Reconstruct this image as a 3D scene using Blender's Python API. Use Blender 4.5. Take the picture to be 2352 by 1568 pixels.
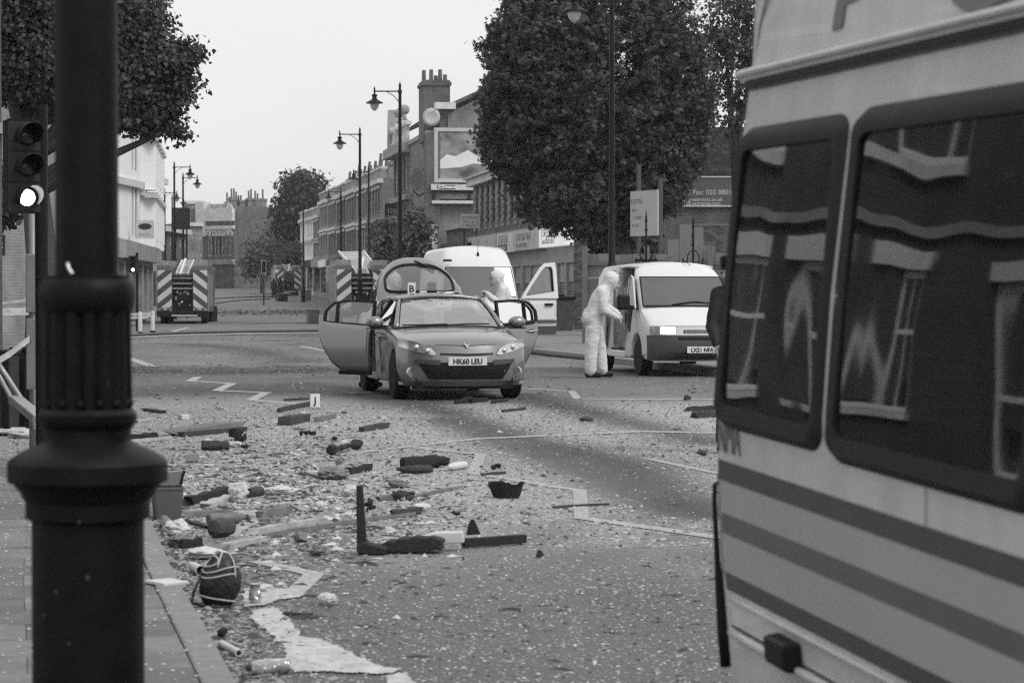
import bpy, math, random
import numpy as np
from mathutils import Vector, Matrix

random.seed(7); rng = np.random.default_rng(11)
for o in list(bpy.data.objects): bpy.data.objects.remove(o)
S = bpy.context.scene
COL = S.collection
R = math.radians
# ------------------------------------------------------------------ camera, sky, sun, exposure
FPX, CAMZ, HOR = 5800.0, 1.5, 660.0           # measured on the 2352 x 1568 view of the photograph
TILT = math.atan((784 - HOR) / FPX)
cam = bpy.data.cameras.new('camera'); cam_o = bpy.data.objects.new('camera', cam); COL.objects.link(cam_o)
cam_o.location = (0, 0, CAMZ); cam_o.rotation_euler = (math.pi / 2 - TILT, 0, 0)
cam.sensor_fit = 'HORIZONTAL'; cam.sensor_width = 36; cam.lens = FPX / 2352 * 36
cam.clip_start = .1; cam.clip_end = 6000
cam.dof.use_dof = True; cam.dof.focus_distance = 32; cam.dof.aperture_fstop = 7.0
S.camera = cam_o
SUN_EL, SUN_AZ = R(48), R(128)                # azimuth clockwise from +Y
world = bpy.data.worlds.new('World'); S.world = world; world.use_nodes = True
wt = world.node_tree; wt.nodes.clear()
def wn(t): return wt.nodes.new(t)
sky = wn('ShaderNodeTexSky'); sky.sky_type = 'NISHITA'; sky.sun_disc = False
sky.sun_elevation = SUN_EL; sky.sun_rotation = SUN_AZ; sky.dust_density = 6; sky.air_density = 1
bw = wn('ShaderNodeRGBToBW'); wt.links.new(sky.outputs[0], bw.inputs[0])
tc = wn('ShaderNodeTexCoord'); nz = wn('ShaderNodeTexNoise'); nz.inputs['Scale'].default_value = 2.2; nz.inputs['Detail'].default_value = 5
mp = wn('ShaderNodeMapping'); mp.inputs['Scale'].default_value = (1, 1, 3.5)
wt.links.new(tc.outputs['Generated'], mp.inputs[0]); wt.links.new(mp.outputs[0], nz.inputs[0])
mr = wn('ShaderNodeMapRange'); mr.inputs[1].default_value = .3; mr.inputs[2].default_value = .7; mr.inputs[3].default_value = 7.4; mr.inputs[4].default_value = 8.9
wt.links.new(nz.outputs[0], mr.inputs[0])
mx = wn('ShaderNodeMath'); mx.operation = 'MULTIPLY_ADD'     # cloud layer over a little of the clear sky
mx.inputs[1].default_value = .12; wt.links.new(bw.outputs[0], mx.inputs[0]); wt.links.new(mr.outputs[0], mx.inputs[2])
bg = wn('ShaderNodeBackground'); bg.inputs[1].default_value = .1
wt.links.new(mx.outputs[0], bg.inputs[0])
wo = wn('ShaderNodeOutputWorld'); wt.links.new(bg.outputs[0], wo.inputs[0])
sl = bpy.data.lights.new('sun', 'SUN'); sl.energy = 1.5; sl.angle = R(25); sl.color = (1, 1, 1)
so = bpy.data.objects.new('sun', sl); COL.objects.link(so)
sd = Vector((math.sin(SUN_AZ) * math.cos(SUN_EL), math.cos(SUN_AZ) * math.cos(SUN_EL), math.sin(SUN_EL)))
so.rotation_euler = (-sd).to_track_quat('-Z', 'Y').to_euler(); so.location = (0, 0, 40)
vs = S.view_settings; vs.view_transform = 'Standard'; vs.look = 'None'; vs.exposure = .12; vs.gamma = 1
S.render.engine = 'CYCLES'; S.cycles.max_bounces = 6; S.cycles.transparent_max_bounces = 10
S.cycles.use_denoising = False; S.cycles.filter_width = 1.25; S.cycles.sample_clamp_indirect = 4; S.cycles.caustics_reflective = False; S.cycles.caustics_refractive = False

# ------------------------------------------------------------------ measuring helpers
_ct, _st = math.cos(TILT), math.sin(TILT)
def gz(Y):
    P = ((-50, 0), (66, 0), (118, -.2), (165, .0), (243, .72), (300, 1.35), (420, 2.4), (3000, 3))
    for (a, za), (b, zb) in zip(P, P[1:]):
        if Y <= b:
            t = min(1, max(0, (Y - a) / (b - a))); return za + (zb - za) * t
    return 3
def ray(x, y): return Vector((x - 1176, FPX * _ct + (784 - y) * _st, -FPX * _st + (784 - y) * _ct))
def at(x, y, d):
    r = ray(x, y); k = d / r.y; return Vector((r.x * k, d, CAMZ + r.z * k))
def G(x, y, z=0):
    r = ray(x, y); m_ = r.z / r.y; d = 3.
    while d < 500 and CAMZ + m_ * d > z + gz(d): d += .02 * d
    lo, hi = d / 1.03, d
    for _ in range(30):
        md = (lo + hi) / 2
        if CAMZ + m_ * md > z + gz(md): lo = md
        else: hi = md
    p = at(x, y, hi); p.z = z + gz(hi); return p
def onplane(x, y, A, u):
    """ray / vertical plane through A along u -> (s along u, z)"""
    r = ray(x, y); n = Vector((-u.y, u.x, 0)); k = (A - Vector((0, 0, CAMZ))).dot(n) / r.dot(n)
    p = Vector((0, 0, CAMZ)) + r * k; return (p - A).dot(u), p.z

# ------------------------------------------------------------------ materials
MATS = {}
def _nodes(name):
    m = bpy.data.materials.new(name); m.use_nodes = True; nt = m.node_tree
    return m, nt, nt.nodes['Principled BSDF']
def L(nt, a, b): nt.links.new(a, b)
def mat(name, g, rough=.6, var=.2, vs=4., bump=0., bs=40., metal=0., spec=.5, coat=0., emit=0., co='Object', detail=4, stretch=None):
    if name in MATS: return MATS[name]
    m, nt, p = _nodes(name); N = nt.nodes
    p.inputs['Roughness'].default_value = rough; p.inputs['Metallic'].default_value = metal
    p.inputs['Specular IOR Level'].default_value = spec; p.inputs['Coat Weight'].default_value = coat; p.inputs['Coat Roughness'].default_value = .06
    t = N.new('ShaderNodeTexCoord'); src = t.outputs[co]
    if stretch:
        q = N.new('ShaderNodeMapping'); q.inputs['Scale'].default_value = stretch; L(nt, src, q.inputs[0]); src = q.outputs[0]
    n = N.new('ShaderNodeTexNoise'); n.inputs['Scale'].default_value = vs; n.inputs['Detail'].default_value = detail; n.inputs['Roughness'].default_value = .6
    L(nt, src, n.inputs[0])
    r = N.new('ShaderNodeMapRange'); r.inputs[1].default_value = .25; r.inputs[2].default_value = .75
    r.inputs[3].default_value = g * (1 - var); r.inputs[4].default_value = g * (1 + var); L(nt, n.outputs[0], r.inputs[0])
    L(nt, r.outputs[0], p.inputs['Base Color'])
    if bump:
        b = N.new('ShaderNodeTexNoise'); b.inputs['Scale'].default_value = bs; b.inputs['Detail'].default_value = 3; L(nt, src, b.inputs[0])
        k = N.new('ShaderNodeBump'); k.inputs['Strength'].default_value = bump; k.inputs['Distance'].default_value = .02
        L(nt, b.outputs[0], k.inputs['Height']); L(nt, k.outputs[0], p.inputs['Normal'])
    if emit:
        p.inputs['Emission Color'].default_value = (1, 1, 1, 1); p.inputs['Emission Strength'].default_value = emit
    MATS[name] = m; return m
def brick(name, g, g2, mort, bw_=.225, bh=.075, ms=.012, var=.35):
    """brick courses for far walls: vector (x+y, z)"""
    if name in MATS: return MATS[name]
    m, nt, p = _nodes(name); N = nt.nodes
    t = N.new('ShaderNodeTexCoord'); sx = N.new('ShaderNodeSeparateXYZ'); L(nt, t.outputs['Object'], sx.inputs[0])
    a = N.new('ShaderNodeMath'); L(nt, sx.outputs[0], a.inputs[0]); L(nt, sx.outputs[1], a.inputs[1])
    c = N.new('ShaderNodeCombineXYZ'); L(nt, a.outputs[0], c.inputs[0]); L(nt, sx.outputs[2], c.inputs[1])
    b = N.new('ShaderNodeTexBrick'); L(nt, c.outputs[0], b.inputs[0]); b.inputs['Scale'].default_value = 1
    b.inputs['Color1'].default_value = (g, g, g, 1); b.inputs['Color2'].default_value = (g2, g2, g2, 1); b.inputs['Mortar'].default_value = (mort,) * 3 + (1,)
    b.inputs['Mortar Size'].default_value = ms; b.inputs['Brick Width'].default_value = bw_; b.inputs['Row Height'].default_value = bh
    n = N.new('ShaderNodeTexNoise'); n.inputs['Scale'].default_value = .9; n.inputs['Detail'].default_value = 6; L(nt, t.outputs['Object'], n.inputs[0])
    r = N.new('ShaderNodeMapRange'); r.inputs[1].default_value = .3; r.inputs[2].default_value = .7; r.inputs[3].default_value = 1 - var; r.inputs[4].default_value = 1 + var
    L(nt, n.outputs[0], r.inputs[0])
    x = N.new('ShaderNodeVectorMath'); x.operation = 'SCALE'; L(nt, b.outputs[0], x.inputs[0]); L(nt, r.outputs[0], x.inputs['Scale'])
    L(nt, x.outputs[0], p.inputs['Base Color']); p.inputs['Roughness'].default_value = .9
    k = N.new('ShaderNodeBump'); k.inputs['Strength'].default_value = .5; k.inputs['Distance'].default_value = .01; k.invert = True
    L(nt, b.outputs['Fac'], k.inputs['Height']); L(nt, k.outputs[0], p.inputs['Normal'])
    MATS[name] = m; return m
def glass(name, tint=.03, refl=.25, clear=.4, wav=0., ws=2., rough=.02):
    """pane: part see-through, part mirror"""
    if name in MATS: return MATS[name]
    m, nt, p = _nodes(name); N = nt.nodes; N.remove(p); out = N['Material Output']
    tr = N.new('ShaderNodeBsdfTransparent'); tr.inputs[0].default_value = (.75, .75, .75, 1)
    df = N.new('ShaderNodeBsdfDiffuse'); df.inputs[0].default_value = (tint,) * 3 + (1,)
    gl = N.new('ShaderNodeBsdfGlossy'); gl.inputs['Roughness'].default_value = rough; gl.inputs[0].default_value = (.95, .95, .95, 1)
    m1 = N.new('ShaderNodeMixShader'); m1.inputs[0].default_value = clear; L(nt, df.outputs[0], m1.inputs[1]); L(nt, tr.outputs[0], m1.inputs[2])
    fr = N.new('ShaderNodeFresnel'); fr.inputs[0].default_value = 1.5
    ad = N.new('ShaderNodeMath'); ad.use_clamp = True; ad.inputs[1].default_value = refl; L(nt, fr.outputs[0], ad.inputs[0])
    m2 = N.new('ShaderNodeMixShader'); L(nt, ad.outputs[0], m2.inputs[0]); L(nt, m1.outputs[0], m2.inputs[1]); L(nt, gl.outputs[0], m2.inputs[2])
    if wav:
        t = N.new('ShaderNodeTexCoord'); n = N.new('ShaderNodeTexNoise'); n.inputs['Scale'].default_value = ws; n.inputs['Detail'].default_value = 1.5
        L(nt, t.outputs['Object'], n.inputs[0]); b = N.new('ShaderNodeBump'); b.inputs['Strength'].default_value = wav; b.inputs['Distance'].default_value = .1
        L(nt, n.outputs[0], b.inputs['Height']); L(nt, b.outputs[0], gl.inputs['Normal']); L(nt, b.outputs[0], fr.inputs['Normal'])
    L(nt, m2.outputs[0], out.inputs[0]); MATS[name] = m; return m
def stripes(name, ga, gb, period, sx=1., sz=1., duty=.5, rough=.4):
    """diagonal bars printed on a flat panel"""
    if name in MATS: return MATS[name]
    m, nt, p = _nodes(name); N = nt.nodes
    t = N.new('ShaderNodeTexCoord'); s = N.new('ShaderNodeSeparateXYZ'); L(nt, t.outputs['Object'], s.inputs[0])
    def M(op, a, b):
        n = N.new('ShaderNodeMath'); n.operation = op
        for i, v in ((0, a), (1, b)):
            if isinstance(v, (int, float)): n.inputs[i].default_value = v
            else: L(nt, v, n.inputs[i])
        return n.outputs[0]
    v = M('ADD', M('MULTIPLY', M('ABSOLUTE', s.outputs[0], 0), sx / period), M('MULTIPLY', s.outputs[2], sz / period))
    f = M('LESS_THAN', M('FRACT', M('ADD', v, 50), 0), duty)
    c = M('ADD', M('MULTIPLY', f, ga - gb), gb); L(nt, c, p.inputs['Base Color']); p.inputs['Roughness'].default_value = rough
    MATS[name] = m; return m

# ------------------------------------------------------------------ mesh helpers
class MB:
    def __init__(s): s.v = []; s.f = []; s.m = []; s.cm = 0
    def add(s, vs, fs):
        o = len(s.v); s.v += [tuple(v) for v in vs]; s.f += [tuple(i + o for i in f) for f in fs]; s.m += [s.cm] * len(fs); return s
    def bb(s, x0, x1, y0, y1, z0, z1, M=None):
        vs = [Vector(p) for p in ((x0, y0, z0), (x1, y0, z0), (x1, y1, z0), (x0, y1, z0), (x0, y0, z1), (x1, y0, z1), (x1, y1, z1), (x0, y1, z1))]
        if M: vs = [M @ v for v in vs]
        return s.add(vs, ((0, 3, 2, 1), (4, 5, 6, 7), (0, 1, 5, 4), (1, 2, 6, 5), (2, 3, 7, 6), (3, 0, 4, 7)))
    def box(s, c, sz, rz=0, rx=0, ry=0):
        M = Matrix.Translation(c) @ Matrix.Rotation(rz, 4, 'Z') @ Matrix.Rotation(ry, 4, 'Y') @ Matrix.Rotation(rx, 4, 'X')
        a, b, d = sz[0] / 2, sz[1] / 2, sz[2] / 2
        return s.bb(-a, a, -b, b, -d, d, M)
    def bar(s, p0, p1, w, h, up=(0, 0, 1), taper=1.):
        p0, p1 = Vector(p0), Vector(p1); d = (p1 - p0).normalized(); up = Vector(up)
        sd_ = d.cross(up); sd_ = sd_.normalized() if sd_.length > 1e-5 else Vector((1, 0, 0)); u = sd_.cross(d)
        vs = []
        for p, k in ((p0, 1), (p1, taper)):
            for a, b in ((-1, -1), (1, -1), (1, 1), (-1, 1)): vs.append(p + sd_ * (a * w / 2 * k) + u * (b * h / 2 * k))
        return s.add(vs, ((3, 2, 1, 0), (4, 5, 6, 7), (0, 1, 5, 4), (1, 2, 6, 5), (2, 3, 7, 6), (3, 0, 4, 7)))
    def tube(s, pts, r, n=8, caps=True):
        pts = [Vector(p) for p in pts]; rs = r if isinstance(r, (list, tuple)) else [r] * len(pts); rings = []
        ref = None
        for i, p in enumerate(pts):
            d = (pts[min(i + 1, len(pts) - 1)] - pts[max(i - 1, 0)]).normalized()
            if ref is None:
                ref = Vector((0, 0, 1)) if abs(d.z) < .9 else Vector((1, 0, 0))
            a = d.cross(ref).normalized(); b = a.cross(d).normalized(); ref = b
            rings.append([p + (a * math.cos(2 * math.pi * k / n) + b * math.sin(2 * math.pi * k / n)) * rs[i] for k in range(n)])
        vs = [v for g in rings for v in g]; fs = []
        for i in range(len(pts) - 1):
            for k in range(n): fs.append((i * n + k, i * n + (k + 1) % n, (i + 1) * n + (k + 1) % n, (i + 1) * n + k))
        if caps: fs += [tuple(range(n - 1, -1, -1)), tuple((len(pts) - 1) * n + k for k in range(n))]
        return s.add(vs, fs)
    def cyl(s, p0, p1, r0, r1=None, n=12): return s.tube([p0, p1], [r0, r0 if r1 is None else r1], n)
    def lathe(s, prof, n=24, c=(0, 0, 0), flute=0., nf=12):
        vs = []; c = Vector(c)
        for r, z in prof:
            for k in range(n):
                a = 2 * math.pi * k / n; rr = r * (1 - flute * (.5 - .5 * math.cos(a * nf)) ** 2) if flute else r
                vs.append(c + Vector((rr * math.cos(a), rr * math.sin(a), z)))
        fs = [(i * n + k, i * n + (k + 1) % n, (i + 1) * n + (k + 1) % n, (i + 1) * n + k) for i in range(len(prof) - 1) for k in range(n)]
        if prof[0][0] > 1e-4: fs.append(tuple(range(n - 1, -1, -1)))
        if prof[-1][0] > 1e-4: fs.append(tuple((len(prof) - 1) * n + k for k in range(n)))
        return s.add(vs, fs)
    def ball(s, c, r, nu=10, nv=7, M=None):
        r = (r, r, r) if isinstance(r, (int, float)) else r; c = Vector(c); vs = [Vector((0, 0, -r[2]))]
        for j in range(1, nv):
            t = math.pi * j / nv - math.pi / 2
            for k in range(nu):
                a = 2 * math.pi * k / nu; vs.append(Vector((r[0] * math.cos(t) * math.cos(a), r[1] * math.cos(t) * math.sin(a), r[2] * math.sin(t))))
        vs.append(Vector((0, 0, r[2]))); e = len(vs) - 1; fs = []
        for k in range(nu):
            fs.append((0, 1 + (k + 1) % nu, 1 + k)); fs.append((e, e - nu + k, e - nu + (k + 1) % nu))
            for j in range(nv - 2): fs.append((1 + j * nu + k, 1 + j * nu + (k + 1) % nu, 1 + (j + 1) * nu + (k + 1) % nu, 1 + (j + 1) * nu + k))
        vs = [(M @ v if M else v) + c for v in vs]
        return s.add(vs, fs)
    def prism(s, poly, t0, t1, fn):
        """poly of (a,b) extruded t0..t1, fn(a,b,t)->xyz"""
        n = len(poly); vs = [fn(a, b, t0) for a, b in poly] + [fn(a, b, t1) for a, b in poly]
        fs = [tuple(range(n)), tuple(range(2 * n - 1, n - 1, -1))] + [(i, i + n, (i + 1) % n + n, (i + 1) % n) for i in range(n)]
        return s.add(vs, fs)
    def grid(s, fn, nu, nv):
        vs = [fn(i / nu, j / nv) for j in range(nv + 1) for i in range(nu + 1)]; w = nu + 1
        return s.add(vs, [(j * w + i, j * w + i + 1, (j + 1) * w + i + 1, (j + 1) * w + i) for j in range(nv) for i in range(nu)])
    def mesh(s, name, mats):
        me = bpy.data.meshes.new(name); me.from_pydata(s.v, [], s.f)
        for m in (mats if isinstance(mats, (list, tuple)) else [mats]): me.materials.append(m)
        if any(s.m): me.polygons.foreach_set('material_index', s.m)
        me.update(); return me
    def build(s, name, mats, parent=None, smooth=False, bevel=0, sub=0, solid=0, fix=True, bseg=2):
        me = s.mesh(name, mats)
        if fix:
            import bmesh
            b = bmesh.new(); b.from_mesh(me); bmesh.ops.recalc_face_normals(b, faces=b.faces); b.to_mesh(me); b.free()
        if smooth: me.polygons.foreach_set('use_smooth', [True] * len(me.polygons))
        o = bpy.data.objects.new(name, me); COL.objects.link(o)
        if parent: o.parent = parent
        if solid: d = o.modifiers.new('t', 'SOLIDIFY'); d.thickness = solid; d.offset = -1
        if bevel:
            d = o.modifiers.new('b', 'BEVEL'); d.width = bevel; d.segments = bseg; d.limit_method = 'ANGLE'; d.angle_limit = R(35)
            if not smooth:
                for pl in me.polygons: pl.use_smooth = False
        if sub: d = o.modifiers.new('s', 'SUBSURF'); d.levels = sub; d.render_levels = sub
        return o
def link(name, me, parent=None, loc=None, rot=None):
    o = bpy.data.objects.new(name, me); COL.objects.link(o)
    if parent: o.parent = parent
    if loc is not None: o.location = loc
    if rot is not None: o.rotation_euler = rot
    return o
def tag(o, label, cat, group=None):
    o['label'] = label; o['category'] = cat
    if group: o['group'] = group
    return o
def thing(name, label, cat, loc=(0, 0, 0), rz=0, group=None, rot=None):
    o = bpy.data.objects.new(name, None); COL.objects.link(o); o.location = loc; o.rotation_euler = rot or (0, 0, rz); o.empty_display_size = .2
    return tag(o, label, cat, group)
def struct(o): o['kind'] = 'structure'; return o
def stuff(o): o['kind'] = 'stuff'; return o
def copy_tree(o, parent=None):
    c = o.copy(); COL.objects.link(c); c.parent = parent
    for ch in list(o.children): copy_tree(ch, c)
    return c
def text(s, size, M, m, parent=None, name='lettering', ext=.002, sx=1., align='LEFT', bold=0.):
    cu = bpy.data.curves.new(name, 'FONT'); cu.body = s; cu.size = size; cu.extrude = ext; cu.align_x = align; cu.offset = bold; cu.resolution_u = 3
    cu.materials.append(m); o = bpy.data.objects.new(name, cu); COL.objects.link(o)
    if parent: o.parent = parent
    me = bpy.data.meshes.new_from_object(o); COL.objects.unlink(o); bpy.data.objects.remove(o); bpy.data.curves.remove(cu)
    me.name = name; o = bpy.data.objects.new(name, me); COL.objects.link(o)
    if parent: o.parent = parent
    o.matrix_local = M @ Matrix.Diagonal((sx, 1, 1, 1)); return o
def face_front(p, rz=0): return Matrix.Translation(p) @ Matrix.Rotation(rz, 4, 'Z') @ Matrix.Rotation(math.pi / 2, 4, 'X')   # text plane x-z facing -y

BLACK = mat('black_paint', .008, .45, .3, 8, spec=.18)
RUB = mat('rubber', .013, .8, .3, 20, spec=.2)
PLAST = mat('dark_plastic', .022, .55, .2, 12, spec=.25)
CHROME = mat('chrome', .6, .15, .1, 5, metal=1)
WHITE = mat('white_paint', .78, .35, .04, 3, coat=.3)
INK = mat('black_ink', .012, .6, .1)
# ------------------------------------------------------------------ ground, road, pavements
def seg_dist(p, a, b):
    ax, ay = a; bx, by = b; t = ((p[0] - ax) * (bx - ax) + (p[1] - ay) * (by - ay)) / max(1e-9, (bx - ax) ** 2 + (by - ay) ** 2)
    t = min(1, max(0, t)); return math.hypot(p[0] - ax - t * (bx - ax), p[1] - ay - t * (by - ay))
def gl_(pts): return [(G(*p).x, G(*p).y) for p in pts]
TRACKS = [(gl_([(960, 925), (1180, 1000), (1410, 1058), (1640, 1185)]), .30), (gl_([(1190, 905), (1410, 962), (1640, 1018)]), .35),
          (gl_([(560, 880), (800, 905), (960, 935)]), .3), (gl_([(1010, 960), (1130, 1010), (1330, 1080), (1560, 1180)]), .22)]
from mathutils import noise as mn
def dust(x, y):
    n = mn.fractal(Vector((x * .35, y * .16, 3)), 1, 2, 4) * .5 + .5
    n2 = mn.fractal(Vector((x * 1.3, y * .7, 9)), 1, 2, 4) * .5 + .5
    b = 1 / (1 + math.exp(-(y - 15.6 - 5.5 * (n2 - .5) - 2.5 * (n - .5)) * .75)) * 1 / (1 + math.exp((y - 33 - 3 * (n - .5)) * .5))
    right = 1 / (1 + math.exp(-(x + 2.4 - (33 - y) * .02) * 1.1))
    d = b * (.42 + .72 * n) * (.62 + .38 * right)
    d += .2 * (.3 + n) * (1 / (1 + math.exp(-(y - 47.5) * 2.5)))
    d += .12 * n2
    for pl, w in TRACKS:
        dd = min(seg_dist((x, y), a, c) for a, c in zip(pl, pl[1:])); w2 = w * (.7 + .7 * n2)
        d *= 1 - .86 * math.exp(-(dd / (w2 * 1.35)) ** 2)
    return max(0, min(1, d))
STAINS = [(gl_([(300, 852), (520, 856), (760, 850)]), 1.1), (gl_([(560, 900), (700, 880), (880, 905), (1000, 925)]), .5), (gl_([(330, 905), (520, 890), (700, 900)]), 1.3), (gl_([(690, 830), (560, 800), (420, 790)]), .6), (gl_([(960, 925), (1180, 1000), (1410, 1058), (1640, 1185)]), .38), (gl_([(1190, 905), (1410, 962), (1640, 1018)]), .42), (gl_([(420, 1250), (560, 1245)]), .2)]
def stain(x, y):
    n = mn.fractal(Vector((x * .8, y * .35, 12)), 1, 2, 4) * .5 + .5; s_ = (.18 if y < 47 else 1.5) * max(0, n - .42)
    for pl, w in STAINS:
        dd = min(seg_dist((x, y), a, c) for a, c in zip(pl, pl[1:])); s_ = max(s_, math.exp(-(dd / (w * (.6 + .8 * n))) ** 2) * (.65 + .5 * n))
    return min(1, s_)
def road_mat():
    m, nt, p = _nodes('asphalt'); N = nt.nodes
    t = N.new('ShaderNodeTexCoord'); at_ = N.new('ShaderNodeAttribute'); at_.attribute_name = 'dust'
    def nz_(sc, det=4, ro=.6, st=None):
        n = N.new('ShaderNodeTexNoise'); n.inputs['Scale'].default_value = sc; n.inputs['Detail'].default_value = det; n.inputs['Roughness'].default_value = ro
        if st:
            q = N.new('ShaderNodeMapping'); q.inputs['Scale'].default_value = st; L(nt, t.outputs['Object'], q.inputs[0]); L(nt, q.outputs[0], n.inputs[0])
        else: L(nt, t.outputs['Object'], n.inputs[0])
        return n.outputs[0]
    def mr_(v, a, b, c, d):
        r = N.new('ShaderNodeMapRange'); L(nt, v, r.inputs[0])
        for i, q in enumerate((a, b, c, d)): r.inputs[i + 1].default_value = q
        return r.outputs[0]
    def ma(op, a, b):
        n = N.new('ShaderNodeMath'); n.operation = op
        for i, v in ((0, a), (1, b)):
            if isinstance(v, (int, float)): n.inputs[i].default_value = v
            else: L(nt, v, n.inputs[i])
        return n.outputs[0]
    base = ma('MULTIPLY', mr_(nz_(.25, 5), .3, .7, .07, .115), mr_(nz_(60, 3), .3, .7, .7, 1.3))
    patch = mr_(nz_(.12, 4, .6, (1, .5, 1)), .52, .56, 1.0, .78); base = ma('MULTIPLY', base, patch); a2_ = N.new('ShaderNodeAttribute'); a2_.attribute_name = 'stain'; base = ma('MULTIPLY', base, mr_(a2_.outputs['Fac'], 0, 1, 1.0, .5))
    grain = mr_(nz_(30, 8, .85, (1, .8, 1)), .40, .60, .0, 1.15)
    dm = ma('MULTIPLY', at_.outputs['Fac'], grain)
    mixn = N.new('ShaderNodeMix'); mixn.data_type = 'FLOAT'; L(nt, dm, mixn.inputs[0]); L(nt, base, mixn.inputs[2]); mixn.inputs[3].default_value = .6
    L(nt, mixn.outputs[0], p.inputs['Base Color']); p.inputs['Roughness'].default_value = .8; p.inputs['Specular IOR Level'].default_value = .35
    b = N.new('ShaderNodeBump'); b.inputs['Strength'].default_value = .6; b.inputs['Distance'].default_value = .012
    L(nt, nz_(38, 5, .7), b.inputs['Height']); L(nt, b.outputs[0], p.inputs['Normal'])
    return m
ASPH = road_mat()
def sheet(name, xs, ys, m, z=0, du=True):
    nx, ny = len(xs), len(ys)
    v = [(x, y, gz(y) + z) for y in ys for x in xs]
    f = [(j * nx + i, j * nx + i + 1, (j + 1) * nx + i + 1, (j + 1) * nx + i) for j in range(ny - 1) for i in range(nx - 1)]
    me = bpy.data.meshes.new(name); me.from_pydata(v, [], f); me.materials.append(m)
    if du:
        a = me.attributes.new('dust', 'FLOAT', 'POINT'); a.data.foreach_set('value', [dust(p[0], p[1]) * (1 - .85 * (stain(p[0], p[1]) if 30 < p[1] < 125 else 0)) for p in v]); a = me.attributes.new('stain', 'FLOAT', 'POINT'); a.data.foreach_set('value', [stain(p[0], p[1]) if 14 < p[1] < 125 else 0. for p in v])
    o = bpy.data.objects.new(name, me); COL.objects.link(o); return struct(o)
sheet('ground', [-300, -120, 120, 300], [-60, 0, 30, 66, 118, 165, 243, 300, 420, 700], mat('far_ground', .12, .9, .2, .3), z=-.02, du=False)
road_o = sheet('road', list(np.arange(-14, 14.01, .2)), list(np.arange(6, 50, .2)) + list(np.arange(50, 120, 1.)), ASPH)
sheet('road_far', list(np.arange(-40, 14.1, 2)), [-8 + 0, 6], ASPH, z=-.004)
sheet('road_far', list(np.arange(-48, 14.1, 2)), [120, 130, 140, 165, 190, 215, 243, 270, 300, 340], ASPH, z=-.003)
sheet('road_side', [-48, -30, -14], [6, 30, 66, 90, 118, 120], ASPH, z=-.003)

# painted lines (worn): ribbons 5 mm above the asphalt
PAINT = mat('worn_road_paint', .36, .8, .45, 16, bump=.3, bs=60)
def ribbon(mb, pts, w, z=.005):
    pts = [Vector((p.x, p.y, 0)) for p in pts]; n = len(pts); Lf = []
    for i, p in enumerate(pts):
        d0 = (p - pts[i - 1]).normalized() if i else None; d1 = (pts[i + 1] - p).normalized() if i < n - 1 else None
        d0 = d0 or d1; d1 = d1 or d0
        n0 = Vector((-d0.y, d0.x, 0)); n1 = Vector((-d1.y, d1.x, 0)); mm = (n0 + n1); mm = mm.normalized() if mm.length > .1 else n0
        k = min(2.2, 1 / max(.3, mm.dot(n0))); mm = Vector((mm.x, mm.y * (2.4 if p.y > 14 else 1.3), 0)); Lf.append((p + mm * w / 2 * k, p - mm * w / 2 * k))
    vs = []
    for a, b in Lf:
        for q in (a, b): vs.append((q.x, q.y, gz(q.y) + z))
    mb.add(vs, [(2 * i, 2 * i + 1, 2 * i + 3, 2 * i + 2) for i in range(n - 1)])
LINES = [([(455, 866), (437, 875), (533, 881), (499, 897), (611, 902), (577, 919), (705, 930)], .15),
         ([(685, 947), (785, 944)], .11), ([(1208, 893), (1313, 899), (1326, 916), (1660, 918)], .11),
         ([(800, 1042), (940, 1026), (1096, 1008), (1345, 997), (1470, 991), (1660, 995)], .10),
         ([(470, 1062), (620, 1055), (800, 1042)], .08),
         ([(952, 1028), (1105, 1044), (1086, 1087), (1208, 1107), (1332, 1127), (1336, 1190), (1450, 1206), (1660, 1236)], .10),
         ([(585, 1288), (722, 1319), (676, 1362)], .11), ([(548, 1172), (606, 1187), (535, 1220), (505, 1262)], .11),
         ([(470, 1128), (436, 1152)], .1), ([(296, 823), (352, 842)], .2), ([(384, 765), (432, 752)], .2), ([(690, 795), (745, 806)], .16),
         ([(1480, 1052), (1660, 1090)], .08)]
for pts, w in LINES:
    mb = MB(); ribbon(mb, [G(*p) for p in pts], w); struct(mb.build('road_marking', PAINT, fix=False))
# white paint spilled in the gutter
SPILL = mat('spilled_white_paint', .44, .7, .35, 12, bump=.2, bs=50)
def blob(name, px, m, z=.009, jit=.02, rough=3):
    P = [G(*p) for p in px]; out = []
    for a, b in zip(P, P[1:] + P[:1]):
        nn = max(4, int((b - a).length / .018))
        for k in range(nn):
            t = k / nn; q = a.lerp(b, t); e = math.sin(math.pi * t) ** .5
            ox, oy = [jit * 1.6 * mn.fractal(Vector((q.x * 9, q.y * 4, o_)), .8, 2.2, 5) * e for o_ in (1, 7)]; out.append((q.x + ox, q.y + oy * 1.5, z))
    import bmesh
    bm = bmesh.new(); vs = [bm.verts.new(p) for p in out]; bm.faces.new(vs); bmesh.ops.triangulate(bm, faces=bm.faces)
    bmesh.ops.recalc_face_normals(bm, faces=bm.faces)
    me = bpy.data.meshes.new(name); bm.to_mesh(me); bm.free(); me.materials.append(m); o = bpy.data.objects.new(name, me); COL.objects.link(o); return o
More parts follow.
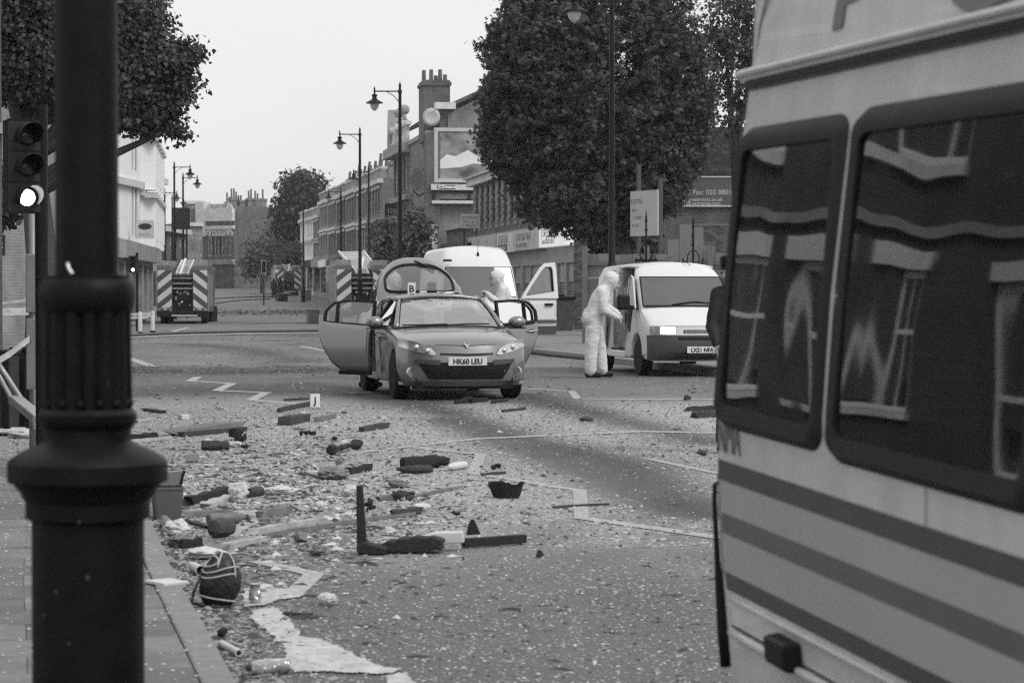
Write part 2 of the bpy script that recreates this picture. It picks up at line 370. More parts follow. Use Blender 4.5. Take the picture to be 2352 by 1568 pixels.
def powder(px, m, z, res=.006, seed=1):
    """spilled powder paint: ragged sheet with holes and a broken rim"""
    P = [G(*p) for p in px]; x0, x1 = min(p.x for p in P) - .08, max(p.x for p in P) + .08; y0, y1 = min(p.y for p in P) - .25, max(p.y for p in P) + .25; ry = res * 2.2
    A = np.array([(p.x, p.y) for p in P]); B = np.roll(A, -1, 0); xs = np.arange(x0, x1, res); ys = np.arange(y0, y1, ry); X, Y = np.meshgrid(xs, ys); D = np.full(X.shape, 1e9); ins = np.zeros(X.shape, bool)
    for a, b in zip(A, B):
        t = np.clip(((X - a[0]) * (b[0] - a[0]) + (Y - a[1]) * (b[1] - a[1])) / ((b - a) ** 2).sum(), 0, 1); D = np.minimum(D, np.hypot((X - a[0] - t * (b[0] - a[0])), (Y - a[1] - t * (b[1] - a[1])) * .5))
        c = ((a[1] > Y) != (b[1] > Y)) & (X < (b[0] - a[0]) * (Y - a[1]) / (b[1] - a[1] + 1e-12) + a[0]); ins ^= c
    D = np.where(ins, D, -D); V = []; F = []; idx = {}
    def vid(i, j):
        if (i, j) not in idx: idx[(i, j)] = len(V); V.append((x0 + i * res, y0 + j * ry, z))
        return idx[(i, j)]
    r = np.random.default_rng(seed); fine = r.random(D.shape)
    for j in range(len(ys)):
        for i in range(len(xs)):
            if D[j, i] < -.07: continue
            n = mn.fractal(Vector((X[j, i] * 14, Y[j, i] * 7, seed)), .7, 2.1, 4)
            if D[j, i] + .02 * n + .006 * (fine[j, i] - .5) < 0 or (n > .75 and fine[j, i] > .3): continue
            F.append((vid(i, j), vid(i + 1, j), vid(i + 1, j + 1), vid(i, j + 1)))
    me = bpy.data.meshes.new('paint_spill'); me.from_pydata(V, [], F); me.materials.append(m); o = bpy.data.objects.new('paint_spill', me); COL.objects.link(o); return struct(o)
powder([(556, 1356), (600, 1350), (640, 1353), (700, 1362), (690, 1374), (640, 1380), (600, 1392), (556, 1397)], SPILL, .0085, seed=2)
powder([(590, 1400), (640, 1398), (690, 1462), (760, 1480), (822, 1512), (880, 1536), (926, 1540), (900, 1550), (840, 1548), (760, 1545), (670, 1546), (655, 1500), (612, 1448), (570, 1420)], SPILL, .008, seed=3)
powder([(880, 1556), (940, 1548), (955, 1580), (900, 1590)], SPILL, .010, seed=4)
struct(blob('wet_patch', [(420, 1236), (560, 1232), (600, 1244), (540, 1262), (420, 1268)], mat('damp_dust', .14, .5, .3, 6), z=.007))

# kerb curve on the left
KP = [(2.3, -8), (1.25, -2.6), (.35, 2), (-.25, 5.1), (-1.0, 9.06), (-1.66, 12.4), (-2.27, 15.6), (-3.0, 18.4), (-4.2, 20.9), (-6.0, 22.9), (-8.4, 24.2), (-12, 25.2)]
def catmull(P, n=12):
    out = []
    for i in range(len(P) - 1):
        p0, p1, p2, p3 = P[max(0, i - 1)], P[i], P[i + 1], P[min(len(P) - 1, i + 2)]
        for k in range(n):
            t = k / n
            out.append(tuple(.5 * (2 * b + (c - a) * t + (2 * a - 5 * b + 4 * c - d) * t * t + (3 * b - a - 3 * c + d) * t ** 3) for a, b, c, d in zip(p0, p1, p2, p3)))
    return out + [P[-1]]
KC = [Vector((x, y, 0)) for x, y in catmull(KP)]
KS = [0]
for a, b in zip(KC, KC[1:]): KS.append(KS[-1] + (b - a).length)
def kpt(s, t):
    """point s metres along the kerb, t metres in from its edge (towards the pavement)"""
    i = min(len(KC) - 2, max(0, int(np.searchsorted(KS, s)) - 1)); f = (s - KS[i]) / (KS[i + 1] - KS[i])
    p = KC[i].lerp(KC[i + 1], f); d = (KC[i + 1] - KC[i]).normalized(); return p + Vector((-d.y, d.x, 0)) * t
KZ = .1
SLAB = [mat('paving_slab_%s' % 'abc'[i], g, .85, .22, 5, bump=.35, bs=70) for i, g in enumerate((.15, .175, .125))]
KERB = mat('granite_kerb', .2, .8, .2, 14, bump=.3, bs=60)
pav = MB()
ss = list(np.arange(0, KS[-1], .4))
for a, b in zip(ss, ss[1:]):
    vs = [kpt(a, .03), kpt(b, .03), kpt(b, 9), kpt(a, 9)]; pav.add([(p.x, p.y, KZ - .022) for p in vs], [(0, 1, 2, 3)])
pave = struct(pav.build('pavement', mat('pavement_bed', .10, .95, .3, 9), fix=False))
def piece(mb, q, z0, z1, ins=.0018):
    c = sum(q, Vector()) / 4; q = [p + (c - p).normalized() * ins for p in q]
    mb.add([(p.x, p.y, z0) for p in q] + [(p.x, p.y, z1) for p in q], ((0, 1, 2, 3), (7, 6, 5, 4), (0, 4, 5, 1), (1, 5, 6, 2), (2, 6, 7, 3), (3, 7, 4, 0)))
s = 0.
while s < KS[-1] - .95:
    mb = MB(); piece(mb, [kpt(s, 0), kpt(s + .915, 0), kpt(s + .915, .125), kpt(s, .125)], -.02, KZ + random.uniform(0, .004)); mb.build('kerb_stone', KERB, pave, bevel=.012); s += .915
s0, s1 = [next(k for k, p in zip(KS, KC) if p.y >= yy) for yy in (8.2, 24.1)]
row = 0; s = s0
while s < s1 and row < 40:
    for j in range(8):
        t = .13 + j * .6 - (.3 if row % 2 else 0); t0, t1 = max(t, .13), t + .6
        if t1 < .2: continue
        q = [kpt(s, t0), kpt(s + .45, t0), kpt(s + .45, t1), kpt(s, t1)]
        if min(p.x for p in q) > -.9 or max(p.x / p.y for p in q) < -.235: continue
        mb = MB(); piece(mb, q, KZ - .05, KZ - .002 + random.uniform(-.004, .003)); mb.build('slab', random.choice(SLAB), pave)
    s += .45; row += 1
# right-hand pavement along the shops and fence
RK = [G(1215, 812), G(1345, 826), G(1500, 846), G(1760, 880)]
rp = MB(); top = [(p.x, p.y, KZ) for p in RK]; far = [(-14.5, 150, KZ), (-3.9, 96, KZ)]
rk2 = [(-30, 330), (-12.6, 200), (-7.2, 160), (-4.0, 120), (-1.2, 90), (-.3, 70)] + [(p.x, p.y) for p in RK] + [(12, 46)]
def bands(mb, line, off, z):
    for (a, b) in zip(line, line[1:]):
        n = max(1, int(math.hypot(b[0] - a[0], b[1] - a[1]) / 10))
        for k in range(n):
            p = [a[i] + (b[i] - a[i]) * k / n for i in (0, 1)]; q = [a[i] + (b[i] - a[i]) * (k + 1) / n for i in (0, 1)]
            mb.add([(p[0], p[1], gz(p[1]) + z), (q[0], q[1], gz(q[1]) + z), (q[0] + off, q[1] + off * .3, gz(q[1] + off * .3) + z), (p[0] + off, p[1] + off * .3, gz(p[1] + off * .3) + z)], [(0, 1, 2, 3)])
            mb.add([(p[0], p[1], gz(p[1]) - .05), (q[0], q[1], gz(q[1]) - .05), (q[0], q[1], gz(q[1]) + z), (p[0], p[1], gz(p[1]) + z)], [(0, 1, 2, 3)])
bands(rp, rk2, 22, .11)
struct(rp.build('pavement_far', mat('far_paving', .2, .85, .2, 3, bump=.2, bs=20)))
lp = MB(); bands(lp, [(-48, 330), (-36, 243), (-23, 165), (-17.3, 118), (-14.5, 92), (-13.2, 70), (-12, 55)], -22, .11)
struct(lp.build('pavement_far', MATS['far_paving']))
# ------------------------------------------------------------------ buildings
PANE = glass('window_glass', .02, .03, .1, .1, 1.5)
SASH = mat('white_sash', .75, .5, .1)
STONE = mat('pale_stone', .6, .8, .25, 1.5)
STONE_D = mat('grey_stone', .3, .85, .3, 1.5)
SLATE = mat('slate_roof', .10, .8, .3, 3, bump=.4, bs=12)
BR_D = brick('dark_brick', .07, .10, .16)
BR_M = brick('stock_brick', .13, .18, .22)
BR_L = brick('grey_brick', .19, .24, .27)
RENDER = mat('white_render', .82, .8, .08, .8)
DARK = mat('dark_interior', .015, .9, .2)
POT = mat('clay_pot', .12, .85, .2)
WIN = {}
def window_mesh(w, h, fr=.07, style=0, m=None):
    k = (round(w, 2), round(h, 2), fr, style, m.name if m else '')
    if k in WIN: return WIN[k]
    a = MB(); d = .07
    a.bb(0, fr, 0, d, 0, h); a.bb(w - fr, w, 0, d, 0, h); a.bb(fr, w - fr, 0, d, h - fr, h); a.bb(fr, w - fr, 0, d, 0, fr)
    if style in (0, 2): a.bb(fr, w - fr, .008, d - .01, h * .5 - .03, h * .5 + .03)
    if style in (1, 2): a.bb(w / 2 - .025, w / 2 + .025, .012, d - .012, fr, h - fr)
    f = a.mesh('window', m or SASH); b = MB(); b.add([(fr * .5, .045, fr * .5), (w - fr * .5, .045, fr * .5), (w - fr * .5, .045, h - fr * .5), (fr * .5, .045, h - fr * .5)], [(0, 1, 2, 3)])
    p = b.mesh('pane', PANE); WIN[k] = (f, p); return WIN[k]
def put_window(parent, x, z, w, h, y, style=0, m=None, fr=.07, rz=0):
    f, p = window_mesh(w, h, fr, style, m); o = link('window', f, parent, (x, y, z), (0, 0, rz)); link('pane', p, o); return o
def holed(mb, Lx, z0, z1, ops, dp=.14, x0=0.):
    """front face at y=0 with real openings and reveals dp deep"""
    xs = sorted({x0, Lx, *[o[0] for o in ops], *[o[1] for o in ops]}); zs = sorted({z0, z1, *[o[2] for o in ops], *[o[3] for o in ops]})
    xs = [x for x in xs if x0 <= x <= Lx]; zs = [z for z in zs if z0 <= z <= z1]
    for a, b in zip(xs, xs[1:]):
        for c, d in zip(zs, zs[1:]):
            mx_, mz_ = (a + b) / 2, (c + d) / 2
            if any(o[0] < mx_ < o[1] and o[2] < mz_ < o[3] for o in ops): continue
            mb.add([(a, 0, c), (b, 0, c), (b, 0, d), (a, 0, d)], [(0, 1, 2, 3)])
    for a, b, c, d in [o[:4] for o in ops]:
        mb.add([(a, 0, c), (b, 0, c), (b, 0, d), (a, 0, d), (a, dp, c), (b, dp, c), (b, dp, d), (a, dp, d)], [(0, 4, 5, 1), (1, 5, 6, 2), (2, 6, 7, 3), (3, 7, 4, 0)])
def shell(mb, Lx, D, z0, z1, top=True):
    mb.add([(0, 0, z0), (0, D, z0), (0, D, z1), (0, 0, z1)], [(0, 1, 2, 3)]); mb.add([(Lx, 0, z0), (Lx, D, z0), (Lx, D, z1), (Lx, 0, z1)], [(0, 1, 2, 3)])
    mb.add([(0, D, z0), (Lx, D, z0), (Lx, D, z1), (0, D, z1)], [(0, 1, 2, 3)])
    if top: mb.add([(0, 0, z1), (Lx, 0, z1), (Lx, D, z1), (0, D, z1)], [(0, 1, 2, 3)])
    mb.bb(.2, Lx - .2, .22, D - .2, z0, z1 - .25)        # floors and rooms behind the openings
def chimney(parent, x, y, z, w, d, h, pots, m=BR_D, ph=.7):
    mb = MB(); mb.bb(x - w / 2, x + w / 2, y - d / 2, y + d / 2, z, z + h); mb.bb(x - w / 2 - .08, x + w / 2 + .08, y - d / 2 - .08, y + d / 2 + .08, z + h - .3, z + h - .12)
    c = mb.build('chimney', m, parent, fix=False)
    for i in range(pots):
        px_ = x + (i - (pots - 1) / 2) * (w * .8 / max(1, pots)); hh = ph * random.choice((.6, .9, 1.1)); b = MB(); b.cyl((px_, y, z + h - .05), (px_, y, z + h + hh), .12, .1, 8)
        b.cyl((px_, y, z + h + hh - .1), (px_, y, z + h + hh), .13, .13, 8); b.build('chimney_pot', POT, c, fix=False)
    return c
def frame_of(A, B):
    u = (B - A); u.z = 0; Lx = u.length; u.normalize(); return u, Lx, math.atan2(u.y, u.x)
def bandbox(parent, name, Lx, z0, z1, out, m, D=.1, x0=0.):
    mb = MB(); mb.bb(x0 - .03, Lx + .03, -out, D, z0, z1); return mb.build(name, m, parent, fix=False)

def scribble(parent, x0, x1, z, h, y, m, seed=1, name='lettering'):
    """a line of lettering too small to read: narrow upright strokes"""
    r = random.Random(seed); b = MB(); x = x0
    while x < x1 - h * .5:
        if r.random() < .14: x += h * .5; continue
        w = h * r.uniform(.42, .62); k = r.random(); t = h * .15
        b.bb(x, x + t, y - .004, y, z, z + h)
        if k < .7: b.bb(x + t, x + w, y - .004, y, z + h - t, z + h)
        if k < .45: b.bb(x + t, x + w, y - .004, y, z, z + t)
        if k > .3: b.bb(x + t, x + w * .9, y - .004, y, z + h * .45, z + h * .45 + t)
        if k > .55: b.bb(x + w - t, x + w, y - .004, y, z, z + h * .44)
        x += w + h * .2
    return b.build(name, m, parent, fix=False)

# --- terrace down the right side of the street
TN = Vector((-8.7, 169, 0)); TF = Vector((-21.95, 262, 0)); NT = 9
tl = ['nearest house of the long terrace, tall sash windows beside the pale sign', 'second terrace house, white parapet bands, behind the street lamp', 'third terrace house with two chimney pots above its parapet',
      'fourth terrace house with pale window bays, mid row', 'fifth terrace house along the receding row', 'sixth terrace house, lower part hidden by fire engine',
      'seventh terrace house, paler front, beyond the lamp posts', 'eighth terrace house with white bay near the far end', 'farthest house of the terrace with white first floor bay']
for i in range(NT):
    A = TF.lerp(TN, (NT - 1 - i) / NT); B = TF.lerp(TN, (NT - i) / NT); u, Lx, a = frame_of(A, B); A.z = gz((A.y + B.y) / 2); Lx -= .004
    low = i >= 6; H = 8.65 if not low else 7.5
    t = thing('terrace_house', tl[i], 'house', A, a, 'terrace houses on the right')
    ops = []
    for k in range(4): x = .7 + k * (Lx - 1.4) / 4 + .25; ops.append((x, x + 1.25, 6.4 if not low else 5.5, 8.1 if not low else 7.0))
    for k in range(4): x = .7 + k * (Lx - 1.4) / 4 + .25; ops.append((x, x + 1.3, 3.8, 5.6 if not low else 5.0))
    ops.append((.6, Lx - .6, .5, 2.7))
    mb = MB(); holed(mb, Lx, -.5, H, ops); shell(mb, Lx, 9, -.5, H); mb.build('wall', (BR_M, BR_L, BR_M, BR_D, BR_M, BR_L, BR_L, RENDER, RENDER)[i], t, fix=False)
    for o in ops[:8]: put_window(t, o[0], o[2], o[1] - o[0], o[3] - o[2], .1, 2 if o[2] > 5.5 else 0)
    for o in ops[:8]:
        mb = MB(); mb.bb(o[0] - .12, o[1] + .12, -.1, .09, o[3], o[3] + .22); mb.build('lintel', STONE, t, fix=False)
    bandbox(t, 'cornice', Lx, H - .25, H + .05, .28, STONE); bandbox(t, 'parapet', Lx, H + .05, H + .7, .06, BR_L if i % 2 else STONE_D, .3); bandbox(t, 'coping', Lx, H + .7, H + .85, .14, STONE, .38)
    bandbox(t, 'string_course', Lx, 5.9 if not low else 5.2, 6.12 if not low else 5.4, .18, STONE if i % 3 else STONE_D)
    bandbox(t, 'fascia', Lx, 2.75, 3.4, .22, (STONE_D, PLAST, RENDER)[i % 3]); mb = MB(); mb.add([(.6, .1, .5), (Lx - .6, .1, .5), (Lx - .6, .1, 2.7), (.6, .1, 2.7)], [(0, 1, 2, 3)]); mb.build('shop_window', PANE, t, fix=False)
    if i not in (4,): chimney(t, Lx * .06 + .3, 3.5, H, .7, 2.4, 2.1, 0, BR_M); 
    for k in range(random.choice((3, 4, 5))):
        b = MB(); b.cyl((.7, 2.6 + k * .5, H + 2.0), (.7, 2.7 + k * .5, H + 2.8 + random.uniform(0, .35)), .13, .11, 8); b.build('chimney_pot', POT, t, fix=False)
# --- corner block with the billboard on its end wall
CA = at(985, 660, 141); CB = Vector((CA.x - .142 * 30, 171, 0)); CA.z = CB.z = gz(141)
u, Lx, a = frame_of(CB, CA)
t = thing('corner_pub', 'tall brick corner block with balustraded front, big chimney stack and raking end wall', 'building', CB, a)
Lx0 = Lx
s1_, _ = onplane(941, 314, CA, u); s2_, _ = onplane(904, 286, CA, u)
sA, sB = Lx + s2_, Lx + s1_                      # ornate front lies between sA and sB
ops = [(sA + .6 + k * (sB - sA - 1) / 3, sA + .6 + k * (sB - sA - 1) / 3 + 1.5, z, z + 2) for k in range(3) for z in (4.6, 7.6)]
mb = MB(); holed(mb, sB, -.5, 10.2, ops, x0=sA); mb.add([(sA, 0, -.5), (sA, 10, -.5), (sA, 10, 10.2), (sA, 0, 10.2)], [(0, 1, 2, 3)]); mb.add([(sA, 0, 10.2), (sB, 0, 10.2), (sB, 10, 10.2), (sA, 10, 10.2)], [(0, 1, 2, 3)]); mb.bb(sA + .2, sB, .25, 9, 0, 10)
mb.build('front_wall', BR_D, t, fix=False)
for o in ops: put_window(t, o[0], o[2], 1.5, 2, .1, 2)
bandbox(t, 'cornice', sB, 9.7, 10.3, .7, STONE_D, x0=sA); bandbox(t, 'string_course', sB, 6.9, 7.2, .3, STONE_D, x0=sA)
bal = bandbox(t, 'balustrade', sB, 11.35, 11.55, .25, STONE, .1, x0=sA)
for k in range(18):
    b = MB(); x = sA + .3 + k * (sB - sA - .6) / 17
    if k % 6 == 0: b.bb(x - .3, x + .3, -.28, .25, 10.3, 11.8)
    else: b.lathe([(.07, 10.3), (.13, 10.6), (.06, 11), (.1, 11.35)], 8, (x, -.1, 0))
    b.build('pier' if k % 6 == 0 else 'baluster', STONE, bal, fix=False)
    if k in (6, 12):
        b = MB(); b.lathe([(.2, 11.8), (.1, 12.0), (.12, 12.1)], 10, (x, 0, 0)); b.ball((x, 0, 12.45), .32, 10, 8); b.build('ball_finial', STONE_D, bal, smooth=True)
b = MB(); b.prism([(sA - .3, 10.3), (sA + .9, 10.3), (sA + .6, 11.6), (sA + .3, 12.9), (sA, 11.6)], -.4, .2, lambda p, q, r: (p, r, q)); b.build('gablet', STONE_D, t)
# plain side wall and end wall
Ltop = lambda y: onplane(985, y, CA, u)[1]
mb = MB(); sops = [(sB + .5, sB + 1.1, 5.2, 7.2), (sB + 1.6, sB + 2.2, 5.2, 7.2)]
holed(mb, Lx, -.5, 10.1, sops, x0=sB); mb.build('side_wall', BR_M, t, fix=False)
for o in sops: put_window(t, o[0], o[2], .6, 2, .1, 0)
bandbox(t, 'coping', Lx, 10.1, 10.35, .12, STONE_D, .3, x0=sB)
mb = MB(); mb.bb(Lx - .9, Lx + .28, -.15, .6, -.3, 10.2); mb.build('corner_pier', BR_D, t, fix=False)
eu = Vector((-u.y, u.x, 0))                       # the end wall runs along +y of this block
def eloc(x, y):
    s_, z = onplane(x, y, CA, eu); return s_, z - gz(141)
mb = MB(); rz0 = eloc(1029, 241); rz1 = eloc(1105, 206); rid = (9, rz0[1] + (rz1[1] - rz0[1]) / (rz1[0] - rz0[0]) * (9 - rz0[0]))
mb.prism([(0, -.5), (13, -.5), (13, 9.6), (rid[0], rid[1] - .15), (rz0[0], rz0[1] - .5), (rz0[0], 10.2), (0, 10.2)], .0, -.4, lambda p, q, r: (Lx + r, p, q)); mb.build('end_wall', BR_M, t)
mb = MB(); mb.add([(Lx + .12, rz0[0] - .4, rz0[1] - .15), (Lx + .12, rid[0], rid[1]), (sA, rid[0], rid[1]), (sA, rz0[0] - .4, rz0[1] - .15)], [(0, 1, 2, 3)])
mb.add([(Lx + .12, rid[0], rid[1]), (Lx + .12, 14, 9), (sA, 14, 9), (sA, rid[0], rid[1])], [(0, 1, 2, 3)]); mb.build('roof', SLATE, t, fix=False, solid=.2)
mb = MB(); mb.bb(Lx - 1.6, Lx - .1, rz0[0] - .45, rz0[0] + 2, 10.2, rz0[1] - .2); mb.build('dormer', BR_D, t, fix=False)
mb = MB(); mb.bb(Lx - .4, Lx + .35, rz0[0] - .75, rz0[0] + .4, rz0[1] - .25, rz0[1] + .12); mb.build('eaves_board', STONE, t)
c0, c1 = eloc(963, 192), eloc(1021, 192)
ch = chimney(t, Lx - 2.4, (c0[0] + c1[0]) / 2 + .4, 9.8, 2.6, 1.5, 2.9 + (c0[1] - 12.4), 0, BR_D)
for k, (dx, dy, hh) in enumerate(((-.9, -.35, .9), (-.3, .1, .9), (.2, -.3, .5), (.5, .2, .9), (1, 0, .45), (.9, .45, .5))):
    b = MB(); zt = c0[1] + .3; b.cyl((Lx - 2.4 + dy, (c0[0] + c1[0]) / 2 + .4 + dx * .62, zt - .3), (Lx - 2.4 + dy, (c0[0] + c1[0]) / 2 + .4 + dx * .62, zt + hh * .75), .13, .11, 8); b.build('chimney_pot', POT, ch, fix=False)
mb = MB()
for (x0, y0) in ((990, 270),):
    p = eloc(x0, y0); M = Matrix.Translation((Lx + .2, p[0], p[1])) @ Matrix.Rotation(R(90), 4, 'Y') @ Matrix.Rotation(R(20), 4, 'X')
    mb.lathe([(.02, -.1), (.3, -.08), (.5, .02), (.52, .04), (.3, -.04), (.0, -.06)], 20); mb.v = [tuple(M @ Vector(v)) for v in mb.v]
mb.build('satellite_dish', mat('pale_dish', .55, .6, .1), t, smooth=True)
# billboard
BBM, nt, p_ = _nodes('billboard_print'); N = nt.nodes
tcx = N.new('ShaderNodeTexCoord'); q = N.new('ShaderNodeMapping'); q.inputs['Scale'].default_value = (1, .5, 1.3); L(nt, tcx.outputs['Object'], q.inputs[0])
n1 = N.new('ShaderNodeTexNoise'); n1.inputs['Scale'].default_value = .9; n1.inputs['Detail'].default_value = 5; L(nt, q.outputs[0], n1.inputs[0])
rp_ = N.new('ShaderNodeMapRange'); rp_.inputs[1].default_value = .3; rp_.inputs[2].default_value = .72; rp_.inputs[3].default_value = .06; rp_.inputs[4].default_value = .42; L(nt, n1.outputs[0], rp_.inputs[0])
L(nt, rp_.outputs[0], p_.inputs['Base Color']); p_.inputs['Roughness'].default_value = .7
eang = math.atan2(eu.y, eu.x)
bo = CA + eu * (eloc(997, 294)[0]); bo += Vector((-eu.y, eu.x, 0)) * -.02; 
t = thing('billboard', 'large billboard poster in pale frame on the brick end wall', 'billboard', (bo.x, bo.y - .14, gz(141)), eang)
zb, ztp = eloc(997, 419)[1], eloc(997, 294)[1]; BW = 6.3
mb = MB(); mb.bb(.18, BW - .18, -.06, .1, zb + .2, ztp - .2); mb.build('poster', BBM, t)
for nm, bx in (('frame_rail', (0, BW, ztp - .2, ztp)), ('frame_rail', (0, BW, zb, zb + .2)), ('frame_post', (0, .2, zb + .2, ztp - .2)), ('frame_post', (BW - .2, BW, zb + .2, ztp - .2))):
    mb = MB(); mb.bb(bx[0], bx[1], -.14, .1, bx[2], bx[3]); mb.build(nm, mat('billboard_frame', .5, .5, .1), t)
mb = MB(); mw = [(.25, 1.15), (.7, 1.55), (1.2, 1.45), (1.9, 1.8), (2.5, 1.4), (3.4, 1.25), (4.6, 1.35), (5.8, 1.5), (5.8, 1.3), (4.2, 1.12), (3, 1.0), (2.2, 1.05), (1.5, .85), (.9, .8), (.25, .75)]
mb.prism([(x, zb + z) for x, z in mw], -.065, -.068, lambda p, q, r: (p, r, q)); mb.build('poster_splash', mat('poster_white', .75, .7, .1, 1.2), t)
z3, z4 = eloc(997, 437)[1], eloc(997, 424)[1]
mb = MB(); mb.bb(-.2, BW, -.35, .1, z3, z4); sg = mb.build('sign_strip', STONE, t)
mb = MB(); mb.bb(.15, 1.15, -.37, -.35, z3 + .05, z4 - .05); mb.build('name_plate', INK, t)
text('JCDecaux', .24, face_front((.2, -.372, z3 + .1)), WHITE, t, bold=.012)
mb = MB(); mb.bb(-.15, BW, -.3, .1, eloc(997, 468)[1], eloc(997, 461)[1]); mb.build('lower_rail', STONE, t)
mb = MB(); mb.bb(-.05, BW, -.12, .1, eloc(997, 461)[1] + .1, z3 - .2); mb.build('lower_panel', BR_M, t)
for k in range(4):
    mb = MB(); mb.bb(-.1 + k * 2, .02 + k * 2, -.22, .1, eloc(997, 461)[1], z3); mb.build('bracket', PLAST, t)
# round hanging sign
sp = at(957, 412, 143.0)
t = thing('round_hanging_sign', 'round grey hanging sign projecting from the brick side wall below the white dish', 'sign', (sp.x, sp.y, sp.z))
mb = MB(); mb.prism([(.36 * math.cos(k * math.pi / 10), .62 * math.sin(k * math.pi / 10)) for k in range(20)], -.08, .08, lambda a_, b_, c_: (a_, c_, b_)); mb.build('panel', mat('sign_grey', .17, .5, .2), t)
mb = MB(); mb.bar((.3, 0, .55), (1.3, 0, .55), .06, .06); mb.tube([(-.2, 0, -.6), (.1, 0, -.95), (.6, 0, -.7), (1.2, 0, -.5)], .05, 6); mb.build('bracket', BLACK, t)

# --- brick building with piers and the row of shops, on one line
SL = lambda d: Vector((-1.66 + .138 * (125 - d), d, 0))
A = SL(127); B = SL(95.5); A.z = B.z = gz(110); u, Lx, a = frame_of(A, B)
def sl(x, y):
    s_, z = onplane(x, y, B, u); return Lx + s_, z - B.z
t = thing('pier_brick_building', 'dark brick upper storey with close brick piers and pale cornice, above the shops', 'building', A, a)
x1 = sl(1240, 400)[0]; mb = MB(); zc = sl(1101, 407)[1]; zc0 = sl(1101, 426)[1]; zb_ = sl(1102, 520)[1]
mb.bb(0, Lx - 2.5, .21, 9, 3.6, zc0); mb.bb(0, Lx - 2.5, 0.02, .4, 3.6, zb_ + .1); mb.build('wall', BR_D, t, fix=False)
npier = 12
for k in range(npier):
    xx = .05 + k * 2.1; mb = MB(); mb.bb(xx, xx + 1.05, -.02, .2, zb_ - .2, zc0); p0 = mb.build('pier', BR_L, t, fix=False)
    for q in range(int((zc0 - zb_) / .34)):
        b = MB(); zz = zb_ + q * .34; b.bb(xx - .01, xx + 1.06, -.045, .19, zz, zz + .17); b.build('brick_band', BR_M, p0, fix=False) if k < 9 else None
    if k < npier - 1: put_window(t, xx + 1.06, zb_ + .1, 1.03, zc0 - zb_ - .2, .06, 0, PLAST)
mb = MB(); mb.bb(-.3, Lx - 2.5, -.35, .6, zc0, zc0 + .35); mb.bb(-.45, Lx - 2.5, -.55, .6, zc0 + .351, zc); mb.build('cornice', STONE, t)
mb = MB(); mb.bb(-.2, Lx - 2.5, -.28, .3, zb_ - .75, zb_ - .5); mb.build('string_course', STONE_D, t)
SHUT = mat('steel_shutter', .22, .5, .2, 2)
fz1, fz0 = 4.1, 3.25
SIGN = {}
shops = [('closed shop with blank pale fascia behind the white van', 2., 11.6, 'pale', '', ''), ('shop with white name board and black strip sign below', 11.65, 17.2, 'white', 'KLASSIC', 'EXOTIC'),
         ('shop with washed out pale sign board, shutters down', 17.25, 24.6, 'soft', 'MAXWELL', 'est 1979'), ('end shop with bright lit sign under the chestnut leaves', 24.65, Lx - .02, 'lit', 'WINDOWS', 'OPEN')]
for nm, xa, xb, kind, t1, t2 in shops:
    o0 = A + u * xa; w = xb - xa
    s_ = thing('shop', nm, 'shop', (o0.x, o0.y, gz(o0.y)), a, 'shops under the brick piers')
    mb = MB(); nb = max(1, int(w / 2.2)); ops = [(.25 + k * (w - .3) / nb, (k + 1) * (w - .3) / nb, .12, 2.6) for k in range(nb)]
    holed(mb, w, -.3, fz0, ops, .25); mb.bb(.1, w - .1, .3, 6, -.3, 3.6); mb.build('wall', (STONE_D, BR_M)[kind == 'pale'], s_, fix=False)
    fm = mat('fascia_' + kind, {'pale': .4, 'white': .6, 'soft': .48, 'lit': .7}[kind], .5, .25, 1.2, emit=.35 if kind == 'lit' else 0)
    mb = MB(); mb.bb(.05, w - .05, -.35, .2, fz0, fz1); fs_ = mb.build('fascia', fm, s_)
    if t1:
        hh = .5 if kind == 'white' else .4
        scribble(s_, w * .1, w * .7, fz0 + .42, hh * .7, -.352, mat('sign_letter', .18, .6), 3)
        mb = MB(); mb.bb(w * .1, w * .62, -.36, -.35, fz0 + .06, fz0 + .36); mb.build('name_strip', INK if kind == 'white' else fm, s_); scribble(s_, w * .13, w * .58, fz0 + .12, .17, -.362, WHITE if kind == 'white' else MATS['sign_letter'], 5)
    for k, o in enumerate(ops):
        mb = MB(); mb.bb(o[0], o[1], .12, .2, o[3] - .75, o[3] - .02); mb.build('transom', STONE_D, s_, fix=False)
        sh = None; nsl = 16
        for q in range(nsl):
            b = MB(); z_ = o[2] + q * (o[3] - .77 - o[2]) / nsl; hh = (o[3] - .77 - o[2]) / nsl
            b.prism([(.10, z_), (.145, z_ + .01), (.16, z_ + hh * .5), (.145, z_ + hh - .01), (.10, z_ + hh), (.2, z_ + hh), (.2, z_)], o[0] + .01, o[1] - .01, lambda p, q_, r: (r, p, q_))
            if sh is None: sh = b.build('shutter', SHUT, s_, fix=False)
            else: b.build('slat', SHUT, sh, fix=False)
pp = at(1080, 508, 124); t = thing('wall_sign', 'small white painted sign board with dark lettering on the wall beneath the billboard', 'sign', pp, 0)
mb = MB(); mb.bb(-.48, .48, -.04, .04, -.35, .35); mb.build('panel', mat('sign_white', .55, .6, .15, 3), t)
for k in range(3): scribble(t, -.4, .4, .12 - k * .2, .12, -.042, MATS['sign_letter'], k)
mb = MB(); mb.bar((-.3, 0, -.35), (-.3, 0, -2.9), .06, .06); mb.bar((.3, 0, -.35), (.3, 0, -2.9), .06, .06); mb.build('post', PLAST, t)
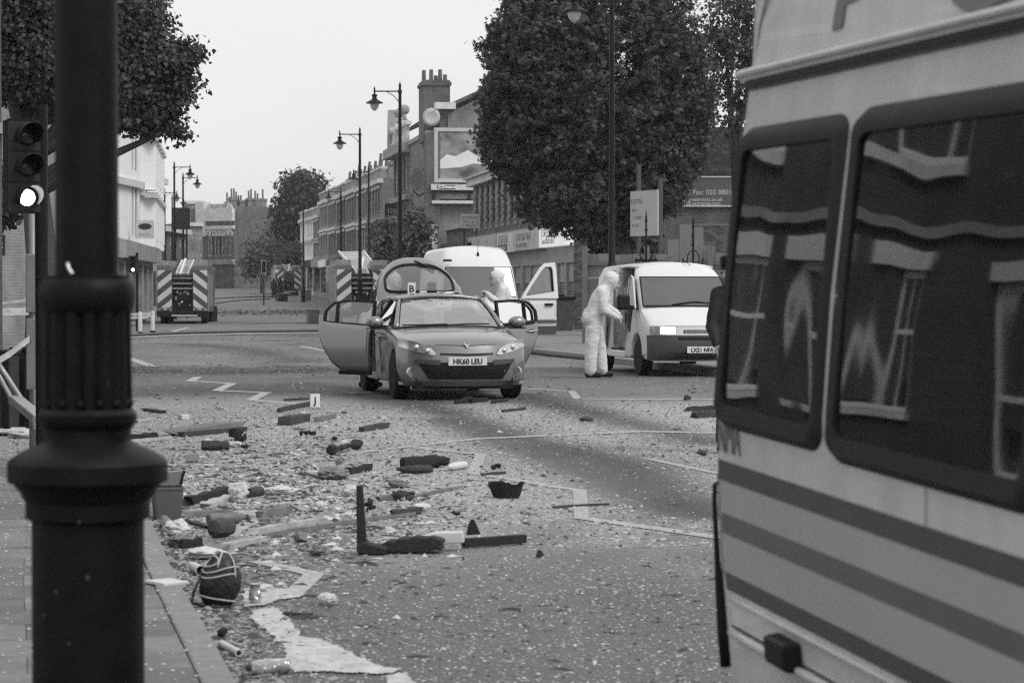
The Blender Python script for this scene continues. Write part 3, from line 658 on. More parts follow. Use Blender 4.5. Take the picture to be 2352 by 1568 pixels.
# dark low shop under the billboard
A2 = SL(139); B2 = SL(127.2); A2.z = gz(133); u2, L2, a2 = frame_of(A2, B2)
t = thing('low_shop', 'low dark shop with grimy fascia under the billboard, behind street trees', 'shop', A2, a2)
mb = MB(); holed(mb, L2, -.3, 4.8, [(.5, 4.5, .4, 3), (5.2, L2 - .6, .4, 3)], .2); shell(mb, L2, 8, -.3, 4.8); mb.build('wall', BR_D, t, fix=False); bandbox(t, 'fascia', L2, 3.2, 4, .3, PLAST); bandbox(t, 'cornice', L2, 4.7, 5, .3, STONE_D)
mb = MB(); mb.add([(.5, .15, .4), (L2 - .6, .15, .4), (L2 - .6, .15, 3), (.5, .15, 3)], [(0, 1, 2, 3)]); mb.build('shop_window', PANE, t, fix=False)
pp = at(986, 545, 131); t = thing('kiosk_sign', 'tall narrow pale poster panel standing by the street trees', 'sign', (pp.x, pp.y, gz(131)))
mb = MB(); mb.bb(-.42, .42, -.1, .1, 2.2, 4.9); mb.build('panel', mat('poster_grey', .4, .5, .5, 2.2), t); mb = MB(); mb.bb(-.1, .1, -.08, .08, 0, 2.2); mb.build('post', PLAST, t)
pp = at(904, 500, 160)
t = thing('projecting_sign', 'dark projecting sign board with pale letters on the near terrace house', 'sign', pp)
mb = MB(); mb.bb(-.55, .55, -.06, .06, -.6, .9); mb.build('panel', PLAST, t); text('TOTAL', .36, face_front((0, -.062, .3)), WHITE, t, align='CENTER', sx=.7); mb = MB(); mb.bb(-.3, .35, -.075, -.06, -.45, .1); mb.build('logo', mat('logo_white', .6), t)

# --- far end building, other distant ones
D4 = 300; A = at(538, 660, D4); A.z = gz(D4); B = at(632, 660, D4 + 3); B.z = A.z; u, Lx, a = frame_of(A, B); H4 = at(538, 474, D4).z - A.z
t = thing('end_building', 'three storey building closing the street, blank brick flank and arched white windows', 'building', A, a)
mb = MB(); holed(mb, Lx, -1, H4, []); shell(mb, Lx, 14, -1, H4); mb.build('wall', brick('brown_brick', .085, .115, .14), t, fix=False)
for xx, pots in ((.5, 2), (1.1, 2), (Lx * .62, 2), (Lx * .78, 2), (Lx - .35, 1)): chimney(t, xx if xx > .8 else .5, 2.5, H4, .8, .6, .6 + (.5 if xx > 1 else 0), pots, BR_M, 1.)
Bf = at(464, 660, D4 + 4); Bf.z = A.z; u, Lf, a = frame_of(Bf, A); H5 = H4 - .1
mb = MB(); ops = [(1 + k * (Lf - 2) / 6, 1 + k * (Lf - 2) / 6 + 1.2, z, z + h) for k in range(6) for z, h in ((3.9, 2.4), (7.9, 1.3))]
t2 = thing('arched_facade', 'dark brick front with white arched window heads and pale cornice at the street end', 'building', Bf, a)
holed(mb, Lf, -1, H5, ops); shell(mb, Lf, 8, -1, H5); mb.build('wall', BR_D, t2, fix=False)
for o in ops:
    put_window(t2, o[0], o[2], 1.2, o[3] - o[2], .1, 1); b = MB(); c_ = (o[0] + .6); b.prism([(c_ + r * math.cos(k * math.pi / 8), o[3] + r * math.sin(k * math.pi / 8)) for r, ks in ((.95, range(9)), (.6, range(8, -1, -1))) for k in ks], -.08, .05, lambda p, q, r: (p, r, q)); b.build('arch', STONE, t2)
bandbox(t2, 'cornice', Lf, H5 - 1.6, H5 - .1, .35, STONE); bandbox(t2, 'string_course', Lf, 7.1, 7.5, .2, STONE); bandbox(t2, 'fascia', Lf, 2.9, 3.5, .3, STONE_D)
mb = MB(); mb.bb(-.6, .9, -.5, .6, H5 - 3.4, H5 + .7); mb.build('corner_pier', STONE, t2)
chimney(t2, Lf * .55, 3, H5, 1.6, 1, 1.0, 3, BR_M, .9)
def plain(name, label, x0, x1, ytop, d, dd, m, nf, nb, win=True, cat='building', cor=STONE, ch=0, depth=10, z0=None):
    A = at(x0, 660, d); B = at(x1, 660, d + dd); A.z = B.z = gz(d); u, Lx, a = frame_of(A, B); H = at(x0, ytop, d).z - A.z
    t = thing(name, label, cat, A, a); fh = H / nf; bw2 = Lx / nb
    ops = [(k * bw2 + bw2 * .25, k * bw2 + bw2 * .72, f * fh + fh * .3, f * fh + fh * .8) for f in range(nf) for k in range(nb)] if win else []
    mb = MB(); holed(mb, Lx, -1, H, ops); shell(mb, Lx, depth, -1, H); mb.build('wall', m, t, fix=False)
    for o in ops: put_window(t, o[0], o[2], o[1] - o[0], o[3] - o[2], .1, 0)
    bandbox(t, 'cornice', Lx, H - .35, H + .05, .3, cor); bandbox(t, 'string_course', Lx, fh - .15, fh + .15, .15, cor)
    for k in range(ch): chimney(t, Lx * (k + .5) / ch, 3, H, 1.2, .8, 1.3, 3, BR_M)
    return t, Lx, H
plain('far_house', 'plain distant brick house with white band left of the arched front', 430, 466, 512, 290, 1, BR_M, 3, 4, ch=1)
plain('far_house', 'grey flat roofed block with pale roof boxes beyond the left lamps', 425, 466, 462, 330, 0, STONE_D, 5, 4)
plain('far_house', 'narrow dark tower house beside the white building', 362, 378, 408, 175, 4, BR_D, 4, 1, ch=0)
plain('far_house', 'brown brick shops between white building and left lamps', 375, 432, 520, 190, 14, BR_D, 3, 5, ch=1)
plain('far_house', 'low gabled house at the far end of the terrace', 662, 706, 506, 280, 0, BR_M, 2, 2)
# --- white corner building on the left
dW = 150; C0 = at(322, 660, dW); C0.z = gz(dW); B0 = at(348, 660, dW + 22); B0.z = C0.z; u, Lx, a = frame_of(C0, B0)
hW = lambda y: at(333, y, dW).z - C0.z
t = thing('white_corner_building', 'ornate white stucco corner building with gables and oval sign, past the lamp post', 'building', C0, a)
mb = MB(); nb = 5; bw2 = Lx / nb; ops = [(k * bw2 + .9, k * bw2 + bw2 - .9, z, z + 2.3) for k in range(nb) for z in (4.2, 7.7, 11)]
holed(mb, Lx, -.5, 14.4, ops); shell(mb, Lx, 9, -.5, 14.4); mb.build('wall', RENDER, t, fix=False)
for o in ops: put_window(t, o[0], o[2], o[1] - o[0], 2.3, .1, 2)
for k in range(nb):
    mb = MB(); x = k * bw2; mb.prism([(x + .3, 14.4), (x + bw2 - .3, 14.4), (x + bw2 - .5, 15.6), (x + bw2 / 2 + .4, 17), (x + bw2 / 2, 17.6), (x + bw2 / 2 - .4, 17), (x + .5, 15.6)], -.25, .3, lambda p, q, r: (p, r, q)); mb.build('gable', RENDER, t)
    for z in (4.0, 7.4): 
        mb = MB(); mb.prism([(x + .6, 0), (x + 1.4, -.9), (x + bw2 - 1.4, -.9), (x + bw2 - .6, 0)], z, z + 2.9, lambda p, q, r: (p, q, r)); mb.build('bay', RENDER, t)
        put_window(t, x + 1.45, z + .4, bw2 - 2.9, 2.2, -.94, 2)
        mb = MB(); mb.bb(x + .5, x + bw2 - .5, -1.05, .05, z + 2.9, z + 3.15); mb.build('bay_cornice', STONE, t)
for z in (3.6, 7.2, 10.6, 14.2): bandbox(t, 'string_course', Lx, z - .18, z + .18, .3, STONE)
mb = MB(); mb.bb(-.2, Lx, -.5, .3, 2.6, 3.4); mb.build('fascia', STONE_D, t)
A1 = at(255, 660, dW - 9); A1.z = C0.z; u, L1, a1 = frame_of(A1, C0)
t = thing('white_side_wing', 'pale stucco wing with narrow windows just right of the iron lamp column', 'building', A1, a1)
mb = MB(); ops = [(L1 - 1.5, L1 - .8, z, z + 3.0) for z in (4.5, 8.4, 12)] + [(L1 - 2.6, L1 - 2.0, z, z + 3.) for z in (4.5, 8.4)]
holed(mb, L1, -.5, 15, ops); shell(mb, L1, 9, -.5, 15); mb.build('wall', RENDER, t, fix=False)
for o in ops: put_window(t, o[0], o[2], o[1] - o[0], 3, .1, 2, PLAST)
for z in (3.7, 7.6, 11.2, 14.7): bandbox(t, 'string_course', L1, z - .2, z + .2, .3, STONE)
sg = at(333, 520, dW - 4); t = thing('oval_sign', 'pale square sign with dark oval emblem on the white building', 'sign', sg, R(10))
mb = MB(); mb.bb(-.52, .52, -.1, .1, -.7, .35); mb.build('panel', mat('cream_sign', .5, .5, .1), t)
mb = MB(); mb.prism([(.38 * math.cos(k * math.pi / 10), .17 * math.sin(k * math.pi / 10)) for k in range(20)], -.13, -.1, lambda p, q, r: (p, r, q)); mb.build('emblem', PLAST, t)
scribble(t, -.35, .35, -.55, .16, -.102, MATS['sign_letter'], 4)
# ground-floor shops on the left behind the lamp column
A = at(270, 660, 112); B = at(352, 660, 140); A.z = B.z = gz(125); u, Lx, a = frame_of(A, B)
t = thing('left_shopfront', 'low shopfront with pale pilasters behind the left bollards', 'shop', A, a)
mb = MB(); ops = [(1 + k * 4.6, 4.4 + k * 4.6, .4, 2.8) for k in range(6)]; holed(mb, Lx, -.5, 3.9, ops, .3); shell(mb, Lx, 6, -.5, 3.9); mb.build('wall', STONE_D, t, fix=False)
bandbox(t, 'fascia', Lx, 3, 3.8, .4, mat('shop_fascia', .28, .5, .3, 1))
for o in ops:
    mb = MB(); mb.add([(o[0], .2, o[2]), (o[1], .2, o[2]), (o[1], .2, o[3]), (o[0], .2, o[3])], [(0, 1, 2, 3)]); mb.build('shop_window', PANE, t, fix=False)
# left brick building behind the traffic signal
A = at(-160, 660, 58); B = at(215, 660, 66); A.z = B.z = 0; u, Lx, a = frame_of(A, B)
t = thing('brick_shop_building', 'grey brick building behind the traffic signal, dark fascia with white lettering', 'building', A, a)
mb = MB(); ops = [(Lx - 1.15, Lx - .35, .9, 2.2), (.4, 1.4, 3.4, 5), (2.2, 3.0, 3.4, 5)]; holed(mb, Lx, -.2, 6.2, ops); shell(mb, Lx, 8, -.2, 6.2); mb.build('wall', BR_L, t, fix=False)
for o in ops: put_window(t, o[0], o[2], o[1] - o[0], o[3] - o[2], .1, 0)
zf = at(40, 568, 60).z; xf = (at(-20, 560, 60) - A).dot(u); mb = MB(); mb.bb(0, xf + 1.15, -.12, .1, zf - .18, zf + .32); mb.build('fascia', PLAST, t)
text('esfirst', .26, face_front((xf + .52, -.125, zf)), WHITE, t, sx=.75, bold=.004)
bandbox(t, 'coping', Lx, 6.2, 6.4, .1, STONE_D, .3)
# brick house with white sashes, off to the left; the police van's windows mirror it
HB = Vector((-8.6, 14.5, .1)); t = thing('brick_house', 'brick house with white sash windows mirrored in the police van glass', 'house', HB, R(78))
mb = MB(); ops = [(1, 2.1, .9, 2.7), (3.2, 4.2, .1, 2.6), (5.6, 6.7, .9, 2.7), (8.2, 9.3, .9, 2.7), (11, 12.1, .9, 2.7), (1, 2.1, 3.9, 5.6), (3.2, 4.2, 3.9, 5.6), (5.6, 6.7, 3.9, 5.6), (8.2, 9.3, 3.9, 5.6)]
holed(mb, 14, -.2, 6.6, ops); shell(mb, 14, 6, -.2, 6.6); mb.build('wall', brick('sooty_brick', .06, .075, .085), t, fix=False)
for o in ops: 
    put_window(t, o[0], o[2], o[1] - o[0], o[3] - o[2], .08, 2, None, .11)
    mb = MB(); mb.bb(o[0] - .12, o[1] + .12, -.08, .08, o[3], o[3] + .25); mb.build('lintel', STONE, t); mb = MB(); mb.bb(o[0] - .1, o[1] + .1, -.12, .08, o[2] - .14, o[2] - .01); mb.build('sill', STONE, t)
bandbox(t, 'string_course', 14, 3.1, 3.22, .1, STONE_D); mb = MB(); mb.prism([(-.4, 6.6), (3, 9.2), (6.4, 6.6)], -.2, 14.2, lambda p, q, r: (r, p, q)); mb.build('roof', SLATE, t)

# --- right boundary: brick pier, fence, building with sign
BRK = [mat('pier_brick_%s' % 'abc'[i], g, .9, .25, 30) for i, g in enumerate((.09, .13, .06))]
MORT = mat('mortar', .2, .95, .2, 10)
bme = {}
def brick_panel(parent, w, d, z0, z1, ox, oy, sizex=.215, h=.065, j=.01, right=True):
    """single bricks laid proud of a mortar core, front (and left) faces"""
    k = (sizex, h)
    mb = MB(); mb.bb(ox + .012, ox + w - .012, oy + .012, oy + d, z0, z1); mb.build('mortar_core', MORT, parent, fix=False)
    if k not in bme:
        bme[k] = []
        for m_ in BRK:
            for ww in (sizex, sizex / 2 - j / 2):
                b = MB(); b.bb(0, ww, 0, .1, 0, h); bme[k].append(b.mesh('brick', m_))
    r = 0; z = z0 + .004
    while z + h < z1:
        x = ox
        if r % 2: link('brick', bme[k][random.randrange(3) * 2 + 1], parent, (x, oy, z)); x += sizex / 2 + j / 2
        while x + sizex <= ox + w + 1e-3: link('brick', bme[k][random.randrange(3) * 2], parent, (x, oy + random.uniform(0, .006), z)); x += sizex + j
        if x + sizex / 2 - j <= ox + w + .01: link('brick', bme[k][random.randrange(3) * 2 + 1], parent, (x, oy, z))
        z += h + j; r += 1
pp = at(1333, 660, 84); zt = at(1333, 540, 84).z
t = thing('brick_gate_pier', 'brick gate pier with weathered stone cap between shop shutters and board fence', 'pier', (pp.x - .22, pp.y, .1))
brick_panel(t, .44, .44, 0, zt - .25, 0, 0); mb = MB(); mb.bb(-.05, .49, -.05, .5, zt - .25, zt - .1); mb.build('cap', STONE_D, t)
# board fence
fl = at(1346, 660, 63); fr_ = at(2050, 660, 60.6); u, Lx, a = frame_of(fl, fr_); zf = at(1360, 566, 63).z
BOARD = [mat('fence_board_%s' % 'abc'[i], g, .8, .2, 6, stretch=(6, 6, .5)) for i, g in enumerate((.16, .2, .13))]
t = thing('board_fence', 'tall grey board fence with top rail behind the small white van', 'fence', (fl.x, fl.y, .1), a)
x = 0; k = 0
while x < Lx:
    w = .3; hh = zf - .2 if not (2.0 < x < 3.0) else zf + .55 * math.sin((x - 2.0) * math.pi) 
    b = MB(); b.bb(x + .006, x + w - .006, random.uniform(-.012, 0), .03, 0, hh - .1 + random.uniform(-.02, .02)); b.build('board', BOARD[k % 3 if random.random() < .6 else 1], t, fix=False); x += w; k += 1
for z in (.6, 1.95): b = MB(); b.bb(0, Lx, -.07, -.014, z, z + .09); b.build('rail', BOARD[2], t, fix=False)
for xx in (0, 1.6, 3.2, Lx - .1): b = MB(); b.bb(xx - .06, xx + .06, -.13, -.072, 0, zf - .1); b.build('post', BOARD[0], t, fix=False)
b = MB(); b.tube([(.1, -.16, 1.62), (1.6, -.16, 1.7), (2.2, -.16, 1.68), (2.6, -.16, 2.1), (2.9, -.16, 2.5)], .018, 6); b.build('cable', mat('pale_cable', .3), t)
# signboard on two posts
sp0 = at(1450, 543, 67); sp1 = at(1512, 545, 65.8); u, Lx, a = frame_of(sp0, sp1); hS = at(1512, 440, 65.8).z - sp1.z
t = thing('post_signboard', 'white estate signboard on two tall posts above the board fence', 'sign', (sp0.x, sp0.y, 0), a)
b = MB(); b.bb(0, Lx, -.03, .03, sp0.z, sp0.z + hS); b.build('panel', mat('white_signboard', .42, .5, .12, 2), t)
for xx, e in ((.25, .7), (Lx - .02, .55)): b = MB(); b.bb(xx - .05, xx + .05, .032, .12, 0, sp0.z + hS + e - (0 if xx < .5 else .25)); b.build('post', mat('sign_post', .07, .8, .2, 8), t)
for k, (xa, xb, sz) in enumerate(((.05, .7, .13), (.05, .4, .07), (.2, .6, .08), (.1, .45, .07))): scribble(t, xa, xb, sp0.z + hS - .34 - k * .2, sz, -.032, mat('faint_letter', .22), k)
# ornate iron standards
for k, (px_, yt, dd, nm) in enumerate(((1484, 492, 61.3, 'ornate wrought iron standard with scrolls in front of the white signboard'), (1592, 505, 60.8, 'ornate wrought iron standard with scrolls under the dark wall sign'))):
    p = at(px_, 660, dd); zt = at(px_, yt, dd).z; t = thing('iron_standard', nm, 'ironwork', (p.x, p.y, .1), 0, 'iron standards by the fence')
    b = MB(); b.tube([(0, 0, 0), (0, 0, zt - .15), (0, 0, zt)], [.03, .025, .004], 6); b.build('stem', BLACK, t)
    for s_ in (-1, 1):
        b = MB(); b.tube([(s_ * (.02 + .13 * math.sin(q * .55)), 0, zt - 1.0 + .17 * math.cos(q * .55) - .02 * q) for q in range(10)], .016, 5); b.build('scroll', BLACK, t)
        b = MB(); b.tube([(s_ * .05, 0, 1.3), (s_ * .2, 0, 1.7), (s_ * .24, 0, 2.1), (s_ * .2, 0, zt - 1.2)], .018, 5); b.build('strap', BLACK, t)
    b = MB(); b.bb(-.28, .28, -.02, .02, zt - 1.24, zt - 1.19); b.bb(-.25, .25, -.02, .02, zt - 1.55, zt - 1.5); b.build('crossbar', BLACK, t)
    for q in range(3): b = MB(); b.lathe([(0, zt - .75 + q * .22), (.05, zt - .7 + q * .22), (0, zt - .64 + q * .22)], 8); b.build('knop', BLACK, t)
    for q in range(7): b = MB(); b.bb(-.24 + q * .08 - .01, -.24 + q * .08 + .01, -.01, .01, zt - 1.5, zt - 1.24); b.build('rail_bar', BLACK, t)
# building on the right with the phone-number sign
A = at(1548, 660, 86); B = at(2500, 660, 86); A.z = B.z = 0; u, Lx, a = frame_of(A, B); ze = at(1600, 402, 86).z; zs = at(1600, 475, 86).z
t = thing('office_building', 'brick building with tiled upper wall and dark sign giving a fax number', 'building', A, a)
mb = MB(); mb.bb(0, Lx, .02, 8, 0, ze - .02); mb.build('wall', BR_D, t, fix=False)
sx0 = (at(1566, 660, 86) - A).x; mb = MB(); mb.bb(sx0, Lx, -.08, .02, zs, ze - .05); mb.build('sign_panel', mat('sign_dark', .10, .5, .1), t)
for z in (zs, ze - .09): b = MB(); b.bb(sx0, Lx, -.11, -.08, z, z + .045); b.build('sign_trim', STONE, t)
LET = mat('pale_letter', .45)
for sx, yy, sz in (('63 Fax: 020 8801 3118', 447, .235), ('pgg-estments.co.uk', 462, .17), ('pgg-estments.com', 471, .17)):
    text(sx, sz, face_front((sx0 + .06, -.085, at(1600, yy, 86).z)), LET, t, bold=.004)
TILE = [mat('wall_tile_%s' % 'abc'[i], g, .85, .2, 9) for i, g in enumerate((.075, .10, .055))]; tme = []
for m_ in TILE:
    b = MB(); b.bb(0, .235, 0, .03, 0, .13, Matrix.Rotation(R(10), 4, 'X')); tme.append(b.mesh('tile', m_))
zt_ = ze + .02; nT = 0
mb = MB(); mb.bb(0, Lx, .05, 8, ze, ze + 1.6); up = mb.build('upper_wall', BRK[2], t, fix=False)
tx0 = (at(1608, 660, 86) - A).x; tx1 = (at(1700, 660, 86) - A).x
for r in range(14):
    x = tx0 + (.12 if r % 2 else 0)
    while x < tx1 and nT < 300: link('tile', random.choice(tme), up, (x, .02, ze + r * .115)); x += .242; nT += 1
wall2 = thing('low_brick_wall', 'weathered brick wall below the dark sign, right of the board fence', 'wall', (at(1588, 660, 80).x, 80, .1))
brick_panel(wall2, 1.75, .3, 1.2, at(1640, 500, 80).z - .3, 0, 0); b = MB(); b.bb(-.02, 1.8, .015, .3, 0, 1.19); b.build('base', BR_D, wall2, fix=False)
# ------------------------------------------------------------------ trees
def leaf_mat(name, g, g2):
    m, nt, p = _nodes(name); N = nt.nodes
    oi = N.new('ShaderNodeTexCoord'); n = N.new('ShaderNodeTexNoise'); n.inputs['Scale'].default_value = 3.; n.inputs['Detail'].default_value = 5; L(nt, oi.outputs['Object'], n.inputs[0])
    r = N.new('ShaderNodeMapRange'); r.inputs[1].default_value = .3; r.inputs[2].default_value = .7; r.inputs[3].default_value = g; r.inputs[4].default_value = g2; L(nt, n.outputs[0], r.inputs[0]); L(nt, r.outputs[0], p.inputs['Base Color'])
    p.inputs['Roughness'].default_value = .55; p.inputs['Specular IOR Level'].default_value = .35
    tr = N.new('ShaderNodeBsdfTranslucent'); L(nt, r.outputs[0], tr.inputs[0]); mx_ = N.new('ShaderNodeMixShader'); mx_.inputs[0].default_value = .25
    L(nt, p.outputs[0], mx_.inputs[1]); L(nt, tr.outputs[0], mx_.inputs[2]); L(nt, mx_.outputs[0], N['Material Output'].inputs[0]); return m
BARK = mat('bark', .06, .9, .3, 10, bump=.6, bs=25, stretch=(4, 4, 1))
def palmate(n=5):
    V = []; F = []
    for i in range(n):
        a = (i - (n - 1) / 2) * .62; l = 1 - .12 * abs(i - (n - 1) / 2); d = np.array([math.sin(a), math.cos(a), 0]); s = np.array([math.cos(a), -math.sin(a), 0])
        o = len(V); dz = np.array([0, 0, 1])
        V += [d * .05, d * l * .6 + s * .17 - dz * .12, d * l - dz * .38, d * l * .6 - s * .17 - dz * .12]; F.append([o, o + 1, o + 2, o + 3])
    return np.array(V), np.array(F)
def single():
    return np.array([[0, 0, 0], [.3, .45, .06], [0, 1, -.12], [-.3, .45, .06]]), np.array([[0, 1, 2, 3]])
def lobed():
    return np.array([[0, 0, 0], [.5, .3, .05], [.28, .62, 0], [0, 1., -.15], [-.28, .62, 0], [-.5, .3, .05]]), np.array([[0, 1, 2, 3], [0, 3, 4, 5]])
def leaves_mesh(name, pts, out, size, tmpl, m, droop=.3, jit=.35, rg=rng):
    V, F = tmpl; n = len(pts); nv = len(V)
    up = out * (1 - droop) + rg.normal(0, .55, (n, 3)) + np.array([0, 0, .35]); up /= np.linalg.norm(up, axis=1)[:, None]      # leaf normal
    fwd = out + rg.normal(0, .6, (n, 3)) + np.array([0, 0, -1.2 * droop - .1]); fwd -= up * (fwd * up).sum(1)[:, None]; fwd /= np.linalg.norm(fwd, axis=1)[:, None] + 1e-9
    sd_ = np.cross(fwd, up); sz = size * rg.uniform(1 - jit, 1 + jit, n)
    P = pts[:, None, :] + sz[:, None, None] * (V[None, :, 0, None] * sd_[:, None, :] + V[None, :, 1, None] * fwd[:, None, :] + V[None, :, 2, None] * up[:, None, :])
    P = P.reshape(-1, 3).astype(np.float32); FF = (F[None] + (np.arange(n) * nv)[:, None, None]).reshape(-1, F.shape[1])
    me = bpy.data.meshes.new(name); me.vertices.add(len(P)); me.vertices.foreach_set('co', P.ravel()); k = F.shape[1]
    me.loops.add(FF.size); me.loops.foreach_set('vertex_index', FF.ravel().astype(np.int32)); me.polygons.add(len(FF))
    me.polygons.foreach_set('loop_start', np.arange(0, FF.size, k, dtype=np.int32)); me.polygons.foreach_set('loop_total', np.full(len(FF), k, dtype=np.int32))
    me.materials.append(m); me.update(calc_edges=True); return me
def crown_points(blobs, n, clump=.35, ncl=None, shell_=.55, rg=rng):
    """leaf positions: clumps spread in the outer shell of each blob"""
    vol = np.array([b[1][0] * b[1][1] * b[1][2] for b in blobs]) ** .75; vol /= vol.sum(); P = []; O = []
    for (c, r), w in zip(blobs, vol):
        nc = max(4, int((ncl or n / 22) * w)); d = rg.normal(0, 1, (nc, 3)); d /= np.linalg.norm(d, axis=1)[:, None]
        rad = shell_ + (1 - shell_) * rg.uniform(0, 1, nc) ** .6; rad *= 1 + rg.normal(0, .028, nc); cc = d * rad[:, None]
        per = int(n * w / nc) + 1; idx = np.repeat(np.arange(nc), per); q = cc[idx] * np.array(r) + rg.normal(0, clump, (len(idx), 3)) * np.array([1, 1, .7]); P.append(q + np.array(c)); O.append(d[idx])
    P = np.concatenate(P); O = np.concatenate(O); return P, O
def tree(name, label, base, blobs, n, size, tmpl, m, group=None, trunk_r=.2, clump=.35, droop=.3, shell_=.55, limbs=6, ncl=None, seed=0, trunk_top=None):
    rg = np.random.default_rng(seed + 5); t = thing(name, label, 'tree', base, 0, group); B = Vector(base); rr = random.Random(seed)
    bl = [((c[0] - B.x, c[1] - B.y, c[2] - B.z), r) for c, r in blobs]; top = Vector(trunk_top or bl[0][0])
    mb = MB(); mb.tube([(0, 0, -.1), (top.x * .1 + .03, top.y * .1, top.z * .3), (top.x * .5, top.y * .5, top.z * .65), tuple(top)], [trunk_r * 1.25, trunk_r, trunk_r * .75, trunk_r * .35], 9); mb.build('trunk', BARK, t, smooth=True)
    for k in range(limbs):
        c, r = bl[k % len(bl)]; e = Vector(c) + Vector((rr.uniform(-.7, .7) * r[0], rr.uniform(-.7, .7) * r[1], rr.uniform(-.3, .6) * r[2])); s_ = top * rr.uniform(.45, .75)
        mid = s_.lerp(e, .5) + Vector((0, 0, .15 * r[2])); mb = MB(); mb.tube([s_, mid, e], [trunk_r * .5, trunk_r * .3, trunk_r * .08], 6); mb.build('limb', BARK, t, smooth=True)
    P, O = crown_points(bl, n, clump, ncl, shell_, rg); link('crown', leaves_mesh('crown', P, O, size, tmpl, m, droop, rg=rg), t); return t
def pb(x, y, d, rx, ry=None, rz=None):
    """blob at a pixel with pixel radii"""
    k = d / FPX; c = at(x, y, d); a = rx * k; return (tuple(c), (a, (ry or rx) * k, (rz or rx) * k))
CH = leaf_mat('chestnut_leaf', .045, .098); PL = leaf_mat('plane_leaf', .045, .09); DK = leaf_mat('dark_leaf', .035, .06); MD = leaf_mat('street_leaf', .07, .13)
d = 74
tree('horse_chestnut_tree', 'huge dense horse chestnut with drooping palmate leaves above the fence', (at(1430, 660, d).x, d, 0),
     [pb(1365, 200, d, 264, 250, 318), pb(1275, 140, d, 128, 150, 205), pb(1210, 290, d, 112, 130, 140), pb(1420, 370, d, 185, 190, 150), pb(1330, 450, d - 1, 120, 130, 95), pb(1535, 235, d, 104, 130, 185), pb(1260, 440, d, 75, 90, 75), pb(1420, 500, d, 85, 110, 60)],
     70000, .13, palmate(), CH, trunk_r=.35, clump=.13, droop=.85, shell_=.62, limbs=9, seed=1, ncl=4200)
d = 83
tree('ragged_tree', 'looser leaved tree with sky gaps between the chestnut and the police van', (at(1705, 660, d).x, d, 0),
     [pb(1665, 90, d, 70, 90, 120), pb(1720, 40, d, 70, 80, 110), pb(1690, 250, d, 45, 60, 70), pb(1730, 170, d, 40, 60, 100)], 6500, .12, lobed(), PL, trunk_r=.14, clump=.2, shell_=.2, seed=2, limbs=12)
d = 46
tree('plane_tree', 'big plane tree with ragged edge behind the iron lamp column, top left', (at(100, 660, d).x, d, .1),
     [pb(40, 80, d, 180, 200, 155), pb(260, 50, d, 118, 150, 130), pb(330, 170, d, 95, 130, 115), pb(400, 140, d, 40, 60, 48), pb(120, 175, d, 130, 150, 75), pb(320, 265, d, 66, 90, 38), pb(60, 0, d, 280, 200, 110), pb(378, 225, d, 48, 70, 58), pb(432, 118, d, 26, 40, 20), pb(400, 285, d, 26, 40, 26), pb(420, 200, d, 26, 40, 20)],
     70000, .085, lobed(), PL, trunk_r=.3, clump=.13, droop=.3, shell_=.35, limbs=14, seed=3, ncl=2600)
d = 275
tree('dark_evergreen_tree', 'dark domed tree rising behind the far end of the terrace', (at(690, 660, d).x, d, gz(d)), [pb(695, 440, d, 48, 48, 45), pb(665, 490, d, 30, 30, 40), pb(715, 480, d, 42, 40, 40), pb(650, 540, d, 22, 25, 50)], 7000, .42, lobed(), DK, trunk_r=.3, clump=.6, shell_=.4, seed=4)
d = 262
tree('street_tree', 'hazy leafy street tree in front of the far brick flank', (at(600, 660, d).x, d, gz(d)), [pb(600, 575, d, 40, 40, 48), pb(640, 600, d, 38, 40, 42), pb(575, 610, d, 25, 25, 35)], 2600, .3, lobed(), MD, trunk_r=.12, clump=.5, shell_=.2, seed=5, group='street trees')
d = 256
tree('street_tree', 'smaller rounded street tree beside the far traffic island', (at(668, 660, d).x, d, gz(d)), [pb(672, 590, d, 28, 30, 34), pb(655, 620, d, 20, 20, 26)], 1200, .28, lobed(), MD, trunk_r=.1, clump=.35, shell_=.2, seed=6, group='street trees')
d = 118
tree('street_tree', 'slender street tree before the terrace, left of the brick side wall', (at(890, 660, d).x, d, gz(d)), [pb(888, 535, d, 28, 30, 42), pb(880, 580, d, 22, 25, 30)], 1300, .17, lobed(), MD, trunk_r=.07, clump=.25, shell_=.2, seed=7, group='street trees')
d = 112
tree('street_tree', 'taller street tree in front of the brick side wall, above the white van', (at(950, 660, d).x, d, gz(d)), [pb(950, 520, d, 32, 35, 50), pb(940, 580, d, 30, 30, 35), pb(965, 560, d, 20, 22, 40)], 1700, .17, lobed(), MD, trunk_r=.08, clump=.25, shell_=.2, seed=8, group='street trees')
d = 100
tree('hedge_bush', 'dark bush behind the raised tailgate of the grey car', (at(985, 660, d).x, d, gz(d)), [pb(988, 618, d, 30, 30, 30), pb(960, 630, d, 20, 25, 25)], 1200, .2, lobed(), DK, trunk_r=.05, clump=.2, shell_=.2, seed=9)
d = 62
tree('ivy_bush', 'dark ivy under the chestnut leaves behind the fence', (at(1400, 660, 84.5).x, 84.6, 0), [pb(1395, 555, 84.6, 55, 40, 38), pb(1470, 560, 84.6, 40, 40, 40)], 1800, .17, lobed(), DK, trunk_r=.06, clump=.2, shell_=.2, seed=10)
tree('roadside_shrub', 'dark shrub behind the traffic signal on the far left', (at(-20, 660, 54).x, 54, .1), [pb(-22, 460, 54, 40, 50, 60), pb(-5, 470, 54, 30, 40, 30)], 1600, .14, lobed(), DK, trunk_r=.06, clump=.2, shell_=.2, seed=12)
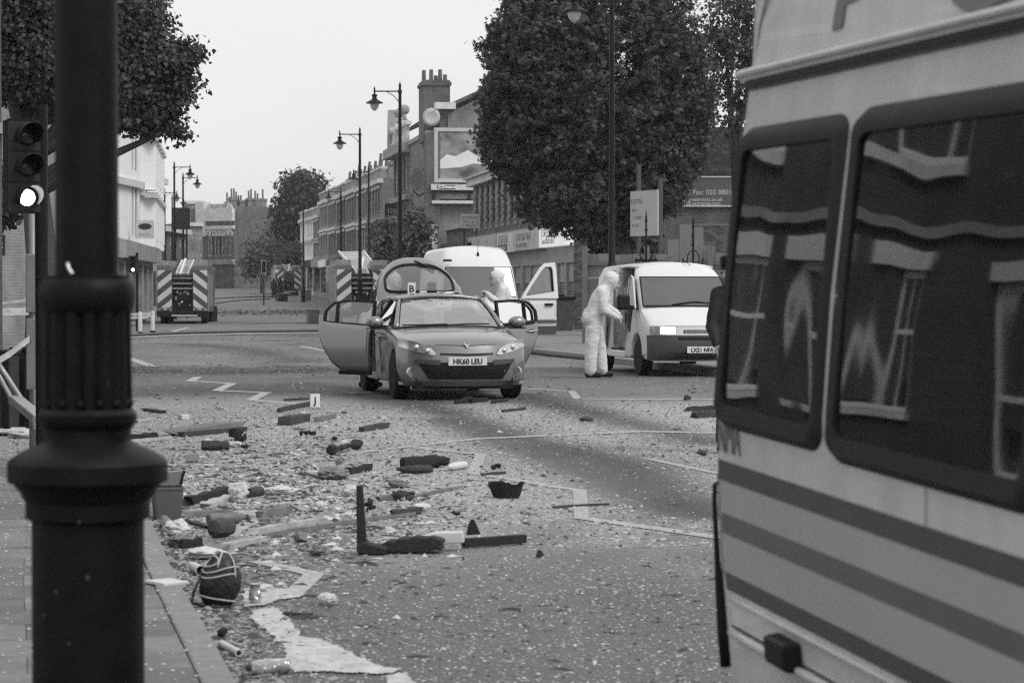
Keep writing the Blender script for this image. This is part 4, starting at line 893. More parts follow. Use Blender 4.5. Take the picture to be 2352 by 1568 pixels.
# ------------------------------------------------------------------ vehicles
def auto(o, ang=32):
    me = o.data; me.polygons.foreach_set('use_smooth', [True] * len(me.polygons)); me.set_sharp_from_angle(angle=R(ang)); return o
def loft(prof, r=.05, ns=(0, .35, .65, .88, 1), sidecap=True, p=3):
    """closed side profile [(y,z,w,nose,dz)] swept across the width with rounded edges"""
    n = len(prof); P = [Vector((q[0], q[1])) for q in prof]; area = sum(P[i].x * P[(i + 1) % n].y - P[(i + 1) % n].x * P[i].y for i in range(n)); sg = 1 if area > 0 else -1
    nin = []
    for i in range(n):
        a = (P[i] - P[i - 1]).normalized(); b = (P[(i + 1) % n] - P[i]).normalized(); na = Vector((-a.y, a.x)) * sg; nb = Vector((-b.y, b.x)) * sg; m_ = na + nb
        m_ = m_.normalized() if m_.length > .2 else na; nin.append(m_ / max(.5, m_.dot(na)))
    st = [(k, 0, 0) for k in ns] + [(1, r * .3, r * .3 - r * .0), (1, r, r)]
    st = [(ns[i], 0., 0.) for i in range(len(ns))] + [(1, .707 * r, .293 * r), (1, r, r)]
    full = [(-k, -dx, ins) for k, dx, ins in reversed(st) if k > 0] + st
    mb = MB(); vs = []
    for k, dx, ins in full:
        for i, q in enumerate(prof):
            y, z, w = q[0], q[1], q[2]; nn = q[3] if len(q) > 3 else 0; dz = q[4] if len(q) > 4 else 0
            x = (w - r) * k + dx; s = min(1, abs(x) / w); c = nin[i] * ins
            vs.append((x, y + nn * s ** p + c.x, z - dz * s ** 2.2 + c.y))
    m = len(full); fs = [(j * n + i, j * n + (i + 1) % n, (j + 1) * n + (i + 1) % n, (j + 1) * n + i) for j in range(m - 1) for i in range(n)]
    if sidecap: fs += [tuple(range(n)), tuple((m - 1) * n + i for i in range(n - 1, -1, -1))]
    return mb.add(vs, fs)
def arch(yc, zc, r, n=9, w=.86):
    """wheel arch going from the rear bottom to the front bottom"""
    return [(yc + r * math.cos(math.pi * k / (n - 1) * 1.0), max(zc - .09, zc + r * math.sin(math.pi * k / (n - 1))), w) for k in range(n)]
def interp(tab, z):
    for a, b in zip(tab, tab[1:]):
        if z <= b[0]: t = max(0, (z - a[0]) / (b[0] - a[0])); return [p + (q - p) * t for p, q in zip(a[1:], b[1:])]
    return list(tab[-1][1:])
TYRE = RUB; RIM = mat('alloy_rim', .35, .3, .1, 4, metal=.8)
def wheel(parent, x, y, r, w, side=1, spokes=5):
    o = bpy.data.objects.new('wheel', None); 
    mb = MB(); mb.lathe([(r * .62, -w / 2), (r * .93, -w / 2), (r, -w / 2 + .025), (r, w / 2 - .025), (r * .93, w / 2), (r * .62, w / 2)], 28); M = Matrix.Rotation(math.pi / 2, 4, 'Y'); mb.v = [tuple(M @ Vector(v)) for v in mb.v]
    t = mb.build('wheel', TYRE, parent); auto(t); t.location = (x, y, r)
    mb = MB(); mb.lathe([(.04, w * .30), (.06, w * .36), (r * .12, w * .36), (r * .14, w * .28), (r * .5, w * .22), (r * .62, w * .42), (r * .64, w * .2), (r * .64, -w * .4)], 24); mb.v = [tuple(M @ Vector(v)) for v in mb.v]
    for k in range(spokes):
        a = 2 * math.pi * k / spokes; mb.bar((w * .34, .03 * math.cos(a), .03 * math.sin(a)), (w * .36, r * .6 * math.cos(a), r * .6 * math.sin(a)), r * .2, .02, (1, 0, 0))
    q = mb.build('rim', RIM, t); auto(q)
    if side < 0: q.rotation_euler = (0, 0, math.pi)
    return t
CARP = mat('grey_metallic_paint', .21, .30, .06, 3, metal=.6, spec=.6, coat=.8)
WSCR = glass('windscreen_glass', .02, .34, .35, .6, 3.0)
SIDEG = glass('car_side_glass', .02, .14, .62)
HEADL = mat('headlamp_reflector', .55, .15, .3, 14, metal=.6, spec=.8, coat=1)
TRIM = mat('black_trim', .010, .5, .2, spec=.22)
PLATE = mat('number_plate', .68, .4, .05)
# ---- grey hatchback
def megane():
    t = thing('hatchback_car', 'grey five door hatchback with both rear doors and tailgate open, evidence marker on roof', 'car', (-.59, 33.4, 0), R(12))
    fr = [(.10, .19, .80, .34), (.03, .26, .84, .38), (.0, .40, .87, .42), (.005, .54, .88, .42), (.03, .64, .88, .42), (.065, .735, .87, .38), (.13, .79, .85, .36, .02), (.36, .855, .84, .24, .05), (.75, .92, .84, .11, .065), (1.1, .965, .845, .06, .06), (1.28, .975, .85, .06, .05),
          (1.55, .955, .875, 0, .02), (2.36, .965, .875), (2.36, .22, .86)] + [(1.30, .20, .86)] + arch(.87, .31, .36) + [(.42, .19, .86, .05)]
    mb = loft(fr, .055); b = mb.build('front_body', CARP, t); auto(b, 28)
    tab = [(q[1], q[0], q[2], q[3]) for q in fr[:6]]
    def surf(x, z, off=.006):
        y, w, n = interp(tab, z); s = min(1, abs(x) / w); return (x, y + n * s ** 3 - off, z)
    def patch(nm, m, x0, x1, lo, hi, off=.006, nu=18, nv=4, parent=t, solid=0.):
        mb = MB(); mb.grid(lambda i, j: surf(x0 + (x1 - x0) * i, lo(x0 + (x1 - x0) * i) * (1 - j) + hi(x0 + (x1 - x0) * i) * j, off), nu, nv); return auto(mb.build(nm, m, parent, fix=False, solid=solid))
    lin = lambda *P: (lambda x: float(np.interp(x, [p[0] for p in P], [p[1] for p in P])))
    patch('lower_grille', TRIM, -.64, .64, lin((-.64, .50), (-.5, .285), (.5, .285), (.64, .50)), lin((-.64, .515), (0, .50), (.64, .515)), .004)
    for k in range(5): patch('grille_slat', PLAST, -.5, .5, (lambda zz: (lambda x: zz))(.32 + k * .036), (lambda zz: (lambda x: zz))(.331 + k * .036), .012, 14, 1)
    patch('bumper_insert', mat('grey_insert', .06, .5, .1), -.68, -.36, lin((-.68, .50), (-.36, .47)), lin((-.68, .55), (-.36, .54)), .007, 8, 2); patch('bumper_insert', MATS['grey_insert'], .36, .68, lin((.36, .47), (.68, .50)), lin((.36, .54), (.68, .55)), .007, 8, 2)
    patch('upper_slot', TRIM, -.36, .36, lin((-.36, .612), (0, .595), (.36, .612)), lin((-.36, .632), (0, .622), (.36, .632)), .005)
    patch('bonnet_seam', TRIM, -.42, .42, lin((-.42, .742), (0, .725), (.42, .742)), lin((-.42, .748), (0, .731), (.42, .748)), .004, 14, 1)
    for s in (-1, 1):
        lo = [(.41, .612), (.46, .605), (.64, .645), (.86, .715)]; hi = [(.41, .625), (.47, .70), (.64, .775), (.80, .815), (.86, .825)]
        f = lambda P: lin(*sorted((s * a, b) for a, b in P)); x0, x1 = sorted((s * .41, s * .86))
        hl = patch('headlight', HEADL, x0, x1, f(lo), f(hi), .007, 14, 5)
        for cx, cz, cr in ((.52, .66, .032), (.65, .705, .038)):
            mb = MB(); c = surf(s * cx, cz, .02); mb.ball(c, (cr, .014, cr), 12, 8); mb.build('lamp_lens', CHROME, hl, smooth=True)
        fl = MB(); c = Vector(surf(s * .72, .375, .002)); M = Matrix.Translation(c) @ Matrix.Rotation(-s * R(38), 4, 'Z') @ Matrix.Rotation(R(90), 4, 'X')
        fl.lathe([(.0, .012), (.05, .01), (.055, .02), (.07, .018), (.072, -.01)], 18); fl.v = [tuple(M @ Vector(v)) for v in fl.v]; auto(fl.build('fog_lamp', HEADL, t))
    # emblem: hollow diamond
    mb = MB(); D = [(0, .062), (.048, .0), (0, -.062), (-.048, 0)]; I = [(0, .03), (.02, 0), (0, -.03), (-.02, 0)]
    for i in range(4):
        j = (i + 1) % 4; mb.add([surf(a, b + .765, .03) for a, b in (D[i], D[j], I[j], I[i])] + [surf(a, b + .765, .0) for a, b in (D[i], D[j], I[j], I[i])], [(0, 1, 2, 3), (0, 4, 5, 1), (2, 6, 7, 3), (1, 5, 6, 2), (3, 7, 4, 0)])
    mb.build('emblem', CHROME, t)
    mb = MB(); mb.box((0, -.022, .523), (.52, .016, .112)); pl = mb.build('number_plate', PLATE, t, bevel=.004); text('HK60 LEU', .098, face_front((0, -.031, .489)), INK, pl, align='CENTER', sx=.93, bold=.0035)
    mb = MB(); mb.bb(-.66, .66, .2, .5, .15, .3); mb.bb(-.6, .6, .4, 3.6, .16, .24); mb.build('underbody', TRIM, t)
    # sill / floor and rear quarter
    mb = MB(); mb.bb(-.85, .85, 2.3, 3.2, .2, .31); mb.build('sill', CARP, t, bevel=.02)
    rq = [(3.02, .30, .86), (3.02, .97, .87), (4.0, 1.0, .82, -.12), (4.18, .95, .82, -.2), (4.24, .7, .84, -.22), (4.22, .4, .84, -.2), (4.1, .24, .8)] + arch(3.51, .31, .36)
    mb = loft(rq, .05, (0, .4, .75, 1)); auto(mb.build('rear_body', CARP, t))
    # cabin
    mb = MB()
    def ws(i, j):
        s = i * 2 - 1; w = .735 + (.575 - .735) * j; y = 1.20 + .76 * j + .12 * abs(s) ** 2.2 * (1 - .5 * j); z = .975 + .39 * j - .03 * s * s + .03 * math.sin(math.pi * j); return (s * w, y, z)
    mb.grid(ws, 16, 10); auto(mb.build('windscreen', WSCR, t, fix=False), 60)
    for s in (-1, 1):
        mb = MB(); mb.tube([ws((1 + s) / 2, j / 8) for j in range(9)], [.045, .04, .036, .034, .032, .03, .03, .03, .03], 8); mb.build('pillar', CARP, t, smooth=True)
        mb = MB(); mb.tube([ws((1 + s) / 2 - s * .02, j / 8) for j in range(9)], .014, 6); mb.build('screen_seal', TRIM, t, smooth=True)
    mb = MB(); mb.tube([(x, ws((x / .735 + 1) / 2, 0)[1] - .012, ws((x / .735 + 1) / 2, 0)[2] - .005) for x in np.linspace(-.72, .72, 15)], .022, 6); mb.build('cowl', TRIM, t)
    def rf(i, j):
        s = i * 2 - 1; y = 1.93 + 1.5 * j; w = .59 - .03 * j; return (s * w * 1.02, y + .05 * s * s * (1 - j), 1.36 + .065 * math.sin(math.pi * (.18 + .62 * j)) - .055 * abs(s) ** 2.4)
    mb = MB(); mb.grid(rf, 14, 10); auto(mb.build('roof', CARP, t, fix=False, solid=.03), 60)
    for s in (-1, 1):
        mb = MB(); mb.bar((s * .855, 2.34, .93), (s * .62, 2.3, 1.31), .09, .05, (0, 1, 0)); mb.build('door_pillar', TRIM, t)
        mb = MB(); mb.tube([(s * .60, 1.98, 1.325), (s * .615, 2.5, 1.345), (s * .60, 3.1, 1.33), (s * .58, 3.42, 1.28)], .035, 8); mb.build('roof_rail', CARP, t, smooth=True)
        mb = MB(); mb.add([(s * .83, 1.46, .965), (s * .865, 2.33, .975), (s * .635, 2.28, 1.31), (s * .62, 2.02, 1.31)], [(0, 1, 2, 3)]); mb.build('side_window', SIDEG, t, fix=False)
        mb = MB(); mb.bar((s * .845, 1.4, .965), (s * .875, 2.34, .975), .025, .02); mb.build('window_seal', TRIM, t)
        mb = MB(); mb.add([(s * .86, 3.06, .97), (s * .80, 4.02, 1.0), (s * .60, 3.42, 1.31), (s * .63, 3.1, 1.32)], [(0, 1, 2, 3)]); mb.build('quarter_panel', CARP, t, fix=False, solid=.03)
        # mirror
        mb = MB(); mb.ball((s * 1.0, 1.52, 1.02), (.125, .085, .085), 14, 10); mi = mb.build('mirror', CARP, t, smooth=True)
        mb = MB(); mb.bar((s * .85, 1.5, .97), (s * .98, 1.52, .965), .06, .03); mb.bb(s * 1.0 - .115, s * 1.0 + .115, 1.45, 1.59, .928, .945); mb.build('mirror_base', TRIM, mi)
        mb = MB(); mb.bb(min(s * .872, s * .895), max(s * .872, s * .895), 2.05, 2.24, .82, .845); mb.build('handle', CHROME, t)
        # wheels
        wheel(t, s * .765, .87, .315, .205, s); wheel(t, s * .765, 3.51, .315, .205, s)
    # rear doors, hinged at the pillar
    for s, op in ((-1, R(37)), (1, R(47))):
        d = Vector((s * math.sin(op), math.cos(op), 0)); nrm = Vector((s * math.cos(op), -math.sin(op), 0)); h = Vector((s * .885, 2.4, 0))
        def dl(l, z, o=0.): 
            bul = .045 * math.sin(math.pi * min(1, max(0, (z - .25) / .75))) - .13 * max(0, z - .97); p = h + d * l + nrm * (bul + o); return (p.x, p.y, z)
        lo = [(0, .29), (.62, .30), (.78, .42), (.9, .60), (1.0, .82)]; mb = MB()
        zl = lin((0, .33), (.55, .335), (.72, .43), (.86, .60), (.98, .80), (1.02, .9)); zh = lin((0, .945), (1.02, 1.0))
        mb.grid(lambda i, j: dl(i * 1.02, zl(i * 1.02) * (1 - j) + zh(i * 1.02) * j), 20, 8); do = auto(mb.build('rear_door', CARP, t, fix=False, solid=.07), 60)
        mb = MB(); mb.grid(lambda i, j: dl(i * .62 + .01, (.275 + .0 * i) * (1 - j) + .331 * j, .002), 8, 2); mb.build('sill_trim', TRIM, do, fix=False, solid=.05)
        top = lin((-.01, 1.31), (.5, 1.33), (.85, 1.29), (1.0, 1.16)); bot = lin((0, .945), (1.02, 1.0))
        ring = [(l, top(l)) for l in np.linspace(0, 1.0, 12)] + [(1.01, 1.06), (1.0, bot(1.0))] + [(l, bot(l)) for l in np.linspace(.9, 0, 6)]
        c = (.5, 1.14); inn = [(a + (c[0] - a) * (.07 if 0 < a < .98 else .09), b + (c[1] - b) * .17) for a, b in ring]; mb = MB(); n = len(ring)
        mb.add([dl(a, b) for a, b in ring] + [dl(a, b) for a, b in inn], [(i, (i + 1) % n, n + (i + 1) % n, n + i) for i in range(n)]); mb.build('window_frame', TRIM, do, fix=False, solid=.035)
        mb = MB(); mb.add([dl(a, b, -.012) for a, b in inn], [tuple(range(n))]); mb.build('window', SIDEG, do, fix=False)
        mb = MB(); mb.bar(dl(.74, .99, .0), dl(.74, 1.29, .0), .03, .025, nrm); mb.build('window_divider', TRIM, do)
        mb = MB(); mb.tube([dl(.74, .862, .02), dl(.80, .868, .045), dl(.92, .874, .045), dl(.98, .876, .02)], .014, 8); mb.build('handle', CHROME, do, smooth=True)
        mb = MB(); mb.ball(dl(.86, .868, .004), (.07, .02, .03), 12, 8, Matrix.Rotation(math.atan2(d.y, d.x), 4, 'Z')); mb.build('handle_cup', TRIM, do, smooth=True)
        mb = MB(); mb.grid(lambda i, j: dl(.06 + i * .8, .5 + .38 * j, -.075), 4, 3); mb.build('door_card', PLAST, do, fix=False)
    # raised tailgate
    hy, hz, ta = 3.42, 1.36, R(35)
    def tg(u, v, o=0.):
        l = v * (1.02 - .42 * abs(u) ** 2.6); x = .64 * u * (1 - .10 * v * v); cv = .05 * math.sin(math.pi * v) - .1 * abs(u) ** 3
        return (x, hy + l * math.cos(ta) + .06 * abs(u) ** 3 - (cv + o) * math.sin(ta), hz + l * math.sin(ta) + (cv + o) * math.cos(ta))
    A_ = MB(); B_ = MB(); nu, nv = 28, 18
    for i in range(nu):
        for j in range(nv):
            u0, u1, v0, v1 = i / nu * 2 - 1, (i + 1) / nu * 2 - 1, j / nv, (j + 1) / nv; um, vm = (u0 + u1) / 2, (v0 + v1) / 2
            inside = (abs(um) / .80) ** 4 + (abs(vm - .44) / .33) ** 4 < 1
            (B_ if inside else A_).add([tg(u0, v0), tg(u1, v0), tg(u1, v1), tg(u0, v1)], [(0, 1, 2, 3)])
    import bmesh
    tgm = A_.build('tailgate', CARP, t, fix=False)
    for ob in (tgm, B_.build('tailgate_window', glass('tailgate_glass', .06, .10, .5), tgm, fix=False)):
        bm = bmesh.new(); bm.from_mesh(ob.data); bmesh.ops.remove_doubles(bm, verts=bm.verts, dist=1e-4); bm.to_mesh(ob.data); bm.free(); ob.data.polygons.foreach_set('use_smooth', [True] * len(ob.data.polygons))
    sm = tgm.modifiers.new('t', 'SOLIDIFY'); sm.thickness = .05; sm.offset = -1
    mb = MB(); pts = [tg(.80 * math.copysign(abs(math.cos(k * math.pi / 20)) ** .5, math.cos(k * math.pi / 20)), .44 + .33 * math.copysign(abs(math.sin(k * math.pi / 20)) ** .5, math.sin(k * math.pi / 20)), .006) for k in range(41)]; mb.tube(pts, .02, 6, False); mb.build('glass_seal', TRIM, tgm, smooth=True)
    mb = MB(); mb.bar(tg(0.0, .83, .03), tg(.42, .62, .03), .05, .02); mb.build('wiper', TRIM, tgm)
    for s in (-1, 1): mb = MB(); mb.cyl((s * .55, 3.75, 1.0), tg(s * .86, .5, -.03), .012); mb.build('gas_strut', TRIM, tgm)
    # interior
    mb = MB(); mb.bb(-.72, .72, 1.35, 1.62, .62, .93); dsh = mb.build('dashboard', PLAST, t, bevel=.04)
    for s in (-1, 1):
        mb = MB(); mb.bb(s * .38 - .25, s * .38 + .25, 1.9, 2.4, .42, .56); mb.box((s * .38, 2.46, .86), (.46, .14, .66), rx=R(-14)); mb.box((s * .38, 2.56, 1.2), (.24, .08, .14)); mb.build('seat', mat('seat_fabric', .045, .9, .2, 20), t, bevel=.04)
    mb = MB(); mb.bb(-.6, .6, 3.05, 3.2, .4, 1.0); mb.build('rear_seat', MATS['seat_fabric'], t, bevel=.04)
    mb = MB(); mb.tube([(-.38 + .18 * math.cos(k * math.pi / 8), 1.74 + .06 * math.sin(k * math.pi / 8), .88 + .17 * math.sin(k * math.pi / 8)) for k in range(17)], .016, 6, False); mb.build('steering_wheel', TRIM, t)
    mb = MB(); mb.tube([(-.1, 1.17, .985), (.2, 1.2, 1.0), (.55, 1.26, 1.0)], .01, 5); mb.tube([(-.66, 1.27, .985), (-.3, 1.19, .99), (-.05, 1.18, 1.0)], .01, 5); mb.build('wiper', TRIM, t)
    return t
car = megane()
# marker card B and small box on the car roof
def marker(letter, pos, w, h, label, rz=0, lean=18):
    t = thing('evidence_marker', label, 'marker', pos, rz, 'evidence markers'); a = R(lean)
    M = Matrix.Rotation(a, 4, 'X'); b = MB(); b.bb(-w / 2, w / 2, -.004, .004, 0, h, Matrix.Rotation(-a, 4, 'X')); f = b.build('front_card', mat('marker_card', .66, .5, .05), t, fix=False)
    b = MB(); b.bb(-w / 2, w / 2, -.004, .004, 0, h, Matrix.Translation((0, 2 * h * math.sin(a), 0)) @ M); b.build('back_card', MATS['marker_card'], t, fix=False)
    text(letter, h * .72, Matrix.Rotation(-a, 4, 'X') @ face_front((0, -.0055, h * .26)), INK, f, align='CENTER', ext=.0008, bold=.003); return t
cm = car.matrix_basis
rp0 = at(953, 683, 36.2); marker('B', (rp0.x - .05, 36.2, 1.385), .11, .19, 'white evidence card lettered B standing on the grey car roof', R(-6), 12)
b = MB(); b.box((0, 0, .035), (.10, .07, .07)); o = b.build('evidence_box', mat('marker_card', .66), bevel=.004); tag(o, 'small white box beside the B card on the car roof', 'box'); o.location = (at(972, 683, 36.25).x, 36.25, 1.385)
b = MB(); b.grid(lambda i, j: ((i - .5) * .32, (j - .5) * .2, .018 * math.sin(i * 9 + j * 4) + .02), 10, 6); o = b.build('glove', MATS['marker_card'], solid=.008); tag(o, 'crumpled white glove lying on the car roof edge', 'glove'); o.location = (at(1030, 678, 36.5).x, 36.45, 1.395)
jp = G(724, 936); marker('J', (jp.x, jp.y, .006), .12, .17, 'white evidence card lettered J standing on the road', R(4), 14)

VANW = mat('white_van_paint', .66, .35, .05, 1.2, coat=.4)
VGL = glass('van_glass', .03, .12, .22, .25, 2)
BUMP = mat('grey_bumper', .05, .6, .25, 6)
# ---- big white panel van behind the car
def transit():
    p0 = at(1117, 660, 57.5); t = thing('panel_van', 'tall white panel van behind the grey car with its right front door open', 'van', (p0.x, 57.5, 0), R(9))
    W = .98
    pr = [(.12, .3, W * .92, .1), (.02, .42, W * .95, .16), (.0, .62, W * .96, .18), (.05, .86, W * .96, .16), (.12, 1.05, W * .95, .15), (.35, 1.16, W * .94, .12, .02), (.82, 1.25, W * .93, .1, .03), (1.25, 1.98, W * .86, .1, .02), (1.42, 2.2, W * .82, .12, .04), (1.75, 2.42, W * .78, .1, .06), (2.2, 2.48, W * .78, 0, .07), (5.3, 2.46, W * .78, 0, .07), (5.42, 2.2, W * .84), (5.45, .35, W)]
    pr += [(4.75, .32, W)] + arch(4.35, .36, .40, w=W) + [(3.9, .32, W), (1.5, .32, W)] + arch(1.0, .36, .42, w=W * .98) + [(.5, .3, W * .95, .05)]
    auto(loft(pr, .11).build('body', VANW, t), 40)
    tab = [(q[1], q[0], q[2], q[3]) for q in pr[:8]]
    def sf(x, z, off=.01): y, w, n = interp(tab, z); s = min(1, abs(x) / w); return (x, y + n * s ** 3 - off, z)
    mb = MB(); mb.grid(lambda i, j: sf((i * 2 - 1) * (.84 - .09 * j), 1.29 + .67 * j, .012), 14, 8); auto(mb.build('windscreen', VGL, t, fix=False), 60)
    mb = MB(); mb.grid(lambda i, j: sf((i * 2 - 1) * (.86 - .085 * j), 1.27 + .71 * j, .006), 14, 8); auto(mb.build('screen_seal', TRIM, t, fix=False), 60)
    mb = MB(); mb.grid(lambda i, j: sf((i * 2 - 1) * .9, .32 + .36 * j, .012), 14, 3); auto(mb.build('bumper', BUMP, t, fix=False)); mb = MB(); mb.grid(lambda i, j: sf((i * 2 - 1) * .4, .78 + .2 * j, .012), 8, 3); mb.build('grille', TRIM, t, fix=False)
    for s in (-1, 1):
        mb = MB(); mb.grid(lambda i, j: sf(s * (.48 + .38 * i), .8 + .2 * j, .014), 6, 3); mb.build('headlight', HEADL, t, fix=False)
        wheel(t, s * .84, 1.0, .34, .22, s); wheel(t, s * .84, 4.35, .34, .22, s)
        mb = MB(); mb.bb(s * 1.12 - .1, s * 1.12 + .1, .95, 1.1, 1.3, 1.62); mb.bar((s * .95, 1.05, 1.35), (s * 1.1, 1.03, 1.4), .05, .05); 
        if s < 0: mb.build('mirror', TRIM, t, bevel=.03)
    mb = MB(); mb.tube([(.02, 1.5, 2.3), (.02, 1.46, 2.62)], .006, 5); mb.ball((.02, 1.47, 2.27), (.03, .03, .06), 8, 6); mb.build('aerial', TRIM, t)
    mb = MB(); mb.bb(-.82, -.62, 1.28, 1.30, 2.1, 2.15); mb.build('roof_seam', TRIM, t)
    b = MB(); b.add([sf(.60, 1.72, .016), sf(.74, 1.72, .016), sf(.70, 1.9, .016), sf(.58, 1.9, .016)], [(0, 1, 2, 3)]); b.build('paper_permit', PLATE, t, fix=False)
    # open door
    h = Vector((.95, 1.05, 0)); op = R(66); d = Vector((math.sin(op), math.cos(op), 0)); nr = Vector((math.cos(op), -math.sin(op), 0))
    def dl(l, z, o=0.): p = h + d * l + nr * (o + .03 * math.sin((z - .4) * 2.2) - .08 * max(0, z - 1.25)); return (p.x, p.y, z)
    zt = lambda l: float(np.interp(l, [0, .05, .62, .78, 1.0], [1.25, 1.32, 2.0, 2.06, 2.08]))
    mb = MB(); mb.grid(lambda i, j: dl(i, .42 + (1.24 - .42) * j), 8, 6); do = auto(mb.build('front_door', VANW, t, fix=False, solid=.06), 60)
    ring = [(0, 1.24), (.05, 1.33), (.35, 1.69), (.6, 1.98), (.72, 2.06), (1.0, 2.08), (1.02, 1.9), (1.02, 1.24)]; inn = [(.12, 1.3), (.16, 1.37), (.42, 1.68), (.62, 1.9), (.72, 1.97), (.88, 1.98), (.92, 1.9), (.92, 1.4)]
    mb = MB(); mb.add([dl(*q) for q in ring] + [dl(*q) for q in inn], [(i, (i + 1) % 8, 8 + (i + 1) % 8, 8 + i) for i in range(8)]); mb.build('window_frame', VANW, do, fix=False, solid=.05)
    mb = MB(); mb.add([dl(a, b_, -.02) for a, b_ in inn], [tuple(range(8))]); mb.build('window', VGL, do, fix=False)
    mb = MB(); n = len(inn); mb.tube([dl(a, b_, .004) for a, b_ in inn + inn[:1]], .018, 6, False); mb.build('window_seal', TRIM, do)
    b = MB(); b.bb(-.01, .01, 0, .2, 0, .07); mb = MB(); mb.bar(dl(.66, 1.1, .03), dl(.88, 1.1, .03), .03, .06); mb.build('handle', TRIM, do)
    for z in (.78, .7): mb = MB(); mb.bar(dl(.3, z, .034), dl(.98, z, .034), .01, .05); mb.build('side_strip', BUMP if z < .75 else STONE, do)
    mb = MB(); mb.grid(lambda i, j: dl(i, .40 + .2 * j, .006), 6, 2); mb.build('door_base', BUMP, do, fix=False)
    mb = MB(); mb.bb(-.8, .8, 1.7, 2.1, .6, 1.5); mb.build('seat', MATS['seat_fabric'], t, bevel=.05)
transit()
# ---- small white van
def scudo():
    p0 = at(1612, 660, 42.3); t = thing('compact_van', 'compact white van with lit headlight and open side door beside the fence', 'van', (p0.x, 42.3, 0), R(11))
    W = .905
    front = [(.14, .26, W * .93, .1), (.03, .36, W * .95, .2), (.0, .52, W * .96, .24), (.03, .70, W * .965, .24), (.06, .86, W * .96, .22), (.16, .93, W * .95, .18, .02), (.78, 1.155, W * .93, .1, .04), (1.40, 1.70, W * .85, .1, .04), (1.62, 1.86, W * .80, .12, .06), (1.85, 1.93, W * .78, .05, .07), (1.85, .28, W)]
    front += [(1.42, .28, W)] + arch(.95, .33, .38, w=W) + [(.5, .27, W * .95, .06)]
    auto(loft(front, .07).build('front_body', VANW, t), 34)
    rear = [(3.0, .28, W), (3.0, 1.95, W * .78, 0, .07), (4.3, 1.93, W * .78, 0, .07), (4.42, 1.7, W * .84), (4.45, .3, W)] + [(4.2, .28, W)] + arch(3.77, .33, .38, w=W) + [(3.3, .28, W)]
    auto(loft(rear, .07).build('rear_body', VANW, t), 34)
    mb = MB(); mb.grid(lambda i, j: ((i * 2 - 1) * W * .76, 1.8 + 1.25 * j, 1.935 + .02 * math.sin(math.pi * j) - .07 * abs(i * 2 - 1) ** 2.2), 12, 6); auto(mb.build('roof', VANW, t, fix=False, solid=.04), 60)
    mb = MB(); mb.bb(W - .06, W, 1.84, 3.02, .3, 1.2); mb.add([(W, 1.84, 1.2), (W, 3.02, 1.2), (W * .78, 3.02, 1.86), (W * .78, 1.84, 1.86)], [(0, 1, 2, 3)]); mb.build('side_panel', VANW, t, fix=False)
    mb = MB(); mb.bb(-W, W, 1.8, 3.05, .28, .40); mb.build('sill', VANW, t, bevel=.02); mb = MB(); mb.bb(-W + .05, W - .05, 1.84, 3.02, .40, .43); mb.build('load_floor', TRIM, t)
    tab = [(q[1], q[0], q[2], q[3]) for q in front[:8]]
    def sf(x, z, off=.01): y, w, n = interp(tab, z); s = min(1, abs(x) / w); return (x, y + n * s ** 3 - off, z)
    def pt(nm, m, x0, x1, z0, z1, off=.01, nu=10, nv=4, tx=0., par=t):
        mb = MB(); mb.grid(lambda i, j: sf((x0 + (x1 - x0) * i) * (1 - tx * j), z0 + (z1 - z0) * j, off), nu, nv); return auto(mb.build(nm, m, par, fix=False), 60)
    pt('screen_seal', TRIM, -.80, .80, 1.17, 1.69, .006, 14, 6, .1); pt('windscreen', VGL, -.775, .775, 1.2, 1.67, .012, 14, 6, .1)
    pt('bumper', BUMP, -.89, .89, .28, .70, .02, 18, 5); pt('bumper_slot', TRIM, -.4, .4, .62, .67, .026, 8, 1); pt('lower_slot', TRIM, -.45, .45, .33, .40, .026, 8, 1)
    pt('bonnet_seam', TRIM, -.6, .6, .848, .853, .004, 10, 1)
    gr = pt('grille', TRIM, -.3, .3, .735, .79, .008, 8, 2)
    for k in range(3): pt('grille_bar', CHROME, -.28, .28, .742 + k * .017, .747 + k * .017, .013, 8, 1, par=gr)
    LIT = mat('lit_headlamp', .9, .2, .0, emit=1.6)
    for s in (-1, 1):
        x0, x1 = sorted((s * .42, s * .84)); hl = pt('headlight', HEADL, x0, x1, .70, .845, .008, 8, 3)
        x0, x1 = sorted((s * .44, s * .68)); pt('lamp_lens', LIT, x0, x1, .72, .835, .014, 6, 3, par=hl)
        wheel(t, s * .77, .95, .31, .2, s); wheel(t, s * .77, 3.77, .31, .2, s)
        mb = MB(); mb.bb(min(s * .98, s * 1.2), max(s * .98, s * 1.2), 1.02, 1.16, 1.12, 1.38); mb.build('mirror', TRIM, t, bevel=.04); mb = MB(); mb.bar((s * .85, 1.1, 1.15), (s * 1.0, 1.1, 1.17), .07, .06); mb.build('mirror_arm', TRIM, t)
        xx = lambda z: s * (W - .125 * max(0, (z - 1.0)) / .9 + .004)
        mb = MB(); P = [(1.02, 1.14), (1.72, 1.16), (1.74, 1.66), (1.62, 1.70), (1.48, 1.66)]; mb.add([(xx(z), y, z) for y, z in P], [tuple(range(5))]); mb.build('side_window', mat('van_side_glass', .012, .08, 0, spec=.6), t, fix=False)
        mb = MB(); mb.tube([(xx(z) + s * .003, y, z) for y, z in P + P[:1]], .016, 6, False); mb.build('window_seal', TRIM if s > 0 else VANW, t)
        mb = MB(); mb.bb(min(s * W, s * (W + .02)), max(s * W, s * (W + .02)), 1.6, 1.66, .88, 1.06); mb.build('handle', TRIM, t)
        mb = MB(); mb.bb(min(s * W, s * (W + .003)), max(s * W, s * (W + .003)), 1.35, 1.82, .73, .738); mb.build('seam', TRIM, t)
